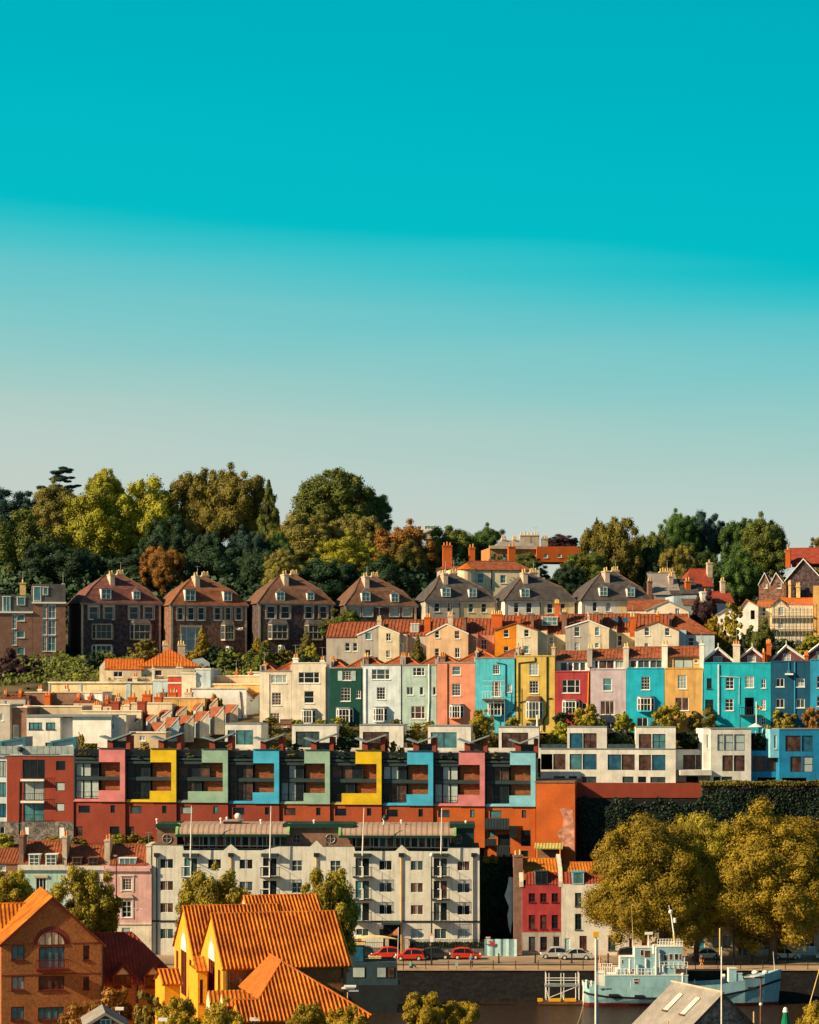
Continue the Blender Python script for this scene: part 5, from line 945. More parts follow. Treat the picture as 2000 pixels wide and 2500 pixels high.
    q = M(); q.box(ua+.1, uc-63*S, -.1, -.05, zt-.15, zt-.1, X['black']); q.box(ua+.1, uc-63*S, -.09, -.06, zt-1.1, zt-.2, G['dk']); q.build('balustrade', b.root)
    ph0, ph1 = uc-52*S, uc+4*S; zp = zt+.02; q = M(); q.box(ph0, ph0+14*S, 2.2, 5, zp-1, zp+1.1, BR['brick']); q.box(ph0+14*S, ph1-10*S, 2.5, 5, zp-1, zp+.95, G['br'] if i % 2 else G['dk']); q.box(ph1-10*S, ph1, 2.2, 5, zp-1, zp+1.75, BR['brick']); q.build('penthouse', b.root)
    q = M(); wp = [(uc-70*S, zp+1.55), (uc-66*S, zp+1.75), (uc-42*S, zp+1.2), (uc+8*S, zp+2.25), (uc+9*S, zp+2.05), (uc-40*S, zp+1.0)]; q.prism(wp[::-1], 1.6, 5, T['zinc']); b.addroof(q, 'winged_roof')
    b.pipe([(x0+1, t1), (x0+1, yb)], .08)
    if i == 8:   # balconies and right lit brick volume
        q = M()
        for (p0, p1, y0, y1) in ((1184, 1243, 1998, 2026), (1245, 1262, 2018, 2046), (1184, 1212, 2048, 2066), (1213, 1243, 2066, 2090)):
            a = b.L(p0, y1, -1); c = b.L(p1, y0, -1); q.box(a[0], c[0], -1.0, -.05, a[1], a[1]+.15, X['black'])
            for k in range(9): u = a[0]+(c[0]-a[0])*k/8; q.tube((u, -.98, a[1]), (u, -.98, c[1]), .03, X['black'], n=4)
            q.box(a[0], c[0], -.97, -.94, a[1]+.15, c[1], X['df'])
        q.build('balcony', b.root)
b = B('orange_brick_end_block', 'windowless orange brick block with a pale water stain, right of the panel houses', 'building', 1309, 2150, 336, -9)
b.wall(1309, 1404, 1911, 2110, 12, BR['orb'], cap=True)
st = mat('pale_stain', (.52, .25, .17), var=.3, grain=.35, gs=2)
q = M(); prof = [(1367, 1975), (1378, 1973), (1398, 1978), (1402, 2030), (1402, 2078), (1384, 2072), (1368, 2052), (1359, 2032), (1374, 2020), (1376, 1995)]
q.face([(b.L(x, y)[0], -.004, b.L(x, y)[1]) for x, y in prof][::-1], st); q.build('water_stain', b.root)
q = M(); a = b.L(1306, 1911); c = b.L(1404, 1909); q.box(a[0], c[0], -.12, 12, a[1]+.003, c[1]+.1, BR['brown']); b.addroof(q, 'coping')
cb = B('lean_to_canopy', 'small greenish corrugated canopy at the foot of the orange brick block', 'canopy', 1305, 2105, 333.6, -6); q = M(); a = cb.L(1305, 2072); c = cb.L(1374, 2058); 
q.sheet((a[0], 0, a[1]), (1, 0, 0), (0, .94, .34), (0, -.34, .94), [(0, 0, 1.9), (c[0]-a[0], 0, 1.9)], mat('green_corrugated_sheet', (.42, .38, .12), var=.15), rib=.45, amp=.06); q.build('roof', cb.root)
q = M(); 
for x in (1312, 1368): u = cb.L(x, 2072)[0]; q.tube((u, .1, -.2), (u, .1, a[1]), .1, P['orange'], n=6)
q.build('post', cb.root); q = M(); q.box(a[0]+.3, c[0]-.2, 1.2, 1.4, 0, a[1]+.3, BR['brown']); q.build('back_wall', cb.root)
# left red brick flats
b = B('red_brick_flats', 'red brick flats with recessed balconies and rubble stone base at the left edge', 'apartment block', 17, 2075, 341, -4)
b.wall(17.3, 180, 1845, 2006, 10, BR['brick'], [(55, 1855, 110, 1901, 'w', 'dk', X['df']), (58, 1908, 108, 1954, 'c', 'cu', X['df']), (57, 1960, 108, 2005.5, 'c', 'tl', X['df']), (137, 1858, 160, 1881, 'p', 'dk', X['df']), (136, 1910, 159, 1931, 'p', 'lt', X['df']), (136, 1961, 158, 1981, 'p', 'lt', X['df'])], sill=False, cap=True)
b.wall(-30, 180, 2006.5, 2060, 10, BR['gst'], [(0, 2018, 12, 2036, 'p', 'dk'), (58, 2018, 70, 2038, 'd', X['wf']), (142, 2019, 156, 2046, 'd', X['wf'])], name='stone_base_wall', sill=False)
b.wall(-30, 16.8, 1845, 2006, 9, P['pale'], [(-10, 1858, 15, 1898, 'w', 'cu', X['df']), (-10, 1910, 15, 1946, 'w', 'tl', X['df']), (-10, 1962, 15, 1996, 'w', 'bl', X['df'])], d0=.3, sill=False, name='white_wall', cap=True)
q = M()
for y in (1903, 1956): a = b.L(53, y+4); c = b.L(110, y-1); q.box(a[0], c[0], -.8, -.02, a[1], c[1], X['wf'])
for y0, y1 in ((1885, 1902), (1937, 1955), (1989, 2005)):
    a = b.L(55, y1); c = b.L(109, y0)
    for k in range(11): u = a[0]+(c[0]-a[0])*k/10; q.tube((u, -.7, a[1]), (u, -.7, c[1]), .022, X['black'], n=4)
    q.tube((a[0], -.7, c[1]), (c[0], -.7, c[1]), .035, X['black'], n=4)
q.build('balcony', b.root); b.pipe([(49, 1905), (47, 2040)], .08)
q = M(); a = b.L(0, 1843); c = b.L(181, 1843)
q.box(a[0]-3, c[0], -.1, .1, a[1]-.15, a[1], T['lead'])
for k in range(13): u = a[0]+(c[0]-a[0])*k/12; q.tube((u, 0, a[1]), (u, 0, a[1]+1.3), .03, X['df'], n=4)
q.box(a[0], c[0], -.01, .01, a[1]+.1, a[1]+1.25, G['cu']); q.build('glass_balustrade', b.root)
for x0, x1 in ((5, 62), (128, 185)):
    a = b.L(x0, 1843, 3); c = b.L(x1, 1800, 3); q = M(); hgt = c[1]-a[1]
    q.prism([(a[0], a[1]), (c[0], a[1]), (c[0], c[1]), (a[0], a[1]+hgt*.72)], 3, 7, P['pale']); q.build('roof_room', b.root); q = M()
    q.prism([(a[0]-.2, a[1]), (a[0]+.15, a[1]), (a[0]+.15, a[1]+hgt*.70), (c[0]-.3, c[1]-.25), (c[0]-.3, a[1]), (c[0]+.1, a[1]), (c[0]+.1, c[1]+.1), (a[0]-.2, a[1]+hgt*.78)], 2.5, 7.2, X['tealf']); q.build('roof_trim', b.root)
dish = B('satellite_dish', 'small grey satellite dish on the left brick block roof terrace', 'satellite dish', 46, 1843, 340.6, 0); q = M(); q.ball((.2, 0, .8), .45, X['df'], 10, 5, .9); q.tube((.2, .1, 0), (.2, .1, .8), .04, X['steel']); q.build('reflector', dish.root)
# ================================================================ brick parapet, ivy covered cliff wall
b = B('retaining_wall', 'high dark retaining wall with a red brick parapet below the white framed flats', 'wall', 1404.5, 2250, 338, 0)
b.wall(1404.5, 1712, 1912, 1948, 1, BR['brick'], name='parapet'); b.wall(1404.5, 2080, 1948, 2250, 3, QW, d0=.1, name='stone_face'); b.wall(1712.3, 2080, 1912, 1948, 1, BR['brown'], name='parapet')
iv = B('ivy', 'dense dark ivy hanging over the retaining wall on the right', 'ivy', 1404, 2250, 337.6, -2); iv.root.name = 'ivy_anchor'
def leafwall(name, label, x0, x1, ztop, z0, Y, m, n, leaf, seed, kind='stuff', wav=1.3, dep=.8):
    rg = np.random.default_rng(seed); X_ = rg.uniform(x0, x1, n); top = ztop(X_); Z_ = z0+(top-z0)*rg.random(n); Y_ = Y-.25-rg.random(n)*dep*(.6+.35*np.sin(X_*.9)*np.cos(Z_*.7))-(X_-x0)*0
    p = np.stack([X_, Y_, Z_], 1); nr = rg.normal(size=(n, 3))*.6+np.array([-.1, -1, .35]); nr /= np.linalg.norm(nr, axis=1)[:, None]; t = np.cross(nr, rg.normal(size=(n, 3))); t /= np.linalg.norm(t, axis=1)[:, None]; bb = np.cross(nr, t); s = (leaf*(.5+rg.random(n)))[:, None]
    qd = np.stack([p-t*s, p+bb*s*.7, p+t*s, p-bb*s*.7], 1).reshape(-1, 3); me = bpy.data.meshes.new(name); me.from_pydata(qd.tolist(), [], [(4*i, 4*i+1, 4*i+2, 4*i+3) for i in range(n)]); me.materials.append(m); me.update()
    o = bpy.data.objects.new(name, me); COL.objects.link(o); return tag(o, label, 'ivy', kind=kind)
bpy.data.objects.remove(iv.root)
x_a = W(1404, 1700, 338).x; x_b = W(1712, 1700, 338).x
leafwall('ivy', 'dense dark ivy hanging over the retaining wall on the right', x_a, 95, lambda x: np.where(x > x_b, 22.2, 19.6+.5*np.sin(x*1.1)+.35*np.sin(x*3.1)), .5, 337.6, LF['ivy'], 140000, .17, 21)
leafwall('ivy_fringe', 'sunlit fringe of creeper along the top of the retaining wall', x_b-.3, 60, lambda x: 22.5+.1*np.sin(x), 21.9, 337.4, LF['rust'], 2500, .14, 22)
# ================================================================ quayside row
GH = 'houses along the quay street'
def rib_ridge(b, *a, **k): b.ridge(*a, rib=.42, amp=.06, **k)
Z0 = 2334
b = B('dark_shop_house', 'dark low house under a red pantile roof at the left edge', 'house', -20, Z0, 320, 0, GH)
b.wall(-20, 45, 2107, Z0, 9, BR['brown'], [(0, 2112, 14, 2126, 'p', 'cu')]); rib_ridge(b, -20, 47, 2107, 2072, 9, T['tile'], over=.2)
b = B('mint_house', 'pale mint green rendered house with two white dormers in a pantile roof', 'house', 46, Z0, 318, 0, GH)
b.wall(46, 160, 2124, Z0, 9, P['mint'], [(88, 2143, 113, 2174, 'w', 'dk'), (88, 2200, 113, 2238, 'g', 'dk')]); rib_ridge(b, 55, 152, 2116, 2054, 9, T['tile'], over=.05)
q = M(); a = b.L(46, 2124); c = b.L(160, 2112); q.box(a[0]-.1, c[0], -.35, .3, a[1], c[1], P['flats']); a = b.L(84, 2143); c = b.L(117, 2137); q.box(a[0], c[0], -.2, -.01, a[1], c[1], P['tan']); q.build('cornice', b.root)
for x0, x1 in ((70, 97), (111, 138)): b.dormer(x0, x1, 2087, 2116, .2, 2.2, 'x', sidem=P['flats'], gl=G['md'])
b.chimney(46, 57, 2040, 2118, .6, BR['brown'], 3, 3, X['pot']); b.chimney(152, 163, 2042, 2118, .6, BR['dress'], 2, 3, X['pot'])
b = B('pale_grey_house', 'pale house with two shadowy dormers, between the mint and the pink houses', 'house', 160.3, Z0, 318, 0, GH)
b.wall(160.3, 254.6, 2124, Z0, 9, P['flats'], [(185, 2138, 206, 2170, 'w', 'cu'), (186, 2200, 206, 2238, 'g', 'dk')]); rib_ridge(b, 165, 256, 2116, 2064, 9, T['tile'], over=.05)
q = M(); a = b.L(160.3, 2124); c = b.L(254.6, 2114); q.box(a[0], c[0], -.35, .3, a[1], c[1], P['flats']); q.build('cornice', b.root)
for x0, x1 in ((176, 200), (215, 240)): b.dormer(x0, x1, 2095, 2118, .2, 2.2, 'q', m=X['rust'], sidem=T['slate'], gl=G['dk'], fm=X['rust'])
b.chimney(255, 268, 2050, 2112, .6, BR['dress'], 2, 3, X['pot'])
b = B('pink_house', 'pale pink house with moulded window surrounds and a white ground floor, beside the flats', 'house', 255, Z0, 317.6, 0, GH)
b.wall(255, 370, 2112, 2257, 9, P['pink'], [(299, 2145, 322, 2173, 'g', 'br'), (298, 2200, 321, 2240, 'x', 'dk')]); b.wall(255, 370, 2257.3, Z0, 9, P['ivory'], [(297, 2265, 320, 2290, 's', 'cu'), (270, 2290, 285, 2330, 'd')], name='ground_floor_wall'); rib_ridge(b, 268, 358, 2112, 2062, 9, T['tile'], over=.05)
b.dormer(290, 332, 2096, 2112, .2, 2.0, 'w', gl=G['tl'], sidem=X['wf'])
q = M(); a = b.L(255, 2127); c = b.L(367, 2119); q.box(a[0], c[0], -.3, -.003, a[1], c[1], P['pink']); a = b.L(255, 2257); c = b.L(370, 2254); q.box(a[0], c[0], -.15, -.003, a[1], c[1], P['ivory'])
q.build('cornice', b.root)
for (x0, y0, x1, y1) in ((294, 2139, 327, 2178), (293, 2194, 326, 2243)):
    q = M(); a = b.L(x0, y1); c = b.L(x1, y0); q.box(a[0], a[0]+.22, -.08, -.003, a[1], c[1], P['ivory']); q.box(c[0]-.22, c[0], -.08, -.003, a[1], c[1], P['ivory']); q.box(a[0]-.1, c[0]+.1, -.16, -.003, c[1], c[1]+.22, P['ivory']); q.build('window_surround', b.root)
q = M(); a = b.L(292, 2192); c = b.L(327, 2184); q.prism([(a[0], a[1]), (c[0], a[1]), (c[0]-.3, c[1]), ((a[0]+c[0])/2, c[1]+.15), (a[0]+.3, c[1])], -.28, -.003, BR['dress']); q.build('window_hood', b.root)
b.chimney(357, 369, 2062, 2112, .5, P['ivory'], 0, 6)
# ---------------- the long quayside flats
b = B('quayside_flats', 'long off-white five storey flats with curved metal roofs and green framed top storey', 'apartment block', 372, Z0, 318, -1)
top = [(372, 2062), (450, 2062)]
cols = [(391, 423, 0), (508, 540, 0), (585, 617, 0), (713, 738, 1), (807, 832, 1), (926, 957, 0), (1003, 1033, 0), (1117, 1147, 0)]
rows = [2097, 2151, 2205]
wins = []
rs = random.Random(5)
for (x0, x1, sq) in cols:
    for j, y in enumerate(rows):
        dy = (x0-372)*.008; y = y+dy
        if sq: wins.append((x0, y+1, x1, y+27, 'q', rs.choice(['dk', 'md', 'br'])))
        else: wins.append((x0, y, x1, y+23, 'y', rs.choice(['dk', 'md', 'br', 'br', 'dk'])))
    if not sq and x0 not in (585,): wins.append((x0, 2268, x1, 2292, 'y', rs.choice(['cu', 'br', 'md'])))
balc = [(448, 484), (640, 678), (866, 904), (1057, 1094)]
for (x0, x1) in balc:
    for y in (2095, 2150, 2204): wins += [(x0+2, y, x0+17, y+44, 'p', rs.choice(['dk', 'md', 'tl'])), (x0+19, y, x1-2, y+44, 'p', rs.choice(['dk', 'br', 'md']))]
    wins.append((x0+4, 2268, x1-4, 2292, 'c', 'md'))
wt = 2068
b.wall(372, 1171, wt, Z0, 12, P['flats'], wins, gl=G['dk'], ft=.04, sill=False, cap=True, top=[(372, 2064), (447, 2065), (449, 2076), (485, 2076), (487, 2076), (545, 2076), (564, 2061), (582, 2076), (640, 2076), (680, 2067), (757, 2067), (773, 2052), (789, 2068), (865, 2068), (867, 2078), (965, 2078), (981, 2063), (998, 2078), (1093, 2079), (1095, 2071), (1171, 2071)])
q = M(); a = b.L(372, 2251); c = b.L(1171, 2247); q.box(a[0], c[0], -.1, -.003, a[1], a[1]+.22, X['black']); q.build('string_course', b.root)
# recessed top storey between the balconies
tw = []
for (xa, xb) in ((450, 690), (868, 1100)):
    L_ = xb-xa; ww = [(0, 18, 'br'), (19, 37, 'br'), (44, 58, 'dk'), (59, 76, 'md'), (77, 96, 'br'), (98, 112, 'br'), (121, 136, 'br'), (137, 155, 'dk'), (156, 174, 'br'), (175, 188, 'dk'), (196, 214, 'br'), (215, 230, 'dk')]
    for u, v, gk in ww: tw.append((xa+u*L_/235, 2041, xa+v*L_/235, 2073, 'p', gk))
b.wall(452, 692, 2038, 2080, 9, X['gf'], [t_ for t_ in tw if t_[0] < 700], d0=1.4, name='top_storey_wall', fm=P['pale'], sill=False); b.wall(867, 1100, 2040, 2082, 9, X['gf'], [t_ for t_ in tw if t_[0] > 700], d0=1.4, name='top_storey_wall', fm=P['pale'], sill=False)
# plain recessed bays with round windows
for (xa, xb, ys) in ((383, 432, 2050), (693, 862, 2052), (1101, 1158, 2053)):
    b.wall(xa, xb, 2022, 2080, 8, BR['brown'] if xa != 1101 else X['gf'], d0=2, name='recessed_bay_wall')
    q = M(); a = b.L(xa-3, 2022, 1.6); c = b.L(xb+2, 2012, 1.6); q.box(a[0], c[0], 1.5, 9, a[1], c[1], X['gf']); q.build('green_fascia', b.root)
for px in (408, 724, 807, 1117):
    q = M(); a = b.L(px, 2048, 1.9); 
    for k in range(16):
        t0, t1 = k*pi/8, (k+1)*pi/8; q.tube((a[0]+.62*cos(t0), 1.93, a[1]+.62*sin(t0)), (a[0]+.62*cos(t1), 1.93, a[1]+.62*sin(t1)), .05, X['steel'], n=4)
    q.tube((a[0]-.6, 1.93, a[1]), (a[0]+.6, 1.93, a[1]), .035, X['steel'], n=4); q.tube((a[0], 1.93, a[1]-.6), (a[0], 1.93, a[1]+.6), .035, X['steel'], n=4)
    o = q.build('round_window', b.root); q = M(); q.face([(a[0]+.6*cos(k*pi/8), 1.97, a[1]+.6*sin(k*pi/8)) for k in range(16)], G['br']); q.build('pane', o)
# barrel metal roofs
for (xa, xb, y0, yl) in ((430, 704, 2012, 2037), (828, 1108, 2014, 2040)):
    a = b.L(xa, yl, .6); c = b.L(xb, y0, 3.2); q = M(); R_ = c[1]-a[1]; n = 8; pr = []
    for k in range(n+1): t = k*pi/2/n; pr.append((.6+2.9*(1-cos(t)), a[1]+R_*sin(t)))
    pr += [(10, pr[-1][1])]; ns = int((c[0]-a[0])/.7)
    for s_ in range(ns):
        u0 = a[0]+(c[0]-a[0])*s_/ns; u1 = a[0]+(c[0]-a[0])*(s_+1)/ns
        for (p, r) in zip(pr[:-1], pr[1:]):
            q.face([(u0, p[0], p[1]), (u1, p[0], p[1]), (u1, r[0], r[1]), (u0, r[0], r[1])], T['copper'])
            q.face([(u0, p[0]-.05, p[1]+.06), (u0+.05, p[0]-.05, p[1]+.06), (u0+.05, r[0]-.05, r[1]+.06), (u0, r[0]-.05, r[1]+.06)], T['tileb'])
    rf = b.addroof(q); q = M()
    q.box(a[0], c[0], .45, 1.4, a[1]-.32, a[1]+.02, X['gf']); q.build('eaves', rf)
    for uu in (a[0]-.1, c[0]-.02):
        q = M()
        for (p, r) in zip(pr[:-2], pr[1:-1]): q.face([(uu, p[0]-.12, p[1]-.05), (uu+.35, p[0]-.12, p[1]-.05), (uu+.35, r[0]-.12, r[1]+.12), (uu, r[0]-.12, r[1]+.12)], X['lgreen']); q.face([(uu, p[0]-.12, p[1]-.05), (uu, r[0]-.12, r[1]+.12), (uu, r[0]+.5, r[1]-.4), (uu, p[0]+.5, p[1]-.4)], X['lgreen'])
        q.build('curved_verge', rf)
for (x0, x1, y0, y1) in ((545, 590, 2002, 2015), (950, 990, 2011, 2018)):
    q = M(); a = b.L(x0, y1, 3.5); c = b.L(x1, y0, 3.5); q.box(a[0], c[0], 3.4, 5.5, a[1]-.2, c[1], T['copper']); q.box(a[0]+.05, c[0]-.05, 3.3, 3.39, a[1]-.2, c[1]-.2, X['black']); q.build('rooftop_vent_box', b.roof)
for (px, py) in ((383, 2007), (539, 2005), (554, 2003), (591, 2006), (637, 2009), (767, 2010), (980, 2010), (1138, 2012), (937, 2005)):
    q = M(); a = b.L(px, py, 3.5); q.tube((a[0], 3.6, a[1]-.9), (a[0], 3.6, a[1]+.2), .1, X['whitem']); q.ball((a[0], 3.6, a[1]+.3), .2, X['whitem']); q.build('flue', b.roof)
for (px, py, mm) in ((581, 1993, X['whitem']), (942, 1996, X['black'])):
    q = M(); a = b.L(px, py, 3.5); q.ball((a[0], 3.4, a[1]), .45, mm, 10, 6); q.tube((a[0], 3.6, a[1]-1.2), (a[0], 3.6, a[1]), .05, X['steel']); q.build('rooftop_dish', b.roof)
# balconies with tie rods and masts
for ib, (x0, x1) in enumerate(balc):
    for j, (y0, y1) in enumerate(((2118, 2142), (2173, 2197), (2227, 2251))):
        q = M(); a = b.L(x0-5, y1, -1.3); c = b.L(x1+4, y0, -1.3); q.box(a[0], c[0], -1.3, -.02, a[1]-.12, a[1]+.06, X['df'])
        for k in range(15): u = a[0]+.03+(c[0]-a[0]-.06)*k/14; q.tube((u, -1.27, a[1]), (u, -1.27, c[1]), .022, X['black'], n=4)
        q.tube((a[0], -1.27, c[1]), (c[0], -1.27, c[1]), .035, X['black'], n=4)
        for uu in (a[0]+.02, c[0]-.02): q.tube((uu, -1.27, c[1]), (uu, -.02, c[1]), .03, X['black'], n=4); q.tube((uu, -.6, a[1]), (uu, -.6, c[1]), .02, X['black'], n=4)
        if ib < 2 or j < 2:
            u2 = a[0]+(c[0]-a[0])*.55 if ib > 1 else a[0]+(c[0]-a[0])*.5; ul = a[0]+(c[0]-a[0])*.02 if ib < 2 else a[0]+(c[0]-a[0])*.35
            for z in (a[1]+.05, c[1]+.1): q.tube((ul, -1.36, z), (u2, -1.36, z), .07, X['whitem'], n=4)
            q.tube((u2, -1.36, a[1]), (u2, -1.36, c[1]+.1), .07, X['whitem'], n=4)
        q.build('balcony', b.root)
    q = M(); a = b.L(x0-2, 2092, -.5); c = b.L(x1+1, 2084, -.5); q.box(a[0], c[0], -.7, -.02, a[1], c[1], X['df']); q.build('balcony_hood', b.root)
for (x0, y0, x1, y1) in ((468, 1968, 465, 2095), (662, 1968, 659, 2095), (889, 1972, 885, 2088), (1079, 1974, 1077, 2084)):
    q = M(); a = b.L(x0, y0, -1.2); c = b.L(x1, y1, -1.2); q.tube((c[0], -1.2, c[1]), (a[0], -1.2, a[1]), .1, X['whitem'], .05, 8); q.tube((c[0], -1.2, c[1]), (c[0], -.02, c[1]-.4), .06, X['whitem'])
    q.build('flag_pole', b.root)
for px, c_ in ((383, X['black']), (564, P['ochre']), (773, P['ochre']), (980, P['ochre']), (1157, X['black'])):
    b.pipe([(px, 2088), (px, 2330)], .09, c_, y=-.14); q = M(); a = b.L(px, 2088); q.box(a[0]-.35, a[0]+.35, -.4, -.02, a[1]-.2, a[1]+.3, X['black']); q.build('rainwater_hopper', b.root)
for (x0, x1) in ((932, 985), (535, 590)):
    q = M(); a = b.L(x0, 2256); c = b.L(x1, 2250); q.box(a[0], c[0], -1.2, -.12, a[1], c[1], X['df']); a = b.L(x0+4, 2325); c = b.L(x1-6, 2257); q.box(a[0], c[0], -.1, -.005, a[1], c[1], G['dk']); q.build('entrance_porch', b.root)
# gap with bare stone gable, tarpaulin and hoarding
b = B('narrow_dark_yard_wall', 'dark overgrown yard wall in the gap between the flats and the red house', 'wall', 1173, Z0, 330, 0); b.wall(1173, 1275, 2092, Z0, 1.5, QW)
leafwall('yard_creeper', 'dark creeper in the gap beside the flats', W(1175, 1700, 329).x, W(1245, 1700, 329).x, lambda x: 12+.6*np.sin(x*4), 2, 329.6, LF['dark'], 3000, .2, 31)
leafwall('yard_creeper_lit', 'sunlit creeper tips in gold leaves hanging above the dark yard', W(1180, 1700, 329).x, W(1215, 1700, 329).x, lambda x: 12.4+.2*np.sin(x*4), 11.6, 329.0, LF['gold'], 160, .2, 33)  # lit copy of the creeper, sunlight put into the leaf colour
b = B('tarpaulin', 'long ragged pale blue tarpaulin hanging on the side wall of the red house', 'tarpaulin', 1238, 2290, 320, 0); q = M()
pf = [(1243, 2141), (1255, 2143), (1256, 2200), (1255, 2235), (1249, 2262), (1247, 2282), (1242, 2262), (1239, 2235), (1243, 2215), (1232, 2187), (1238, 2170)]
for k in range(len(pf)-1): pass
P_ = [b.L(x, y) for x, y in pf]; q.prism([(u, z) for u, z in P_], 0, .12, X['tarp']); q.build('tarpaulin_sheet', b.root)
b = B('site_hoarding', 'pale blue-white sheeted hoarding with a small red and blue notice at its corner', 'hoarding', 1183, 2337, 316.2, 0)
q = M(); a = b.L(1183, 2334); c = b.L(1262, 2293); n = 12
for k in range(n):
    u0 = a[0]+(c[0]-a[0])*k/n; u1 = a[0]+(c[0]-a[0])*(k+1)/n; y0, y1 = .08*sin(k*1.9), .08*sin((k+1)*1.9); q.face([(u0, y0, 0), (u1, y1, 0), (u1, y1, c[1]), (u0, y0, c[1])], X['tarp'])
q.box(a[0], c[0], .12, .2, 0, c[1]-.05, X['wood']); q.build('sheet', b.root)
q = M(); a = b.L(1196.5, 2308.5); c = b.L(1208, 2300.5); q.box(a[0], c[0], -.16, -.12, a[1], c[1], X['redp']); a = b.L(1186, 2307); c = b.L(1196, 2304); q.box(a[0], c[0], -.15, -.12, a[1], c[1], X['bluep']); a = b.L(1187, 2298); c = b.L(1197, 2296); q.box(a[0], c[0], -.15, -.12, a[1], c[1], X['orangef']); q.build('notice', b.root)
# red house
b = B('red_quay_house', 'narrow dark red three window wide house with grey ground floor by the quay', 'house', 1275, Z0, 317.5, 1, GH)
b.wall(1275, 1370, 2161, 2276, 9, P['red'], [(1291+i*28, 2181, 1307+i*28, 2203, 'q', 'dk', X['rf']) for i in range(3)]+[(1291+i*28, 2234, 1307+i*28, 2268, 's', g_, X['rf']) for i, g_ in enumerate(('br', 'br', 'dk'))], sidem=BR['gst'])
b.wall(1275, 1370, 2276.4, Z0, 9, P['grey'], [(1291, 2287, 1307, 2321, 's', 'md', X['rf']), (1319, 2287, 1336, 2321, 's', 'dk', X['rf']), (1351, 2285, 1368, Z0-1, 'd')], name='ground_floor_wall', sidem=BR['gst'])
a = b.L(1275, 2160); c = b.L(1370, 2130, .9); q = M(); q.sheet((a[0]+.5, 0, a[1]), (1, 0, 0), Vector((0, .9, c[1]-a[1])).normalized(), Vector((0, -(c[1]-a[1]), .9)).normalized(), [(0, 0, 1.85), (c[0]-a[0]-.9, 0, 1.85)], T['tiled'], rib=.42, amp=.06); b.addroof(q)
b.ridge(1282, 1364, 2131, 2097, 7, T['tilef'], d0=.9, over=.1, rib=.42, amp=.06); b.dormer(1306, 1338, 2128, 2160, -.05, 1.2, 'c', m=X['df'], sidem=G['tl'], gl=G['dk'], fm=X['df'])
q = M()
for xx in (1268, 1364):
    a = b.L(xx, 2160); z1 = b.L(xx, 2128)[1]; z2 = b.L(xx, 2092, 4)[1]; u = a[0]; poly = [(-.1, a[1]-.3), (-.1, a[1]+.4), (.9, z1+.35), (4.3, z2+.35), (8, z1), (8, a[1]-.3)]
    for (p, r) in zip(poly[:-1], poly[1:]): q.face([(u, p[0], p[1]), (u+.55, p[0], p[1]), (u+.55, r[0], r[1]), (u, r[0], r[1])], P['ivory'])
    q.face([(u, p[0], p[1]) for p in poly], BR['gst']); q.face([(u+.55, p[0], p[1]) for p in poly][::-1], BR['gst'])
q.build('gable_parapet', b.root); b.chimney(1255, 1277, 2088, 2335, .6, BR['brown'], 2, 2.2, X['potb'])
b = B('white_quay_house', 'white rendered quay house with blue dormer, partly behind the golden tree', 'house', 1371, Z0, 317.5, 1, GH)
b.wall(1371, 1530, 2158, Z0, 9, P['white'], [(1404, 2180, 1420, 2213, 's', 'md', X['df']), (1404, 2231, 1420, 2270, 'x', 'dk', X['df']), (1415, 2285, 1433, 2320, 'x', 'br', X['rf']), (1485, 2284, 1503, 2320, 's', 'md', X['df']), (1495, 2231, 1512, 2270, 's', 'dk', X['df']), (1379, 2291, 1392, Z0-1, 'd', X['tarp'])])
b.ridge(1375, 1530, 2131, 2106, 7, T['tilef'], d0=.9, over=.1, rib=.42, amp=.06); a = b.L(1375, 2158); c = b.L(1530, 2130, .9); q = M(); q.sheet((a[0], 0, a[1]), (1, 0, 0), Vector((0, .9, c[1]-a[1])).normalized(), Vector((0, -(c[1]-a[1]), .9)).normalized(), [(0, 0, 1.8), (c[0]-a[0], 0, 1.8)], T['tiled'], rib=.42, amp=.06); b.addroof(q)
b.dormer(1397, 1427, 2130, 2159, -.05, 1.2, 'p', m=P['fblue'], gl=G['tl'])
b = B('cream_quay_house', 'cream quay house with two dark doors, mostly hidden behind the golden tree crown', 'house', 1531, Z0, 317.5, 1, GH)
b.wall(1531, 1645, 2158, Z0, 9, P['ivory'], [(1528+8, 2290, 1545, 2331, 'd'), (1567, 2291, 1582, Z0-1, 'd', X['rf']), (1570, 2238, 1584, 2268, 's', 'dk'), (1600, 2290, 1620, 2320, 's', 'dk')]); b.ridge(1531, 1645, 2158, 2110, 9, T['tile'])
b = B('brown_quay_house', 'brownish quay house with a blue door and boat-painted windows under the big tree', 'house', 1646, Z0, 317.5, 1, GH)
b.wall(1646, 1805, 2150, Z0, 9, P['tan'], [(1705, 2288, 1721, 2331, 'd', P['sky']), (1741, 2285, 1760, 2311, 'p', 'cu', X['df']), (1767, 2285, 1784, 2311, 'p', 'cu', X['df']), (1684, 2288, 1696, 2312, 'p', 'dk')]); b.ridge(1646, 1805, 2150, 2110, 9, T['tile'])
b = B('green_shop_house', 'quay building with green and white shopfront and teal door behind the tree trunk', 'shop', 1806, Z0, 317.5, 1, GH)
b.wall(1806, 2060, 2150, Z0, 9, P['tan'], [(1813, 2290, 1829, Z0-1, 'd', X['doorg']), (1838, 2280, 1872, 2310, 'w', 'dk'), (1946, 2278, 1962, 2312, 'p', 'dk'), (1964, 2278, 1990, 2312, 'c', 'dk')]); b.ridge(1806, 2060, 2150, 2112, 9, T['tile'])
q = M(); a = b.L(1806, 2282); c = b.L(1900, 2268); q.box(a[0], c[0], -.25, -.01, a[1], c[1], X['doorg'])
q.build('shop_fascia', b.root)
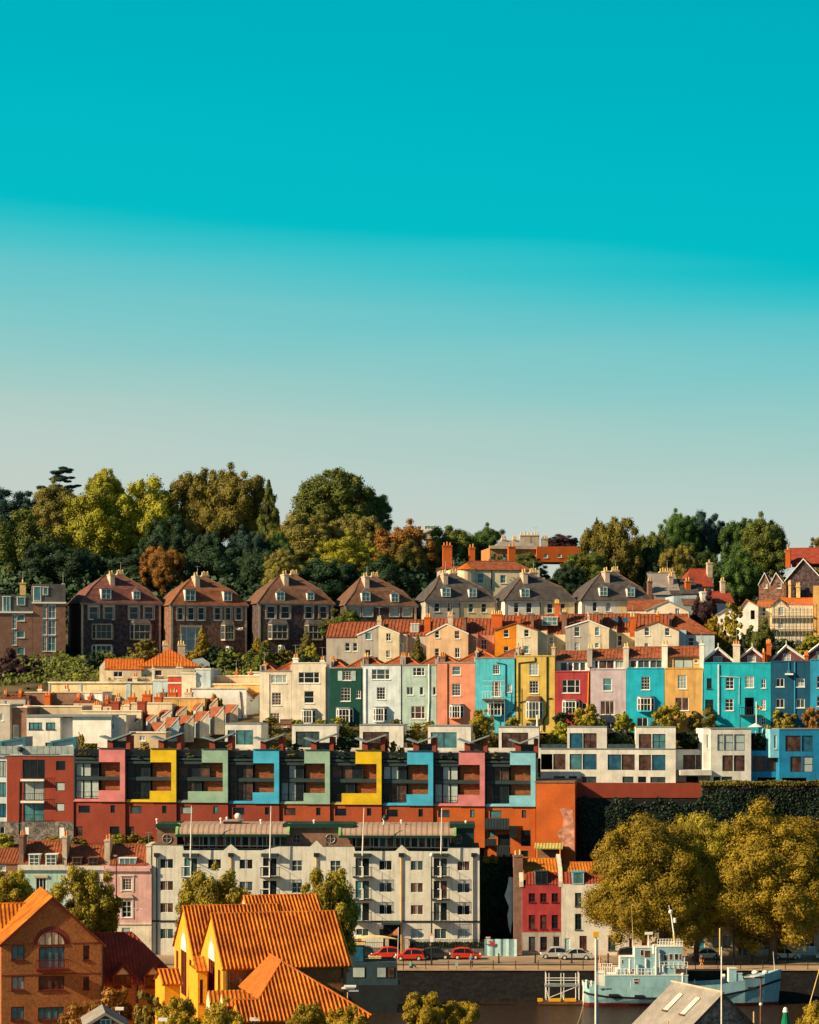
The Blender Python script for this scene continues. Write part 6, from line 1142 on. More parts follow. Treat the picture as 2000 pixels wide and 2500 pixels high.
for x0, x1 in ((1834, 1880), (1944, 1994)): q = M(); a = b.L(x0, 2332); c = b.L(x1, 2312); q.box(a[0], c[0], -.12, -.01, a[1], c[1], P['pale']); q.build('shopfront_panel', b.root)
b.window(b.L(1905, 2312)[0], b.L(1925, 2280)[0], b.L(1905, 2312)[1], b.L(1905, 2280)[1], 'p', -.1)
# ================================================================ trees and shrubs in the gardens
shrub(-25, 1586, 112, 1700, 392, 'purple', 'large dark purple-leaved tree at the left edge below the brick mansard block', name='purple_tree', size='mid', cat='tree')
shrub(-20, 1680, 125, 1732, 383, 'dark', 'dark shrub belt below the large purple tree at the left edge', size='mid')
shrub(160, 1643, 212, 1672, 388, 'lime', 'bright yellow-green dome of a shrub above the long ochre wall')
shrub(132, 1640, 166, 1672, 390, 'purple', 'small maroon shrub left of the bright yellow-green dome')
shrub(205, 1590, 262, 1655, 394, 'dark', 'dark shrub mass beside the left gable of the orange roofed house')
shrub(318, 1562, 396, 1612, 397, 'tan', 'straw-tinted bushy shrub at the foot of the leftmost stone villa')
shrub(466, 1528, 520, 1612, 397, 'gold', 'tall thin yellow tree in front of the white glazed opening', kind='cone', size='mid', name='golden_conifer', cat='tree')
shrub(500, 1575, 560, 1640, 396, 'dark', 'dark shrub right of the thin yellow tree')
shrub(520, 1585, 600, 1650, 394, 'olive', 'loose olive shrub below the second stone villa')
shrub(596, 1568, 668, 1645, 393, 'olive', 'rounded olive green tree below the third stone villa, left', size='mid')
shrub(612, 1558, 662, 1600, 397, 'gold', 'yellow-tipped shrub top beside the bay window of the third villa')
shrub(655, 1585, 730, 1640, 394, 'rust', 'brown-green hedge-like shrub below the third villa')
shrub(724, 1537, 772, 1600, 396, 'tan', 'pale straw-coloured cypress in front of the third villa', kind='cone', size='mid', name='pale_cypress', cat='tree')
shrub(745, 1570, 775, 1612, 394, 'lime', 'small yellow-green shrub at the foot of the pale cypress')
shrub(780, 1487, 892, 1560, 397, 'olive', 'broad green tree covering the lower wall of the fourth villa', size='mid', cat='tree', name='broadleaf_tree')
shrub(400, 1600, 470, 1650, 397, 'rust', 'low rust-green shrub behind the grey chimneys')
shrub(690, 1600, 800, 1650, 392, 'dark', 'dark hedge behind the two pale cream terrace houses')
shrub(998, 1552, 1042, 1618, 383.5, 'rust', 'brown feathery conifer between the two gabled houses', kind='cone', size='mid', name='brown_conifer', cat='tree')
shrub(1688, 1440, 1752, 1530, 404, 'purple', 'dark purple tree between the cream gabled house and the pink cottage', size='mid', cat='tree', name='purple_tree')
shrub(1718, 1502, 1770, 1580, 396, 'gold', 'golden shrub left of the pink cottage', size='mid')
shrub(1755, 1472, 1822, 1575, 394, 'quay', 'tall golden-green tree in front of the pink cottage', kind='spray', size='twig', cat='tree', name='golden_tree')
shrub(1815, 1510, 1892, 1600, 393, 'olive', 'rounded olive tree in front of the scaffolded house', size='mid', cat='tree', name='broadleaf_tree')
shrub(1745, 1552, 1815, 1605, 392, 'rust', 'low brownish shrub above the first white-edged brick gable')
shrub(1885, 1560, 1950, 1605, 392, 'dark', 'dark shrub beneath the scaffolding')
shrub(1938, 1545, 2010, 1600, 391, 'lime', 'yellow-green shrub at the right edge under the ochre wall')
shrub(514, 1694, 546, 1768, 369.5, 'quay', 'yellow-green creeper-like shrub squeezed against the first cream house')
for j, (a, b_, c, d, Y_, m_, l_) in enumerate([
 (640, 1750, 682, 1772, 364, 'quay', 'low flowering shrub under the first cream house window'), (700, 1755, 740, 1775, 363.5, 'lime', 'small green shrub beside the little wooden shed'),
 (768, 1755, 800, 1772, 363, 'lime', 'low lime shrub right of the tall cream house bay'), (803, 1752, 850, 1776, 363, 'quay', 'yellowish shrub under the dark green house bay window'),
 (822, 1768, 876, 1805, 356, 'olive', 'bushy olive shrub filling the gap between two white box flats'), (812, 1795, 880, 1828, 354, 'dark', 'dark shrub beneath the bushy olive one'),
 (952, 1755, 984, 1772, 361, 'rust', 'rusty low shrub at the foot of the pale icy blue house'), (1000, 1764, 1030, 1780, 359, 'gold', 'golden low shrub below the sage green house, left one'),
 (1028, 1760, 1062, 1782, 359, 'gold', 'golden low shrub below the sage green house, right one'), (985, 1778, 1045, 1826, 354, 'rust', 'brown hanging plants between two white box flats'),
 (1232, 1748, 1270, 1780, 360, 'quay', 'tufted yellow-green shrub between turquoise and yellow houses'), (1160, 1780, 1215, 1826, 354, 'rust', 'reddish-brown shrub left of the last white box flat'),
 (1342, 1762, 1396, 1812, 356, 'lime', 'yellow-green shrub left of the first tall white bay'), (1350, 1735, 1400, 1775, 360, 'dark', 'dark shrub in front of the deep red house'),
 (1394, 1720, 1466, 1784, 359, 'quay', 'large golden bush between the deep red and lilac houses'), (1455, 1752, 1486, 1782, 358, 'olive', 'small olive shrub right of the large golden bush'),
 (1498, 1738, 1556, 1786, 358, 'lime', 'leafy yellow-green bush between the lilac and cyan houses'), (1320, 1795, 1386, 1830, 355, 'olive', 'mixed plants on the terrace left of the first tall white bay'),
 (1586, 1760, 1610, 1780, 358, 'olive', 'small bush at the foot of the cyan house'), (1594, 1715, 1680, 1784, 358, 'quay', 'large rounded golden-green bush below the ochre house'),
 (1678, 1728, 1756, 1792, 357.5, 'rust', 'flowering brown-green bush below the narrow shadowed teal house'), (1650, 1785, 1720, 1826, 355, 'dark', 'dark shrubs behind the white link terrace'),
 (1484, 1785, 1556, 1826, 355, 'dark', 'dark shrubs on the terrace between the two tall white bays'), (1884, 1734, 1950, 1788, 357, 'quay', 'golden-green bush at the foot of the navy house'),
 (1862, 1770, 1888, 1804, 355, 'gold', 'small golden bush beside the open white parasol'), (1956, 1720, 2022, 1788, 357, 'orange', 'orange-gold tree at the right edge by the azure house'), (1835, 1790, 1880, 1830, 354, 'dark', 'dark shrubs beneath the white parasol')]):
    shrub(a, b_, c, d, Y_, m_, l_)
shrub(1146, 1732, 1206, 1790, 359, 'quay', 'small round-topped tree with bare stems before the turquoise house', size='mid', cat='tree', name='small_tree')
gp = 'planters on the roof gardens'
for (a, b_, c, d, m_, l_) in [(188, 1788, 206, 1832, 'gold', 'spiky yellow plant on the roof garden at the far left'), (196, 1815, 240, 1842, 'rust', 'low brown planter left of the pink panel'), (340, 1812, 368, 1836, 'gold', 'pale flowers behind the first yellow panel'), (548, 1814, 572, 1830, 'gold', 'yellow potted plant at the third winged roof'),
   (655, 1815, 692, 1832, 'gold', 'yellow flowering pot above the sky blue panel'), (700, 1815, 742, 1840, 'dark', 'dark planter row left of the second green panel'), (470, 1825, 520, 1842, 'dark', 'dark planter box right of the pale green panel'), (930, 1802, 952, 1838, 'gold', 'bright yellow bush on the roof right of the centre yellow panel'), (948, 1810, 972, 1848, 'tan', 'round grey-green potted tree right of the bright yellow bush'),
   (970, 1822, 988, 1848, 'quay', 'small potted shrub left of the speckled blue panel'), (1030, 1814, 1058, 1832, 'tan', 'straw-coloured tuft above the speckled blue panel'), (590, 1830, 625, 1848, 'rust', 'low rusty planter left of the sky blue panel'), (1196, 1835, 1240, 1852, 'rust', 'low planter left of the last light blue panel'), (820, 1800, 870, 1836, 'dark', 'dark planting behind the second green panel')]:
    shrub(a, b_, c, d, 341.5 if a < 1100 else 338, m_, l_, name='potted_plant', group=gp, trunk=False)
for (a, b_, c, d, m_, l_) in [(-30, 2036, 50, 2085, 'lime', 'rounded green shrub at the left edge above the dark shop house'), (108, 2040, 160, 2062, 'quay', 'tangled shrub behind the mint house roof'), (168, 2045, 215, 2070, 'rust', 'rusty shrub behind the pale grey house roof'), (262, 2036, 318, 2064, 'lime', 'yellow-green shrub behind the pink house roof, left one'), (312, 2032, 345, 2062, 'gold', 'golden shrub behind the pink house roof, middle one'), (335, 2040, 376, 2066, 'olive', 'olive shrub behind the pink house roof, beside the flats')]:
    shrub(a, b_, c, d, 333, m_, l_, group='shrubs behind the quay roofs')
PN = ['leftmost pink', 'first yellow', 'pale green long-barred', 'saturated sky blue', 'dull green', 'long-barred yellow', 'speckled blue', 'salmon pink', 'last light blue']
for i, (x0, x1, m, cn, long_, _) in enumerate(U): shrub(x0+4, 1829+i, x1-64, 1850+i, 341-i*.35, ['rust', 'dark', 'olive', 'dark', 'rust', 'dark', 'olive', 'dark', 'olive'][i], 'dark planter row on the roof garden left of the '+PN[i]+' panel', name='planter_row', group=gp, trunk=False)
shed = B('wooden_shed', 'tiny pinkish wooden shed with a felt roof between the cream houses', 'shed', 685, 1776, 362, 0); shed.wall(686, 709, 1768, 1776, 1.5, P['salmond'], [(692, 1770, 700, 1775, 'p', 'dk')]); shed.ridge(685, 710, 1768, 1758, 1.6, T['tileb'], over=.1)
q = M(); pr = B('garden_parasol', 'open white parasol on the teal house terrace beside a flagpole', 'parasol', 1845, 1800, 354, 0)
a = pr.L(1845, 1775); q.tube((0, 0, 0), (0, 0, a[1]+.5), .05, X['whitem']); q.build('pole', pr.root); q = M(); z = a[1]
for k in range(8): t0, t1 = k*pi/4, (k+1)*pi/4; q.face([(1.15*cos(t0), 1.15*sin(t0), z), (1.15*cos(t1), 1.15*sin(t1), z), (0, 0, z+.6)], X['wf'])
q.build('canopy', pr.root)
fp = B('flagpole', 'white flagpole with a small coral flag before the bright teal house', 'flagpole', 1847, 1775, 356, 0); a = fp.L(1847, 1713); q = M(); q.tube((0, 0, 0), (0, 0, a[1]), .08, X['whitem']); q.build('pole', fp.root); q = M(); c = fp.L(1862, 1732)
q.face([(.08, 0, a[1]-.4), (.55, .12, a[1]-.7), (c[0]*.95, 0, a[1]-.75), (c[0], .05, c[1]), (.5, -.1, c[1]+.1), (.08, 0, c[1]+.05)], X['orangef']); q.build('flag', fp.root)
for (x, y0, y1, r, l_) in ((1312, 1748, 1775, .14, 'short white post standing on the roof of the last white box flat'),):
    o = B('white_post', l_, 'post', x, y1, 353, 0); a = o.L(x, y0); q = M(); q.tube((0, 0, 0), (0, 0, a[1]), r, X['whitem']); q.ball((0, 0, a[1]), r*1.2, X['whitem']); q.build('post', o.root)
for (x, y0, y1, Y_, l_) in ((876, 0, 0, 0, ''),): pass
def pole(name, label, x, yt, Y, r, m, zb=None, cat='pole', lean=0, top=None, group=None, r2=None):
    zb = gz(Y) if zb is None else zb; p = W(x, yt, Y); root = empty(name, (p.x, Y, zb)); tag(root, label, cat, group); H = p.z-zb; q = M(); q.tube((0, 0, 0), (lean, 0, H), r, m, r2 or r*.7, 8); q.build('shaft', root)
    return root, H
# ================================================================ big trees on the quay
def plane(x0, y0, x1, y1, Y, xt, label, m='gold', tr=.55):
    zb = 0; a = W(x0, y1, Y); b_ = W(x1, y0, Y); c = (a+b_)/2; rx = (b_.x-a.x)/2; rz = (b_.z-a.z)/2; tx = (xt-1000)/F*Y; root = empty('plane_tree', (tx, Y, zb)); tag(root, label, 'tree', 'big plane trees on the quay')
    cr = crown(m, base('round', m, 'plane')); cr.parent = root; cr.location = (c.x-tx, .5, c.z-zb); cr.scale = (rx, rx*.62, rz); q = M()
    q.tube((0, 0, 0), (0, 0, .5), tr*1.5, BARK, tr*1.05, 10); q.tube((0, 0, .5), (.1, 0, 4.5), tr*1.05, BARK, tr*.85, 10); dx = c.x-tx
    for i in range(9):
        an = i*2*pi/9; e_ = Vector((dx*.6+cos(an)*rx*.6, sin(an)*rx*.35, c.z+rz*(.1+.35*((i*7) % 5)/5))); m_ = Vector((.1, 0, 4.3)).lerp(e_, .5)+Vector((0, 0, .6)); q.tube((.1, 0, 4.3), m_, tr*.5, BARK, tr*.3, 6); q.tube(m_, e_, tr*.3, BARK, .05, 5)
    q.build('trunk', root); return root
plane(1428, 2000, 1735, 2296, 307, 1615, 'large golden plane tree over the grey ship, leftmost of the quay trees', tr=.45)
plane(1600, 1994, 1825, 2288, 310.5, 1700, 'smaller golden plane tree filling the gap between the two largest quay trees', m='quay', tr=.35)
plane(1705, 1974, 2060, 2306, 309, 1887, 'large golden plane tree with a thick dark trunk beside the parked white hatchback')
g = 'trees on the near bank'
for (a, b_, c, d, Y_, m_, l_) in [(-45, 2126, 84, 2262, 243, 'quay', 'golden-green tree at the left edge in front of the dark shop house'), (126, 2118, 290, 2330, 243, 'quay', 'golden-green tree before the pale grey and pink houses'), (430, 2122, 612, 2330, 244, 'quay', 'golden tree rising behind the left orange gables'), (722, 2124, 878, 2380, 244.5, 'quay', 'tall golden tree with dark right side before the long flats')]:
    tree(a, b_, c, d, Y_, m_, l_, size='near', group=g, zb=0)
for (a, b_, c, d, Y_, m_, l_) in [(375, 2436, 500, 2600, 186, 'gold', 'golden treetop at the bottom edge under the yellow gables, left one'), (480, 2446, 610, 2600, 185, 'gold', 'golden treetop at the bottom edge under the yellow gables, right one'), (694, 2452, 810, 2600, 184, 'gold', 'golden treetop at the bottom edge in front of the hipped orange roof, left one'), (790, 2458, 900, 2600, 183, 'gold', 'golden treetop at the bottom edge in front of the hipped orange roof, right one'),
   (968, 2424, 1092, 2620, 200, 'gold', 'ragged golden treetop standing against the dark water, left one'), (1070, 2446, 1178, 2620, 201, 'gold', 'ragged golden treetop standing against the dark water, right one'), (1932, 2452, 2060, 2620, 200, 'gold', 'golden treetop in the bottom right corner')]:
    tree(a, b_, c, d, Y_, m_, l_, size='near', group='treetops along the bottom edge', zb=0, kind='spray' if 'ragged' in l_ else 'round')
for (a, b_, c, d, Y_, m_, l_) in [(215, 2412, 345, 2580, 215, 'orange', 'twiggy brown-orange shrub before the brick wing, middle'), (310, 2420, 400, 2580, 214, 'rust', 'twiggy brown-green shrub before the brick wing, right'), (140, 2450, 240, 2580, 213, 'orange', 'twiggy orange shrub below the arched window gable')]:
    tree(a, b_, c, d, Y_, m_, l_, kind='spray', size='twig', group='twiggy shrubs in the lower left', zb=0, name='twiggy_shrub', cat='shrub')
# ================================================================ foreground brick buildings
fr = X['rf']; FB = BR['fbrick']; TF = T['tilef']
b = B('arched_gable_house', 'brown brick gabled house with a large half-round window and red balcony, lower left', 'house', 3, 2620, 225, 14)
tp = [(3, 2303), (128, 2189), (250, 2303)]
b.wall(3, 250, 2303, 2620, 9, FB, [(28, 2308, 60, 2344, 'c', 'tl', fr), (95, 2311, 158, 2366, 'v', 'tl', fr), (203, 2308, 219, 2344, 'p', 'br', fr), (28, 2384, 60, 2418, 'c', 'cu', fr), (94, 2382, 157, 2418, 'v', 'br', fr), (203, 2384, 218, 2416, 'p', 'br', fr), (27, 2458, 59, 2491, 'c', 'tl', fr), (93, 2458, 156, 2491, 'v', 'tl', fr)], top=tp)
b.perp(tp, 12, TF, rib=.36, over=.35, barge=X['rf'], amp=.05)
def arch(b, px, py, r, ring, d=-.02):
    c = b.L(px, py); rr_ = b.L(px+r, py)[0]-c[0]; R2 = rr_+(b.L(px+r+ring, py)[0]-b.L(px+r, py)[0]); n = 14; q = M()
    for k in range(n):
        t0, t1 = k*pi/n, (k+1)*pi/n; q.face([(c[0]+rr_*cos(t0), d-.01, c[1]+rr_*sin(t0)), (c[0]+R2*cos(t0), d-.01, c[1]+R2*sin(t0)), (c[0]+R2*cos(t1), d-.01, c[1]+R2*sin(t1)), (c[0]+rr_*cos(t1), d-.01, c[1]+rr_*sin(t1))], BR['quoin'])
        q.face([(c[0]+R2*cos(t0), d-.01, c[1]+R2*sin(t0)), (c[0]+R2*cos(t0), 0, c[1]+R2*sin(t0)), (c[0]+R2*cos(t1), 0, c[1]+R2*sin(t1)), (c[0]+R2*cos(t1), d-.01, c[1]+R2*sin(t1))], BR['quoin'])
    q.build('brick_arch', b.root); q = M()
    for u in (-.5, 0, .5): q.box(c[0]+rr_*u-.04, c[0]+rr_*u+.04, d-.05, d-.012, c[1], c[1]+rr_*sqrt(1-u*u), fr)
    q.box(c[0]-rr_, c[0]+rr_, d-.05, d-.013, c[1]-.12, c[1]-.001, fr)
    for k in range(n): t0, t1 = k*pi/n, (k+1)*pi/n; q.tube((c[0]+rr_*cos(t0), d-.03, c[1]+rr_*sin(t0)), (c[0]+rr_*cos(t1), d-.03, c[1]+rr_*sin(t1)), .06, fr, n=4)
    o = q.build('arched_window', b.root); q = M(); q.face([(c[0]+rr_*cos(k*pi/n), d-.005, c[1]+rr_*sin(k*pi/n)) for k in range(n+1)], P['cream']); q.build('panel', o)
arch(b, 126, 2306, 32, 12)
q = M()
for y0, y1 in ((2301, 2306), (2376, 2381)):
    a = b.L(3, y1); c = b.L(250, y0)
    if y0 == 2301: q.box(a[0], b.L(80, y0)[0], -.05, -.003, a[1], c[1], BR['quoin']); q.box(b.L(172, y0)[0], c[0], -.05, -.003, a[1], c[1], BR['quoin'])
    else: q.box(a[0], c[0], -.05, -.003, a[1], c[1], BR['quoin'])
q.build('brick_band', b.root)
q = M(); a = b.L(87, 2370); c = b.L(165, 2341); q.box(a[0], c[0], -.8, -.01, a[1], a[1]+.18, fr); q.tube((a[0], -.78, c[1]), (c[0], -.78, c[1]), .045, fr, n=5)
for k in range(19): u = a[0]+(c[0]-a[0])*k/18; q.tube((u, -.78, a[1]), (u, -.78, c[1]), .022, fr, n=4)
for u in (a[0], c[0]): q.tube((u, -.78, c[1]), (u, -.01, c[1]), .04, fr, n=4)
q.build('balcony', b.root); b.pipe([(250, 2310), (250, 2500)], .07)
b = B('left_pantile_block', 'brick block under a deep red pantile roof joining the arched gable from the left', 'house', -60, 2620, 229, 14); b.wall(-60, 60, 2330, 2620, 9, FB); b.ridge(-60, 92, 2322, 2207, 11, T['tilef'], rib=.4, amp=.08)
b = B('dormered_brick_wing', 'brick wing with a dark red pantile roof and two small gabled dormers', 'house', 250, 2620, 229, 14)
b.wall(246, 440, 2402, 2620, 9, FB, [(352, 2455, 392, 2490, 'w', 'dk', fr), (290, 2455, 322, 2490, 'c', 'dk', fr)]); b.ridge(246, 442, 2402, 2277, 11, T['tiled'], rib=.36, amp=.07, hipr=4.0, over=.2)
for x0, x1, gk in ((276, 323, 'br'), (352, 396, 'dk')):
    q = M(); a = b.L(x0, 2412); c = b.L(x1, 2380); u0, u1, z0, z1 = a[0], c[0], a[1], c[1]; cx = (u0+u1)/2; zt = z1+.95
    q.prism([(u0, z0), (u1, z0), (u1, z1), (cx, zt), (u0, z1)], -.1, 2.5, FB); q.build('dormer', b.root); q = M()
    for uu in (u0-.25, u1+.25): q.face([(uu, -.35, z1-.25), (cx, -.35, zt+.1), (cx, 3.2, zt+.1), (uu, 3.2, z1-.25)], T['tiled']); q.tube((uu, -.37, z1-.25), (cx, -.37, zt+.1), .09, fr, n=4)
    q.build('dormer_roof', b.root); q = M(); q.face([(u0+.35, -.12, z1+.08), (u1-.35, -.12, z1+.08), (cx, -.12, zt-.25)], P['cream']); q.build('gable_panel', b.root)
    b.window(u0+.12, u1-.12, z0+.05, z1, 'w', -.22, fr, G[gk])
b.pipe([(336, 2404), (336, 2490)], .06)
# orange roofed complex
YW = 14
def block(name, label, xf, xr, ye, yr, Y, dep, gable_px, wins, gx=None, rib=.36, amp=.14, hipr=0, base_=2640, arc=None):
    b = B(name, label, 'house', xf, base_, Y, YW, 'orange pantiled blocks by the harbour'); b.wall(xf, xr, ye, base_, dep, FB, sidem=BR['flit']); b.ridge(xf, xr, ye, yr, dep, TF, rib=rib, amp=amp, over=.45, wallm=BR['flit'], hipr=hipr)
    # gable wall standing at the left end with its own windows
    back = b.o+b.uy*dep-b.ux*.3; gb = B.__new__(B); gb.o = Vector((back.x, back.y, b.o.z)); gb.a = b.a-pi/2; gb.ux = Vector((cos(gb.a), sin(gb.a), 0)); gb.uy = Vector((-sin(gb.a), cos(gb.a), 0)); gb.Y = Y; gb.roof = None; gb.rng = random.Random(3)
    gb.root = bpy.data.objects.new('gable_wall', None); ze = b.L(xf, ye)[1]; zr = b.L((xf+xr)/2, yr, dep/2)[1]
    q = M(); H = []
    for (u0, u1, z0, z1) in wins: H.append((u0*dep, u1*dep, z0, z1))
    xs = sorted(set([0, dep/2, dep]+[h[0] for h in H]+[h[1] for h in H])); toplin = [(0, ze-.15), (dep/2, zr-.15), (dep, ze-.15)]
    def G3(u, y, z): p = gb.ux*u+gb.uy*y+Vector((0, 0, z))+(gb.o-b.o); return (p.dot(b.ux), p.dot(b.uy), p.z)
    gl = BR['flit']
    for a, c in zip(xs[:-1], xs[1:]):
        z = 0
        for h in sorted(H, key=lambda h: h[2]):
            if h[0] <= a+1e-4 and h[1] >= c-1e-4: q.face([G3(a, 0, z), G3(c, 0, z), G3(c, 0, h[2]), G3(a, 0, h[2])], gl); z = h[3]
        q.face([G3(a, 0, z), G3(c, 0, z), G3(c, 0, terp(toplin, c)), G3(a, 0, terp(toplin, a))], gl)
    q.face([G3(dep, 0, 0), G3(dep, .3, 0), G3(dep, .3, ze-.15), G3(dep, 0, ze-.15)], gl)
    q.build('gable_wall', b.root)
    for h in H:
        q = M(); n = 3 if h[1]-h[0] > 1.5 else 1; q.face([G3(h[0], .14, h[2]), G3(h[1], .14, h[2]), G3(h[1], .14, h[3]), G3(h[0], .14, h[3])], T['tiled']); pn = q
        f_ = M()
        for k in range(n+1): u = h[0]+(h[1]-h[0])*k/n; f_.tube(G3(u, .06, h[2]), G3(u, .06, h[3]), .07, fr, n=4)
        for z in (h[2], h[3]): f_.tube(G3(h[0], .06, z), G3(h[1], .06, z), .07, fr, n=4)
        o = f_.build('window', b.root); g_ = pn.build('pane', o); g_.data.materials.clear(); g_.data.materials.append(mat('brown_reflecting_panel', (.30, .085, .025), rough=.5))  # brick-toned panel with the warm reflection put into its colour
    if arc:
        cu, cz, r = arc; q = M(); n = 12; pts = [G3(cu*dep+r*cos(k*pi/n), -.03, cz+r*1.0*sin(k*pi/n)) for k in range(n+1)]; q.face(pts, X['wf']); q.build('arched_window', b.root)
        q = M()
        for k in range(n):
            t0, t1 = k*pi/n, (k+1)*pi/n; R2 = r+.5; q.face([G3(cu*dep+r*cos(t0), -.02, cz+r*sin(t0)), G3(cu*dep+R2*cos(t0), -.02, cz+R2*sin(t0)), G3(cu*dep+R2*cos(t1), -.02, cz+R2*sin(t1)), G3(cu*dep+r*cos(t1), -.02, cz+r*sin(t1))], P['ochre'])
        q.build('brick_arch', b.root)
    bpy.data.objects.remove(gb.root)
    return b, ze, zr
zf = lambda r, Y: CZ+(HY-r)/F*Y
def mk(name, label, xf, xr, ye, yr, Y, dep, **k):
    zb = zf(2640, Y); ze = zf(ye, Y)-zb
    w_ = [(.10, .22, ze-3.4, ze-.5), (.36, .64, ze-4.2, ze-.1), (.78, .90, ze-3.4, ze-.5), (.10, .22, ze-7.2, ze-5.2), (.36, .64, ze-7.4, ze-5.1), (.78, .90, ze-7.2, ze-5.2)]
    return block(name, label, xf, xr, ye, yr, Y, dep, None, w_, arc=(.5, ze-.02, 1.6), **k)
bC = mk('orange_pantile_block', 'rearmost orange pantile roof, a short one poking above the middle ridge', 622, 786, 2252, 2186, 231, 8)
bA = mk('orange_pantile_block', 'left rear orange pantiled block with its own lit yellow gable', 481, 700, 2336, 2210, 218, 12)
bB = mk('orange_pantile_block', 'largest orange pantiled block, long ribbed roof above a brown brick wall', 553, 846, 2360, 2228, 205, 12)
b = bB[0]; b.pipe([(557, 2363), (557, 2480)], .07); b.pipe([(836, 2362), (836, 2440)], .07)
q = M()
for px in (656, 825): a = b.L(px, 2342, 1.1); q.tube((a[0], .75, a[1]-.2), (a[0], .75, a[1]+.15), .12, X['whitem']); q.box(a[0]-.25, a[0]+.25, .5, 1, a[1]-.3, a[1]-.1, T['lead'])
q.build('roof_vent', b.root)
b = B('low_gabled_link', 'small ribbed roof and yellow wall at the far left of the orange pantiled group', 'house', 402, 2640, 214, YW); b.wall(402, 440, 2402, 2640, 6, BR['flit'], [(428, 2412, 436, 2470, 'p', 'br', fr)][:0]); b.ridge(402, 440, 2402, 2367, 5, TF, rib=.36, amp=.14, wallm=BR['flit'])
b = B('glazed_link', 'narrow yellow link with a tiled lean-to roof between the two yellow gables', 'house', 483, 2640, 209, YW); b.wall(483, 506, 2372, 2640, 5, BR['flit'], [(488, 2392, 496, 2450, 'p', 'br', fr)]); q = M(); a = b.L(478, 2372); c = b.L(508, 2372); q.sheet((a[0], -.2, a[1]), (1, 0, 0), (0, .86, .5), (0, -.5, .86), [(0, 0, 2.2), (c[0]-a[0], 0, 2.2)], TF, rib=.36, amp=.06); b.addroof(q)
# front hipped block
b = B('hipped_pantile_block', 'hipped orange pantiled roof in front of the largest block, bright smooth left slope', 'house', 722, 2640, 194, YW, 'orange pantiled blocks by the harbour'); ze = zf(2487, 194)-b.o.z; zr = zf(2348, 200)-b.o.z; zw = ze+(zr-ze)*.335
ln = sqrt(36+(zr-ze)**2); q = M(); v = Vector((0, 6/ln, (zr-ze)/ln)); nrm_ = Vector((0, -(zr-ze)/ln, 6/ln)); q.sheet((0, 0, ze), (1, 0, 0), v, nrm_, [(-4.7, -.3, ln*.335), (-2.7, -.3, ln*.335), (0, -.3, ln), (6.3, -.3, -.25)], TF, rib=.36, amp=.14); b.addroof(q)
q = M(); L3 = sqrt(2.7**2+(zr-zw)**2); v = Vector((2.7/L3, 0, (zr-zw)/L3)); q.sheet((-2.7, 2.01, zw), (0, 1, 0), v, Vector((-v.z, 0, v.x)), [(0, 0, .02), (3.99, 0, L3), (9.5, 0, L3)], T['tileo'], rib=.36, amp=.015)
q.face([(0, 6, zr), (0, 15, zr), (6.3, 15, ze), (6.3, 0, ze)], TF); q.tube((0, 6, zr+.05), (0, 11.5, zr+.05), .13, T['tileo']); q.tube((0, 6, zr+.05), (6.3, 0, ze+.05), .12, T['tileo']); q.tube((0, 6, zr+.05), (-2.7, 2.01, zw+.05), .1, T['tileo']); q.tube((-2.7, 2.01, zw+.06), (-4.8, 2.01, zw+.06), .12, T['tileo']); q.build('side_roof', b.root)
q = M(); q.box(-4.4, 6, .1, 3, 0, ze-.05, FB); q.build('wall', b.root); q = M(); q.face([(-4.55, 0, ze), (-4.55, 2.01, zw), (-4.55, 4, ze), (-4.55, 4, 0), (-4.55, 0, 0)], BR['flit']); q.build('gable_wall', b.root); q = M(); q.face([(-4.7, 2.01, zw), (-2.7, 2.01, zw), (-2.7, 4.2, ze), (-4.7, 4.2, ze)], TF); q.build('wing_roof', b.root)
for k, (u, d) in enumerate(((-5.2, 4.4), (-5.9, 6.9))):
    q = M(); q.sheet((u, d, zw-.75), (1, 0, 0), (0, .7, .7), (0, -.7, .7), [(0, 0, 1.3), (3.2, 0, 1.3)], TF, rib=.36, amp=.06); q.face([(u, d, zw-.75), (u, d+.92, zw+.17), (u, d+1.84, zw-.75), (u, d+1.84, zw-2.6), (u, d, zw-2.6)], P['cream']); q.build('small_dormer', b.root)
b = B('dark_roofed_annex', 'small dark red tiled annex at the right end of the orange group', 'house', 815, 2640, 213, YW); b.wall(815, 878, 2470, 2640, 6, FB); b.ridge(815, 880, 2470, 2412, 7, T['tiled'], rib=.36, amp=.05, hipr=1)
r_, H = pole('rooftop_aerial', 'pale pole with a bundle of flat aerials above the hipped orange roof', 849, 2414, 198, .06, X['potb'], zb=zf(2480, 198), cat='aerial'); q = M(); q.box(-.5, .6, -.3, .3, H, H+.1, X['wf']); q.box(-.3, .7, -.4, .2, H+.15, H+.28, X['wf']); q.box(.1, .9, -.2, .3, H-.2, H-.08, X['wf']); q.build('aerial_head', r_)
b = B('slate_roofed_boathouse', 'pale slate gabled roof with two long skylights and a dark gable, bottom right', 'building', 1655, 2620, 188, 24); tp = [(1655, 2535), (1762, 2424), (1868, 2530)]
b.wall(1655, 1868, 2535, 2620, 7.5, BR['gst'], top=tp, sidem=BR['gst']); b.perp(tp, 7.6, T['slatel'], over=.3, barge=T['slate'])
(xa, za), (xb, zb2) = b.L(1655, 2535), b.L(1762, 2424); vv = Vector((xb-xa, 0, zb2-za)).normalized(); nv = Vector((-vv.z, 0, vv.x)); Lr = Vector((xb-xa, 0, zb2-za)).length
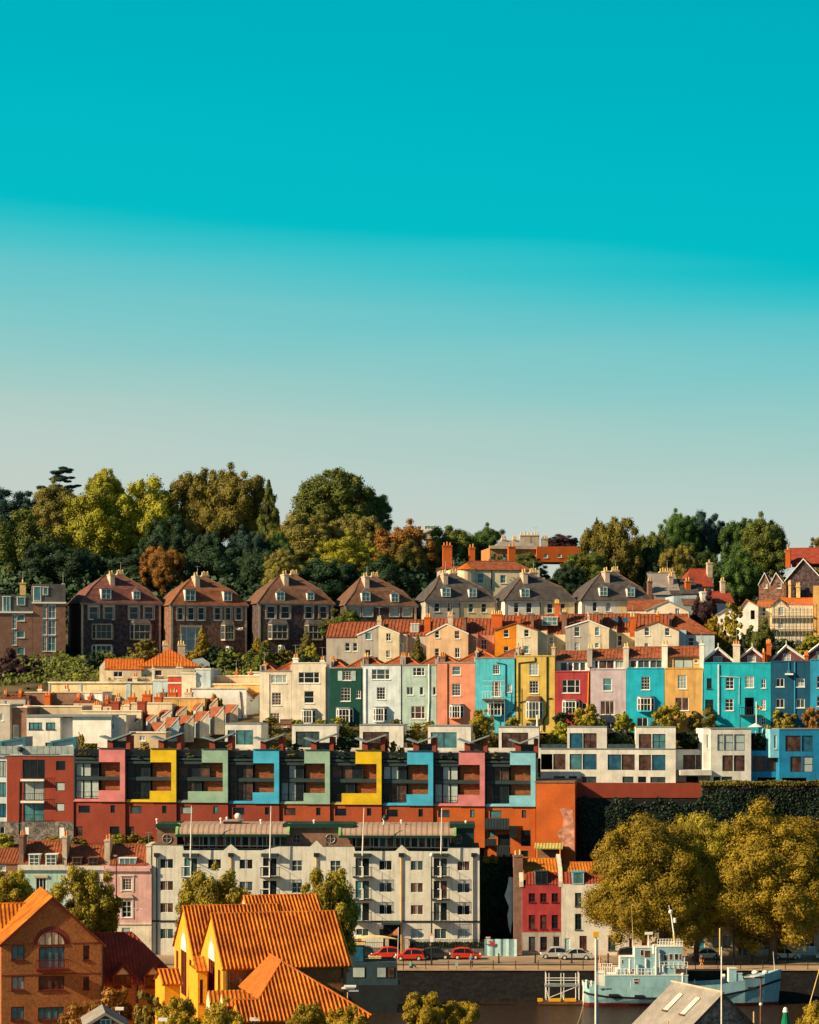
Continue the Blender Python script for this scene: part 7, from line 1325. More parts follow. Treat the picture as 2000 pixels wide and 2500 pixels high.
for d0_ in (1.9, 4.6):
    q = M(); o_ = Vector((xa, d0_, za)); p = [o_+vv*(Lr*.42)+nv*.1, o_+vv*(Lr*.80)+nv*.1]; w2 = Vector((0, .5, 0)); q.face([p[0], p[0]+w2, p[1]+w2, p[1]], G['lt']); 
    for s_ in (Vector((0, 0, 0)), w2): q.tube(p[0]+s_, p[1]+s_, .05, X['wf'], n=4)
    q.tube(p[1]-vv*.0, p[1]+w2, .08, BR['dress'], n=4); q.tube(p[0]-Vector((0, .15, 0)), p[0]+w2+Vector((0, .15, 0)), .08, X['rust'], n=4); q.build('skylight', b.root)
q = M(); q.tube((xb, -.3, zb2+.06), (xb, 7.8, zb2+.06), .10, BR['dress'], n=6); q.build('ridge_tiles', b.root)
b = B('small_glazed_gable', 'small grey gabled roof tip with glass below, at the bottom edge on the left', 'building', 208, 2600, 188, 10); tp = [(208, 2502), (257, 2472), (312, 2504)]; b.wall(208, 312, 2502, 2600, 5, T['slate'], [(245, 2488, 272, 2520, 'q', 'tl')], top=tp); b.perp(tp, 5, T['slatel'], over=.2)
for (x, yt, l_, Y_) in ((292, 2466, 'flat-headed lamp on a short post among the orange twigs', 200), (398, 2493, 'small round-topped grey bin-like vent at the bottom edge', 180), (621, 2492, 'small pale floodlight on the eave of the hipped roof', 186)):
    r_, H = pole('small_lamp', l_, x, yt, Y_, .04, X['steel'], zb=0, cat='lamp'); q = M(); q.box(-.35, .35, -.2, .2, H, H+.22, X['wf']); q.build('lamp_head', r_)
# ================================================================ masts and posts near the water
r_, H = pole('mooring_pole', 'tall white pole with an orange box at its top, left of the grey ship', 1455, 2287, 244, .12, X['whitem'], zb=0, r2=.10); q = M(); q.box(-.28, .28, -.25, .25, H-.05, H+.5, X['yb']); q.build('top_box', r_)
q = M(); q.tube((.2, .06, 0), (.2, .06, H-.3), .05, P['fblue'], .05, 6); q.build('cable', r_)
r_, H = pole('tall_mast', 'tall cream mast in front of the slate roofed gable', 1762, 2312, 180, .075, X['whitem'], zb=0); q = M(); q.tube((.0, 0, H-2.2), (.25, 0, H-2.2), .2, X['whitem']); q.tube((-.12, 0, H-.6), (-.12, 0, H+1.4), .06, X['potb'], n=5); q.build('mast_fitting', r_)
r_, H = pole('dark_lamp_post', 'dark post with a pale cap standing before the ship bow', 1858, 2386, 240, .12, X['rust'], zb=0, cat='lamp post'); q = M(); q.box(-.6, .35, -.1, .1, H-.1, H+.05, X['black']); q.ball((0, 0, H-2.7), .18, X['whitem']); q.build('lamp_head', r_)
pole('cream_post', 'short cream post top at the bottom edge right of the slate roof', 1841, 2470, 230, .11, X['potb'], zb=0, cat='post')
r_, H = pole('thin_spar', 'thin pale spar in front of the slate roof, lowest in the frame', 1632, 2493, 175, .06, X['potb'], zb=0, cat='spar')
pa = empty('closed_parasol', (W(1918, 2463, 215).x, 215, 0)); tag(pa, 'closed green parasol with a white tip near the bottom right corner', 'parasol'); H = W(0, 2463, 215).z; q = M(); q.tube((0, 0, 0), (0, 0, H-.3), .05, X['steel']); q.build('pole', pa); q = M(); q.tube((0, 0, H-2.6), (0, 0, H-.3), .62, X['gumb'], .2, 10); q.build('cloth', pa); q = M(); q.tube((0, 0, H-.3), (0, 0, H-.05), .26, X['wf'], .2, 10); q.ball((0, 0, H-.05), .2, X['wf']); q.build('cap', pa)
def rope(label, a, b_, r=.035, sag=.6, m=None):
    q = M(); a = Vector(a); b_ = Vector(b_); n = 10; pv = a
    for k in range(1, n+1): t = k/n; p = a.lerp(b_, t)-Vector((0, 0, sag*4*t*(1-t))); q.tube(pv, p, r, m or X['potb'], n=4); pv = p
    o = q.build('mooring_rope'); return tag(o, label, 'rope')
rope('slack mooring rope running from the ship stern down towards the bottom edge', W(1430, 2425, 297), W(1405, 2500, 262)+Vector((0, 0, -.5)), .04)
rope('taut stay line slanting up at the right edge of the frame', W(1972, 2470, 240), W(2006, 2350, 240), .05, 0)
# ================================================================ street furniture
for x, yt, yb_, Y_, l_ in ((1218, 2332, 2352, 309, 'first'), (1307, 2331, 2352, 309, 'second'), (1396, 2331, 2352, 309, 'third'), (1485, 2331, 2352, 309, 'fourth'), (1750, 2332, 2354, 309, 'fifth'), (1836, 2330, 2354, 309, 'sixth'), (1924, 2332, 2354, 309, 'seventh')):
    p = W(x, 0, Y_); r_ = empty('bollard', (p.x, Y_, 0)); tag(r_, l_+' black bollard from the left along the road edge', 'bollard', 'black bollards along the quay road'); q = M(); q.tube((0, 0, 0), (0, 0, .15), .16, X['black'], .14, 8); q.tube((0, 0, .15), (0, 0, 1.05), .1, X['black'], .08, 8); q.ball((0, 0, 1.12), .13, X['black']); q.build('post', r_); q = M(); q.tube((0, 0, .85), (.35, 0, .85), .03, X['black'], n=5); q.build('arm', r_)
rl = empty('quay_railing', (0, 301.7, 0)); tag(rl, 'thin dark railing with short posts along the top edge of the quay wall', 'railing')
q = M(); x0 = W(985, 0, 301.7).x
for k in range(20): x = x0+k*2.83; q.tube((x, 0, 0), (x, 0, 1.05), .05, X['black'], n=6); q.ball((x, 0, 1.08), .07, X['black'], 6, 4)
q.build('post', rl); q = M()
for k in range(19): a = Vector((x0+k*2.83, 0, .95)); b_ = a+Vector((2.83, 0, 0)); m_ = (a+b_)/2-Vector((0, 0, .12)); q.tube(a, m_, .012, X['black'], n=4); q.tube(m_, b_, .012, X['black'], n=4)
q.build('chain', rl)
def lamp(label, x, yt, Y, head='ball'):
    r_, H = pole('street_lamp', label, x, yt, Y, .11, X['black'], zb=0, cat='street lamp', r2=.06); q = M()
    if head == 'ball': q.ball((0, 0, H+.1), .28, X['wf'])
    else: q.box(-.35, .1, -.12, .12, H-.05, H+.12, X['steel'])
    q.build('lamp_head', r_); return r_
r_ = lamp('tall black street lamp with a white globe before the long flats', 1054, 2089, 306.5); q = M(); a = zf(2300, 306.5); c = zf(2279, 306.5); q.box(-.2, .22, -.14, -.1, a, c-.3, X['wf']); q.box(-.2, .22, -.142, -.098, c-.28, c, X['orangef']); q.build('sign', r_)
lamp('tall dark street lamp with a white head in front of the pale pink house', 284, 2090, 306.5, 'box')
lamp('slim dark lamp post standing under the big plane tree near the green shop', 1792, 2240, 306.5, 'box')
for i, x in enumerate((945, 993, 1192)):
    r_ = empty('brick_pier', (W(x, 0, 316.9).x, 316.9, .1)); tag(r_, ['tan brick gate pier behind the leftmost red car', 'tan brick gate pier above the second red car', 'tan brick gate pier beside the pale hoarding'][i], 'gate pier', 'tan gate piers before the flats'); q = M(); q.box(-.24, .24, -.24, .24, 0, 2.3, BR['dress']); q.build('pier', r_); q = M(); q.box(-.3, .3, -.3, .3, 2.302, 2.45, BR['dress']); q.build('cap', r_)
def fence(label, x0, x1, yt):
    r_ = B('iron_fence', label, 'fence', x0, 2331, 316.9, 0); a = r_.L(x0, 2331); c = r_.L(x1, yt); q = M(); q.box(a[0], c[0], -.12, .12, a[1], a[1]+.8, BR['gst']); q.build('low_wall', r_.root); q = M(); n = int((c[0]-a[0])/.22)
    for k in range(n+1): u = a[0]+(c[0]-a[0])*k/n; q.tube((u, 0, a[1]+.8), (u, 0, c[1]), .02, X['black'], n=4)
    for z in (a[1]+.9, c[1]-.05): q.tube((a[0], 0, z), (c[0], 0, z), .03, X['black'], n=4)
    q.build('railings', r_.root)
fence('black iron railings on a low wall between the two right gate piers', 998, 1187, 2294); fence('black iron railings left of the leftmost gate pier', 880, 940, 2300)
ground_cover('pier_hedge', 'dark low hedge behind the iron railings of the flats', W(1000, 0, 317.3).x, W(1185, 0, 317.3).x, 317.1, 317.5, .2, 1.9, LF['dark'], 5000, .1, seed=9, kind='stuff')
# ---------------- cars
def car(name, label, x0, x1, Y, paintm, kind='hatch', flip=False, z=-.02, glassm=None):
    xa = W(x0, 0, Y).x; xb = W(x1, 0, Y).x; Lc = xb-xa; root = empty(name, ((xa+xb)/2, Y, z), pi if flip else 0); tag(root, label, 'car', 'cars parked along the quay'); h = .47 if kind == 'sedan' else .5
    # profile with the nose at -x; heights in metres
    S = Lc; W2 = .86; low = [(-.5, .30), (-.5, .52), (-.485, .66), (-.40, .74), (-.24, .84), (.34 if kind == 'hatch' else .30, .90), (.46, .86 if kind == 'hatch' else .84), (.495, .62), (.5, .40), (.48, .26)]
    cab = [(-.26, .84), (-.12, 1.38), (-.02, 1.46), (.22, 1.47), (.40, 1.32), (.465, .9)] if kind == 'hatch' else [(-.26, .82), (-.11, 1.30), (-.02, 1.40), (.14, 1.39), (.24, 1.28), (.36, .88)]
    wx = (-.32, .31); wr = .31; q = M()
    def arch_(cx): return [(cx*S+(wr+.06)*cos(t), .27+(wr+.06)*sin(t)) for t in (pi*.98, pi*.8, pi*.6, pi*.4, pi*.2, pi*.02)]
    bot = [(-.48*S, .2)]+arch_(wx[0])+arch_(wx[1])+[(.47*S, .2)]; prof = [(x*S, y) for x, y in low]; outl = bot+prof[::-1]
    for sy in (-1, 1): q.face([(x, sy*W2, y) for x, y in (outl if sy < 0 else outl[::-1])], paintm)
    top_ = prof; 
    for a, b_ in zip(top_[:-1], top_[1:]):
        q.face([(a[0], -W2, a[1]), (a[0], W2, a[1]), (b_[0], W2, b_[1]), (b_[0], -W2, b_[1])], paintm)
    q.box(-.45*S, .44*S, -W2+.05, W2-.05, .2, .55, X['black'])
    cw = .66; c3 = [(x*S, y) for x, y in cab]
    roofp = c3[1:-1]
    for a, b_ in zip(roofp[:-1], roofp[1:]): q.face([(a[0], -cw, a[1]), (a[0], cw, a[1]), (b_[0], cw, b_[1]), (b_[0], -cw, b_[1])], paintm)
    for sy in (-1, 1):                         # pillars
        for (i, j) in ((0, 1), (4, 5)): q.tube((c3[i][0], sy*(W2-.06), c3[i][1]), (c3[j][0], sy*cw if j == 1 else sy*(W2-.06), c3[j][1]) if j == 1 else (c3[i][0], sy*cw, c3[i][1]), .05, paintm, n=4)
        q.tube((c3[4][0], sy*cw, c3[4][1]), (c3[5][0], sy*(W2-.06), c3[5][1]), .05, paintm, n=4); q.tube((.06*S, sy*(W2-.05), .86), (.05*S, sy*cw, 1.42), .04, paintm, n=4)
        for a, b_ in zip(c3[1:-1], c3[2:-1]): q.tube((a[0], sy*cw, a[1]), (b_[0], sy*cw, b_[1]), .05, paintm, n=4)
    body = q.build('body', root)
    gl = glassm or G['dk']
    for sy in (-1, 1):
        q = M(); pts = [(c3[0][0]+.1, W2-.06, c3[0][1]+.02)]+[(x, cw+.01, y-.03) for x, y in c3[1:-1]]+[(c3[-1][0]-.06, W2-.06, c3[-1][1])]; pts = [(x, sy*y, z_) for x, y, z_ in pts]; q.face(pts if sy > 0 else pts[::-1], gl); q.build('side_window', root)
    for (i, j, nm) in ((0, 1, 'windscreen'), (4, 5, 'rear_window')):
        q = M(); q.face([(c3[i][0], -(W2-.08 if i == 0 else cw-.02), c3[i][1]), (c3[j][0], -(cw-.02 if i == 0 else W2-.08), c3[j][1]), (c3[j][0], (cw-.02 if i == 0 else W2-.08), c3[j][1]), (c3[i][0], (W2-.08 if i == 0 else cw-.02), c3[i][1])], gl); q.build(nm, root)
    for cx in wx:
        for sy in (-1, 1):
            q = M(); q.tube((cx*S, sy*(W2-.2), .31), (cx*S, sy*(W2+.0), .31), wr, X['black'], n=16); w_ = q.build('wheel', root); q = M(); q.tube((cx*S, sy*(W2-.0), .31), (cx*S, sy*(W2+.02), .31), wr*.62, X['steel'], n=12)
            for k in range(5): q.tube((cx*S, sy*(W2+.025), .31), (cx*S+.2*cos(k*1.256), sy*(W2+.025), .31+.2*sin(k*1.256)), .03, X['whitem'], n=4)
            q.build('rim', w_)
    for sy in (-1, 1):
        q = M(); q.ball((-.485*S, sy*.62, .66), .13, X['wf'], 8, 5, .7); q.build('headlight', root); q = M(); q.box(.47*S, .5*S, sy*.6-.12, sy*.6+.12, .66, .8, X['redp']); q.build('tail_light', root)
    q = M(); q.box(-.51*S, -.495*S, -.6, .6, .34, .46, X['black']); q.build('grille', root)
    return root
def cp(n, c): 
    m = mat(n, c, rough=.28, var=.02, grain=.02, spec=.6); return m
RED = cp('red_car_paint', (.55, .03, .01)); SIL = cp('silver_car_paint', (.42, .42, .41)); WHI = cp('white_car_paint', (.70, .66, .58)); BLK = cp('black_car_paint', (.02, .022, .025))
car('parked_car', 'red estate-shaped car farthest left, half hidden by the houseboat bench', 907, 978, 314.6, RED); car('parked_car', 'bright red hatchback in the middle of the three red cars', 966, 1036, 312.4, RED); car('parked_car', 'dark black hatchback between two red cars', 1030, 1100, 314, BLK, flip=True); car('parked_car', 'red hatchback beside the gate pier and hoarding', 1103, 1174, 313.8, RED, flip=True)
car('parked_car', 'silver hatchback left one of the silver pair in front of the red house', 1320, 1384, 314.6, SIL); car('parked_car', 'silver saloon in front of the white quay house', 1363, 1446, 313.4, SIL, 'sedan'); car('parked_car', 'black car with red tail light partly hidden behind the ship', 1508, 1585, 314, BLK, flip=True)
car('parked_car', 'white saloon parked under the golden plane trees', 1680, 1762, 313.6, WHI, 'sedan'); car('parked_car', 'white hatchback right of the thick tree trunk', 1884, 1952, 313.6, WHI, flip=True); car('parked_car', 'white car cut by the right edge of the frame', 1990, 2064, 313.6, WHI)
car('parked_car', 'dark car with a glowing red tail light behind the houseboat', 862, 912, 315.4, BLK)
# ---------------- people (one skinned body each, clothes as children)
SK = mat('skin', (.45, .24, .16), var=.05, grain=.03)
def skin_obj(name, verts, edges, rad, m, parent, sub=1):
    me = bpy.data.meshes.new(name); me.from_pydata(verts, edges, []); o = bpy.data.objects.new(name, me); COL.objects.link(o); o.parent = parent
    md = o.modifiers.new('skin', 'SKIN'); md.use_smooth_shade = True
    for i, r in enumerate(rad): me.skin_vertices[0].data[i].radius = (r, r)
    me.skin_vertices[0].data[0].use_root = True; s_ = o.modifiers.new('sub', 'SUBSURF'); s_.levels = sub; s_.render_levels = sub; me.materials.append(m); return o
def person(label, x, Y, z, top, legs, hairm, pose='stand', rz=0, s=1.0):
    root = empty('person', (W(x, 0, Y).x, Y, z), rz); root.scale = (s, s, s); tag(root, label, 'person')
    if pose == 'stand': hip = .92; kn = [(-.1, -.02, .5), (.12, -.08, .5)]; ft = [(-.11, .06, .08), (.16, .05, .08)]; toe = [(-.11, -.1, .05), (.17, -.1, .05)]
    elif pose == 'walk': hip = .9; kn = [(.16, 0, .52), (-.05, 0, .5)]; ft = [(.28, 0, .08), (-.3, 0, .14)]; toe = [(.42, 0, .05), (-.18, 0, .05)]
    else: hip = .14; kn = [(.38, -.1, .42), (.40, .12, .38)]; ft = [(.62, -.1, .07), (.66, .12, .07)]; toe = [(.78, -.1, .05), (.82, .12, .05)]
    V = [(0, 0, hip), (0, 0, hip+.25), (0, 0, hip+.48), (0, 0, hip+.58), (0, -.01, hip+.72), (0, -.01, hip+.78)]; E = [(0, 1), (1, 2), (2, 3), (3, 4), (4, 5)]; Rd = [.15, .13, .15, .06, .105, .08]
    for sx in (-1, 1):
        k = len(V); V += [(sx*.17, 0, hip+.5), (sx*.24, .02, hip+.24), (sx*.24, -.08, hip+.0), (sx*.24, -.1, hip-.08), (sx*.22, -.12, hip-.16), (sx*.26, -.13, hip-.15), (sx*.2, -.15, hip-.1)]; E += [(2, k), (k, k+1), (k+1, k+2), (k+2, k+3), (k+3, k+4), (k+3, k+5), (k+3, k+6)]; Rd += [.07, .05, .04, .03, .012, .012, .012]
    for i in (0, 1): k = len(V); V += [((-.09 if i == 0 else .09) if pose != 'walk' else 0.01, 0 if pose != 'walk' else (-.08+.16*i), hip-.08 if pose != 'sit' else hip), kn[i], ft[i], toe[i]]; E += [(0, k), (k, k+1), (k+1, k+2), (k+2, k+3)]; Rd += [.1, .07, .045, .04]
    skin_obj('body', V, E, Rd, SK, root)
    skin_obj('top', [V[0], V[1], V[2]]+[(sx*a, b_, c) for sx in (-1, 1) for a, b_, c in ((.17, 0, hip+.5), (.25, .02, hip+.25))], [(0, 1), (1, 2), (2, 3), (3, 4), (2, 5), (5, 6)], [.16, .155, .16, .085, .065, .085, .065], top, root)
    kk = len(V)-8; skin_obj('trousers', [(0, 0, hip+.02), V[kk], V[kk+1], V[kk+2], V[kk+4], V[kk+5], V[kk+6]], [(0, 1), (1, 2), (2, 3), (0, 4), (4, 5), (5, 6)], [.15, .115, .085, .06, .115, .085, .06], legs, root)
    q = M(); c = V[4]; q.ball((0, .03, c[2]+.03), .118, hairm, 10, 6, 1); q.build('hair', root); q = M()
    for sx in (-1, 1): q.ball((sx*.04, -.105, c[2]+.0), .014, X['black'], 6, 4); q.ball((sx*.108, 0, c[2]-.01), .025, SK, 6, 4)
    q.ball((0, -.12, c[2]-.03), .02, SK, 6, 4); q.box(-.03, .03, -.112, -.1, c[2]-.07, c[2]-.06, X['redp']); q.build('face', root)
    return root
DK = mat('dark_cloth', (.02, .02, .03)); BLU = mat('blue_cloth', (.05, .22, .38)); TEA = mat('teal_cloth', (.05, .35, .38)); BRN = mat('brown_cloth', (.12, .05, .03)); ORC = mat('orange_cloth', (.7, .3, .06)); HB = mat('dark_hair', (.03, .015, .01)); HL = mat('light_hair', (.45, .28, .12))
person('person in a blue top standing at the quay edge', 1151, 303, 0, BLU, BRN, HL)
person('person dressed in black standing by the iron railings', 1052, 316.4, .1, DK, DK, HB)
person('person in teal sitting on the quay edge facing right', 1004, 303.2, 0, TEA, DK, HB, 'sit')
person('person in brown with bright orange trousers walking on the quay paving', 1713, 303.4, 0, BRN, ORC, HB, 'walk')
person('person in dark clothes standing beside the teal shop door', 1806, 316.6, .1, DK, DK, HB)
person('person sitting in shadow against the houseboat end of the quay', 848, 303.5, 0, DK, DK, HB, 'sit')
# bench on the quay
bn = B('quay_bench', 'cream slatted bench facing the water beside the leftmost red car', 'bench', 900, 2352, 303.6, 0); a = bn.L(900, 2342); c = bn.L(931, 2328)
q = M(); q.box(a[0], c[0], 0, .04, .75, .95, X['potb']); q.box(a[0], c[0], 0, .04, .5, .68, X['potb']); q.build('backrest', bn.root); q = M(); q.box(a[0], c[0], -.45, -.05, .42, .47, X['potb']); q.build('seat', bn.root)
for u in (a[0]+.15, c[0]-.2): q = M(); q.box(u, u+.1, -.42, .0, .0, .42, X['potb']); q.build('leg', bn.root)
pn = B('orange_pennant', 'orange triangular pennant on a thin pole above the leftmost red cars', 'flag', 971, 2340, 307, 0); a = pn.L(973, 2264); q = M(); q.tube((0, 0, 0), (a[0], 0, a[1]), .035, X['whitem'], n=5); q.build('pole', pn.root); q = M(); z0 = pn.L(972, 2284)[1]; t_ = pn.L(946, 2285); q.face([(a[0], 0, a[1]), (a[0]*.9, .02, z0), ((t_[0]+a[0])/2, .12, z0-.0), (t_[0], 0, t_[1]), ((t_[0]+a[0])/2, -.06, (z0+a[1])/2-.1)], X['orangef']); q.build('flag', pn.root)
def small_sign(label, x, y0, y1, Y, m, w_=.35):
    r_ = empty('small_notice', (W(x, 0, Y).x, Y, 0)); tag(r_, label, 'notice'); q = M(); z1, z0 = W(x, y0, Y).z, W(x, y1, Y).z; q.box(-w_/2, w_/2, -.02, .02, z0, z1, m); q.build('board', r_); q = M(); q.tube((0, .03, 0), (0, .03, z1), .03, X['black'], n=5); q.build('post', r_)
small_sign('pale blue notice board on the quay railing left of the person in blue', 1115, 2349, 2359, 301.9, X['tarp'])
pole('traffic_cone_post', 'small orange marker on the quay behind the tall white pole', 1465, 2330, 305, .2, X['orangef'], zb=0, cat='cone', r2=.03)
# ================================================================ the ship
SB = paint('ship_blue_grey', (.27, .47, .52), streak=.15, grain=.12); SW = X['whitem']; SD = mat('ship_dark_line', (.01, .012, .015)); SR = mat('ship_red_boot', (.20, .025, .02), var=.2)
YS = 298.4; sh = empty('ship', (W(1670, 0, YS).x, YS, -4)); tag(sh, 'pale blue-grey ship moored at the quay, raised bow to the right', 'ship')
sx = lambda px: W(px, 0, YS-2).x-sh.location.x
szz = lambda py: CZ+(HY-py)/F*(YS-2.2)+4
ST = [(1426, 1.2, 2437, 2424, 2400), (1440, 1.8, 2445, 2428, 2403), (1480, 2.1, 2452, 2434, 2409), (1560, 2.35, 2456, 2437, 2410), (1680, 2.35, 2457, 2438, 2408), (1760, 2.3, 2457, 2431, 2403), (1820, 1.9, 2457, 2420, 2393), (1870, 1.2, 2457, 2407, 2382), (1900, .45, 2457, 2399, 2373), (1912, .05, 2400, 2397, 2370)]
q = M(); hb = []
for (px, bw, kw, rb, sr) in ST:
    x = sx(px); hb.append([(x, bw*.55, -.6), (x-(.25 if px > 1850 else 0), bw*.86, max(0, szz(kw)*0+.42)), (x, bw, szz(rb)-.16), (x, bw+.04, szz(rb)-.05), (x, bw+.04, szz(rb)+.1), (x, bw*.98, szz(rb)+.12), (x+(.1 if px > 1880 else 0), bw*1.0, szz(sr))])
for i in range(len(hb)-1):
    for j, m in enumerate((SR, SB, SD, SD, SD, SB)):
        for s in (-1, 1):
            a, b_, c, d = hb[i][j], hb[i+1][j], hb[i+1][j+1], hb[i][j+1]; f = [(p[0], s*p[1], p[2]) for p in (a, b_, c, d)]; q.face(f if s < 0 else f[::-1], m)
a = hb[0]; q.face([(p[0], -p[1], p[2]) for p in a]+[(p[0], p[1], p[2]) for p in a[::-1]], P['chalk']); q.build('hull', sh)  # stern face in chalk white, sunlight put into its colour
q = M()
for i in range(len(hb)-1): a, b_ = hb[i][5], hb[i+1][5]; z0, z1 = hb[i][6][2]-.7, hb[i+1][6][2]-.7; q.face([(a[0], -a[1]*.95, z0), (b_[0], -b_[1]*.95, z1), (b_[0], b_[1]*.95, z1), (a[0], a[1]*.95, z0)], T['lead'])
q.build('deck', sh)
def sbox(name, x0, x1, y0, y1, w_, m, left=None, off=0, windows=(), n='cabin'):
    q = M(); q.box(sx(x0), sx(x1), -w_+off, w_+off, szz(y1), szz(y0), m); q.box(sx(x0)-.06, sx(x1)+.06, -w_-.05+off, w_+.05+off, szz(y0)+.003, szz(y0)+.07, SW); o = q.build(name, sh)
    if left: q = M(); q.box(sx(x0)-.06, sx(x0)-.003, -w_+off, w_+off, szz(y1), szz(y0), left); q.build('sunlit_end', o)  # left end painted white to look sunlit
    for (a_, b1, c_, d_) in windows:
        q = M(); q.box(sx(a_)-.05, sx(c_)+.05, -w_-.03+off, -w_-.003+off, szz(d_)-.05, szz(b1)+.05, SW); w2 = q.build('window', o); q = M(); q.box(sx(a_), sx(c_), -w_-.04+off, -w_-.031+off, szz(d_), szz(b1), G['br']); q.build('pane', w2)
    return o
sbox('deckhouse', 1478, 1680, 2383, 2416, 1.85, SB, windows=[(1548, 2391, 1560, 2395), (1549, 2397, 1559, 2403)]); sbox('aft_house', 1461, 1477.5, 2379, 2410, 1.5, P['chalk']); 
sbox('engine_casing', 1508, 1530, 2370, 2382, 1.0, SB, SW); sbox('upper_cabin', 1517, 1552, 2340, 2368, 1.0, SB, SW, windows=[(1520, 2346, 1523, 2355)]); sbox('chart_house', 1552, 1600, 2317, 2381, 1.1, SB, P['chalk'], windows=[(1566, 2322, 1573, 2335), (1576, 2323, 1590, 2340)]); sbox('wheelhouse', 1605, 1668, 2314, 2364, 1.4, SB, windows=[(1610, 2331, 1616, 2345), (1622, 2333, 1630, 2346), (1636, 2331, 1643, 2345), (1649, 2331, 1657, 2345), (1660, 2331, 1664, 2345)]); sbox('bridge_deck', 1598, 1679, 2364, 2382, 1.6, SB, windows=[(1650, 2367, 1677, 2379)]); sbox('bow_locker', 1784, 1802, 2369, 2402, .7, SB, P['chalk']); sbox('low_locker', 1803, 1816, 2381, 2400, .6, SB); sbox('winch_box', 1822, 1860, 2390, 2397, .8, T['slate'])
for (px, y0, y1, r) in ((1539, 2345, 2378, .16), (1579, 2345, 2366, .12), (1603, 2316, 2382, .16), (1598, 2312, 2330, .2), (1612, 2330, 2375, .05), (1620, 2360, 2374, .09), (1557, 2360, 2380, .1), (1668, 2380, 2400, .18), (1673, 2342, 2364, .15), (1655, 2354, 2363, .1), (1541, 2399, 2416, .12), (1433, 2396, 2412, .15), (1445, 2398, 2410, .13)):
    q = M(); q.tube((sx(px), -1.75 if y1 > 2370 or px == 1603 else -1.2, szz(y1)), (sx(px), -1.75 if y1 > 2370 or px == 1603 else -1.2, szz(y0)), r, SW, n=8); q.ball((sx(px), -1.75 if y1 > 2370 or px == 1603 else -1.2, szz(y0)), r*1.15, SW, 8, 5); q.build('vent_post', sh)
q = M()
def rail(x0, x1, y0, y1, w_, n, fl=True):
    for s in (-1, 1):
        for k in range(n+1): u = sx(x0)+(sx(x1)-sx(x0))*k/n; q.tube((u, s*w_, szz(y1)), (u, s*w_, szz(y0)), .035, SW, n=4)
        for t in (0, .5): z = szz(y0)+(szz(y1)-szz(y0))*t; q.tube((sx(x0), s*w_, z), (sx(x1), s*w_, z), .03, SW, n=4)
rail(1461, 1500, 2361, 2381, 1.5, 7); rail(1500, 1600, 2366, 2382, 1.8, 12); rail(1612, 1668, 2300, 2314, 1.3, 8); rail(1600, 1680, 2350, 2364, 1.75, 7)
q.build('guard_rail', sh)
q = M(); q.tube((sx(1588), 0, szz(2316)), (sx(1587), 0, szz(2283)), .09, SW); q.box(sx(1579), sx(1598), -.15, .15, szz(2286), szz(2280), SW); q.build('radar', sh)
q = M(); q.tube((sx(1653), 0, szz(2312)), (sx(1650), 0, szz(2285)), .22, X['potb'], .16); q.tube((sx(1651), 0, szz(2290)), (sx(1642), 0, szz(2228)), .13, SW, .08); q.ball((sx(1642), 0, szz(2230)), .28, SW); q.tube((sx(1640), 0, szz(2230)), (sx(1638), 0, szz(2214)), .05, SW); q.tube((sx(1653), -.2, szz(2256)), (sx(1652), -.2, szz(2245)), .2, SW, n=8); q.tube((sx(1640), 0, szz(2306)), (sx(1672), 0, szz(2303)), .06, SW); q.build('mast', sh)
q = M(); q.tube((sx(1551), 0, szz(2318)), (sx(1545), 0, szz(2205)), .05, X['potb'], .02, 5); q.build('aerial', sh)
q = M(); q.tube((sx(1898), 0, szz(2376)), (sx(1894), 0, szz(2328)), .05, SW, .03, 5); q.build('jack_staff', sh)
q = M(); q.ball((sx(1848), -.6, szz(2378)), .45, P['chalk'], 10, 6, .6); q.build('white_buoy', sh); q = M(); q.ball((sx(1873), -.5, szz(2378)), .4, P['chalk'], 10, 6, .7); q.build('white_buoy', sh)
q = M(); rn = random.Random(4); u = sx(1464)          # lettering-like name, too small to read
for wl in (5, 5):
    for k in range(wl): q.box(u, u+.1, -2.14, -2.1, szz(2416), szz(2413.5), SD); u += .14
    u += .12
nm_ = q.build('name_lettering', sh)
for (x0, x1, y0, y1) in ((1486, 1510, 2427, 2433), (1549, 1571, 2429, 2435), (1827, 1847, 2411, 2418)):
    q = M(); yy = 2.42 if x0 < 1800 else 1.98; q.box(sx(x0), sx(x1), -yy-.03, -yy+.25, szz(y1), szz(y0), SD); q.build('hull_plate', sh)
for px, yy in ((1760, 2387), (1736, 2393)):
    q = M(); q.tube((sx(px)-3, 0, szz(2408)), (sx(px)-3, 0, szz(yy+10)), .07, SW); q.build('stanchion', sh)
# pontoon with scaffold
pt = empty('work_pontoon', (W(1365, 0, 299).x, 299, -4)); tag(pt, 'low pontoon with yellow floats carrying an aluminium scaffold frame, left of the ship', 'pontoon')
px_ = lambda p: W(p, 0, 299).x-pt.location.x; pz = lambda y: CZ+(HY-y)/F*299+4
q = M(); q.box(px_(1316), px_(1432), -1, 1, pz(2450), pz(2443), X['rust']); q.build('raft', pt)
for a_, b1 in ((1340, 1368), (1378, 1405), (1312, 1324)): q = M(); q.box(px_(a_), px_(b1), -1.05, -.4, pz(2443)+.003, pz(2436), X['yb']); q.build('float', pt)
q = M()
for p in (1333, 1340, 1369, 1376, 1405, 1413):
    for y in ((-.8, .8) if p in (1333, 1413) else (-.8,)): q.tube((px_(p), y, pz(2440)), (px_(p), y, pz(2374)), .05, X['wf'], n=5)
for yy in (2386, 2392): q.tube((px_(1333), -.8, pz(yy)), (px_(1413), -.8, pz(yy)), .045, X['wf'], n=5)
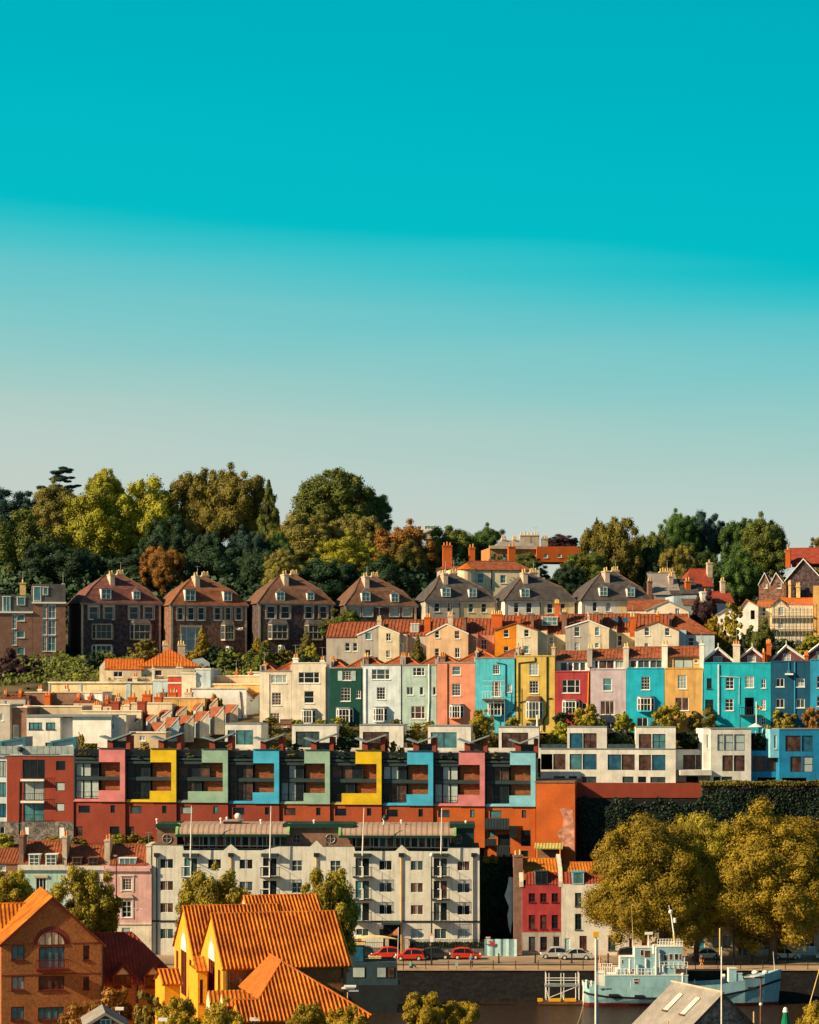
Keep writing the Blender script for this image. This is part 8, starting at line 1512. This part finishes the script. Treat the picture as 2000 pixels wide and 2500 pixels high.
q.tube((px_(1340), -.8, pz(2434)), (px_(1405), -.8, pz(2408)), .04, X['wf'], n=5); q.tube((px_(1331), -.8, pz(2405)), (px_(1340), -.8, pz(2438)), .05, X['wf'], n=5); q.tube((px_(1370), -.8, pz(2422)), (px_(1376), -.8, pz(2440)), .05, X['wf'], n=5); q.build('scaffold_frame', pt)
q = M(); q.box(px_(1330), px_(1415), -.9, .7, pz(2407), pz(2402), T['lead']); q.build('platform', pt)
# houseboat
DB = mat('houseboat_dark_blue', (.025, .05, .065), var=.2, grain=.2); DB2 = mat('houseboat_black_hull', (.010, .016, .02), var=.2)
YH = 293; hbt = empty('houseboat', (W(900, 0, YH).x, YH, -4)); tag(hbt, 'dark blue houseboat with square windows moored against the quay behind the orange roofs', 'houseboat'); hx = lambda p: W(p, 0, YH-2.2).x-hbt.location.x; hz = lambda y: CZ+(HY-y)/F*(YH-2.2)+4
q = M(); q.prism([(hx(760), -.5), (hx(968), -.5), (hx(976), hz(2405)), (hx(760), hz(2405))], -2.4, 2.4, DB2); q.build('hull', hbt); q = M(); q.prism([(hx(780), hz(2405)+.003), (hx(972), hz(2405)+.003), (hx(968), hz(2350)), (hx(780), hz(2350))], -2.1, 2.1, DB); cb_ = q.build('cabin', hbt)
for (a_, b1, g_) in ((862, 890, 'lt'), (921, 942, 'cu'), (948, 962, 'br'), (800, 830, 'cu')):
    q = M(); q.box(hx(a_)-.08, hx(b1)+.08, -2.16, -2.103, hz(2386)-.08, hz(2363)+.08, DB2); w_ = q.build('window', cb_); q = M(); q.box(hx(a_), hx(b1), -2.18, -2.161, hz(2386), hz(2363), G[g_]); q.build('pane', w_)
q = M(); q.box(hx(800), hx(890), -1.9, 1.6, hz(2350)+.003, hz(2308), DB); up = q.build('upper_cabin', hbt); q = M(); q.box(hx(796), hx(892), -2.1, 1.8, hz(2308)+.003, hz(2303), X['potb']); q.build('roof', up)
q = M(); 
for k in range(14): t0, t1 = k*pi/7, (k+1)*pi/7; q.tube((hx(851)+.25*cos(t0), -1.93, hz(2315)+.25*sin(t0)), (hx(851)+.25*cos(t1), -1.93, hz(2315)+.25*sin(t1)), .04, X['steel'], n=4)
q.build('porthole', up); q = M(); q.box(hx(868), hx(887), -1.95, -1.903, hz(2348), hz(2312), G['bl']); q.build('door', up)
cn = empty('upturned_canoe', (hbt.location.x+hx(905), YH-1.2, hbt.location.z+hz(2302)+.25)); tag(cn, 'long curved cream canoe lying on the houseboat roof', 'canoe'); q = M(); n = 14; prev = None
for k in range(n+1):
    t = k/n; x = -2.8+6.2*t; w_ = .4*sin(pi*min(1, max(.02, t)))**.6; zc = .25*sin(pi*t)+.05; ring = [(x, w_*cos(a_), zc+w_*.75*sin(a_)) for a_ in [i*pi/5 for i in range(6)]]
    if prev:
        for i in range(5): q.face([prev[i], ring[i], ring[i+1], prev[i+1]], mat('cream_hull_paint', (.72, .55, .22)))
    prev = ring
q.build('hull', cn, smooth=True)
cg = empty('white_roof_canister', (hbt.location.x+hx(872), YH-.6, hbt.location.z+hz(2303))); tag(cg, 'round white canister with bands on the houseboat roof beside the canoe', 'canister'); q = M(); q.tube((-.5, 0, .45), (.5, 0, .45), .42, X['wf'], n=14); q.build('drum', cg); q = M()
for u in (-.2, .15): q.tube((u, 0, .45), (u+.06, 0, .45), .44, X['rust'], n=14)
q.build('band', cg)
# ================================================================ gulls
def gull(label, px, py, Y, rz=0, s=1.0):
    p = W(px, py, Y); r_ = empty('gull', p, rz); r_.scale = (s, s, s); tag(r_, label, 'bird', 'gulls in flight'); q = M(); n = 8; prev = None
    prof = [(-.42, .01), (-.36, .05), (-.2, .10), (0, .12), (.2, .09), (.3, .07), (.38, .06), (.43, .02)]; V = []
    for (x, r) in prof:
        ring = [(x, r*cos(i*2*pi/n), r*.85*sin(i*2*pi/n)+(.02 if x > .25 else 0)) for i in range(n)]
        if prev:
            for i in range(n): q.face([prev[i], prev[(i+1) % n], ring[(i+1) % n], ring[i]], X['wf'])
        prev = ring
    for s_ in (-1, 1):
        w = [((.18, s_*.08, .04), (-.12, s_*.08, .04)), ((.22, s_*.4, .24), (-.08, s_*.4, .22)), ((.05, s_*.8, .2), (-.12, s_*.8, .18)), ((-.12, s_*1.05, .1), (-.18, s_*1.05, .1))]
        for a, b_ in zip(w[:-1], w[1:]):
            q.face([a[0], b_[0], b_[1], a[1]], X['wf']); q.face([tuple(Vector(p_)-Vector((0, 0, .02))) for p_ in (a[1], b_[1], b_[0], a[0])], X['wf'])
    q.face([(-.38, -.04, 0), (-.62, -.12, 0), (-.62, .12, 0), (-.38, .04, 0)], X['wf']); q.build('body', r_); q = M(); q.tube((.43, 0, .02), (.52, 0, 0), .018, X['yb'], .004); q.build('beak', r_)
gull('white gull gliding in front of the reddish-brown villa', 586, 1537, 380, .5, 1.35); gull('gull flying past the pale pink quay house', 334, 2222, 290, 1.2, .9)
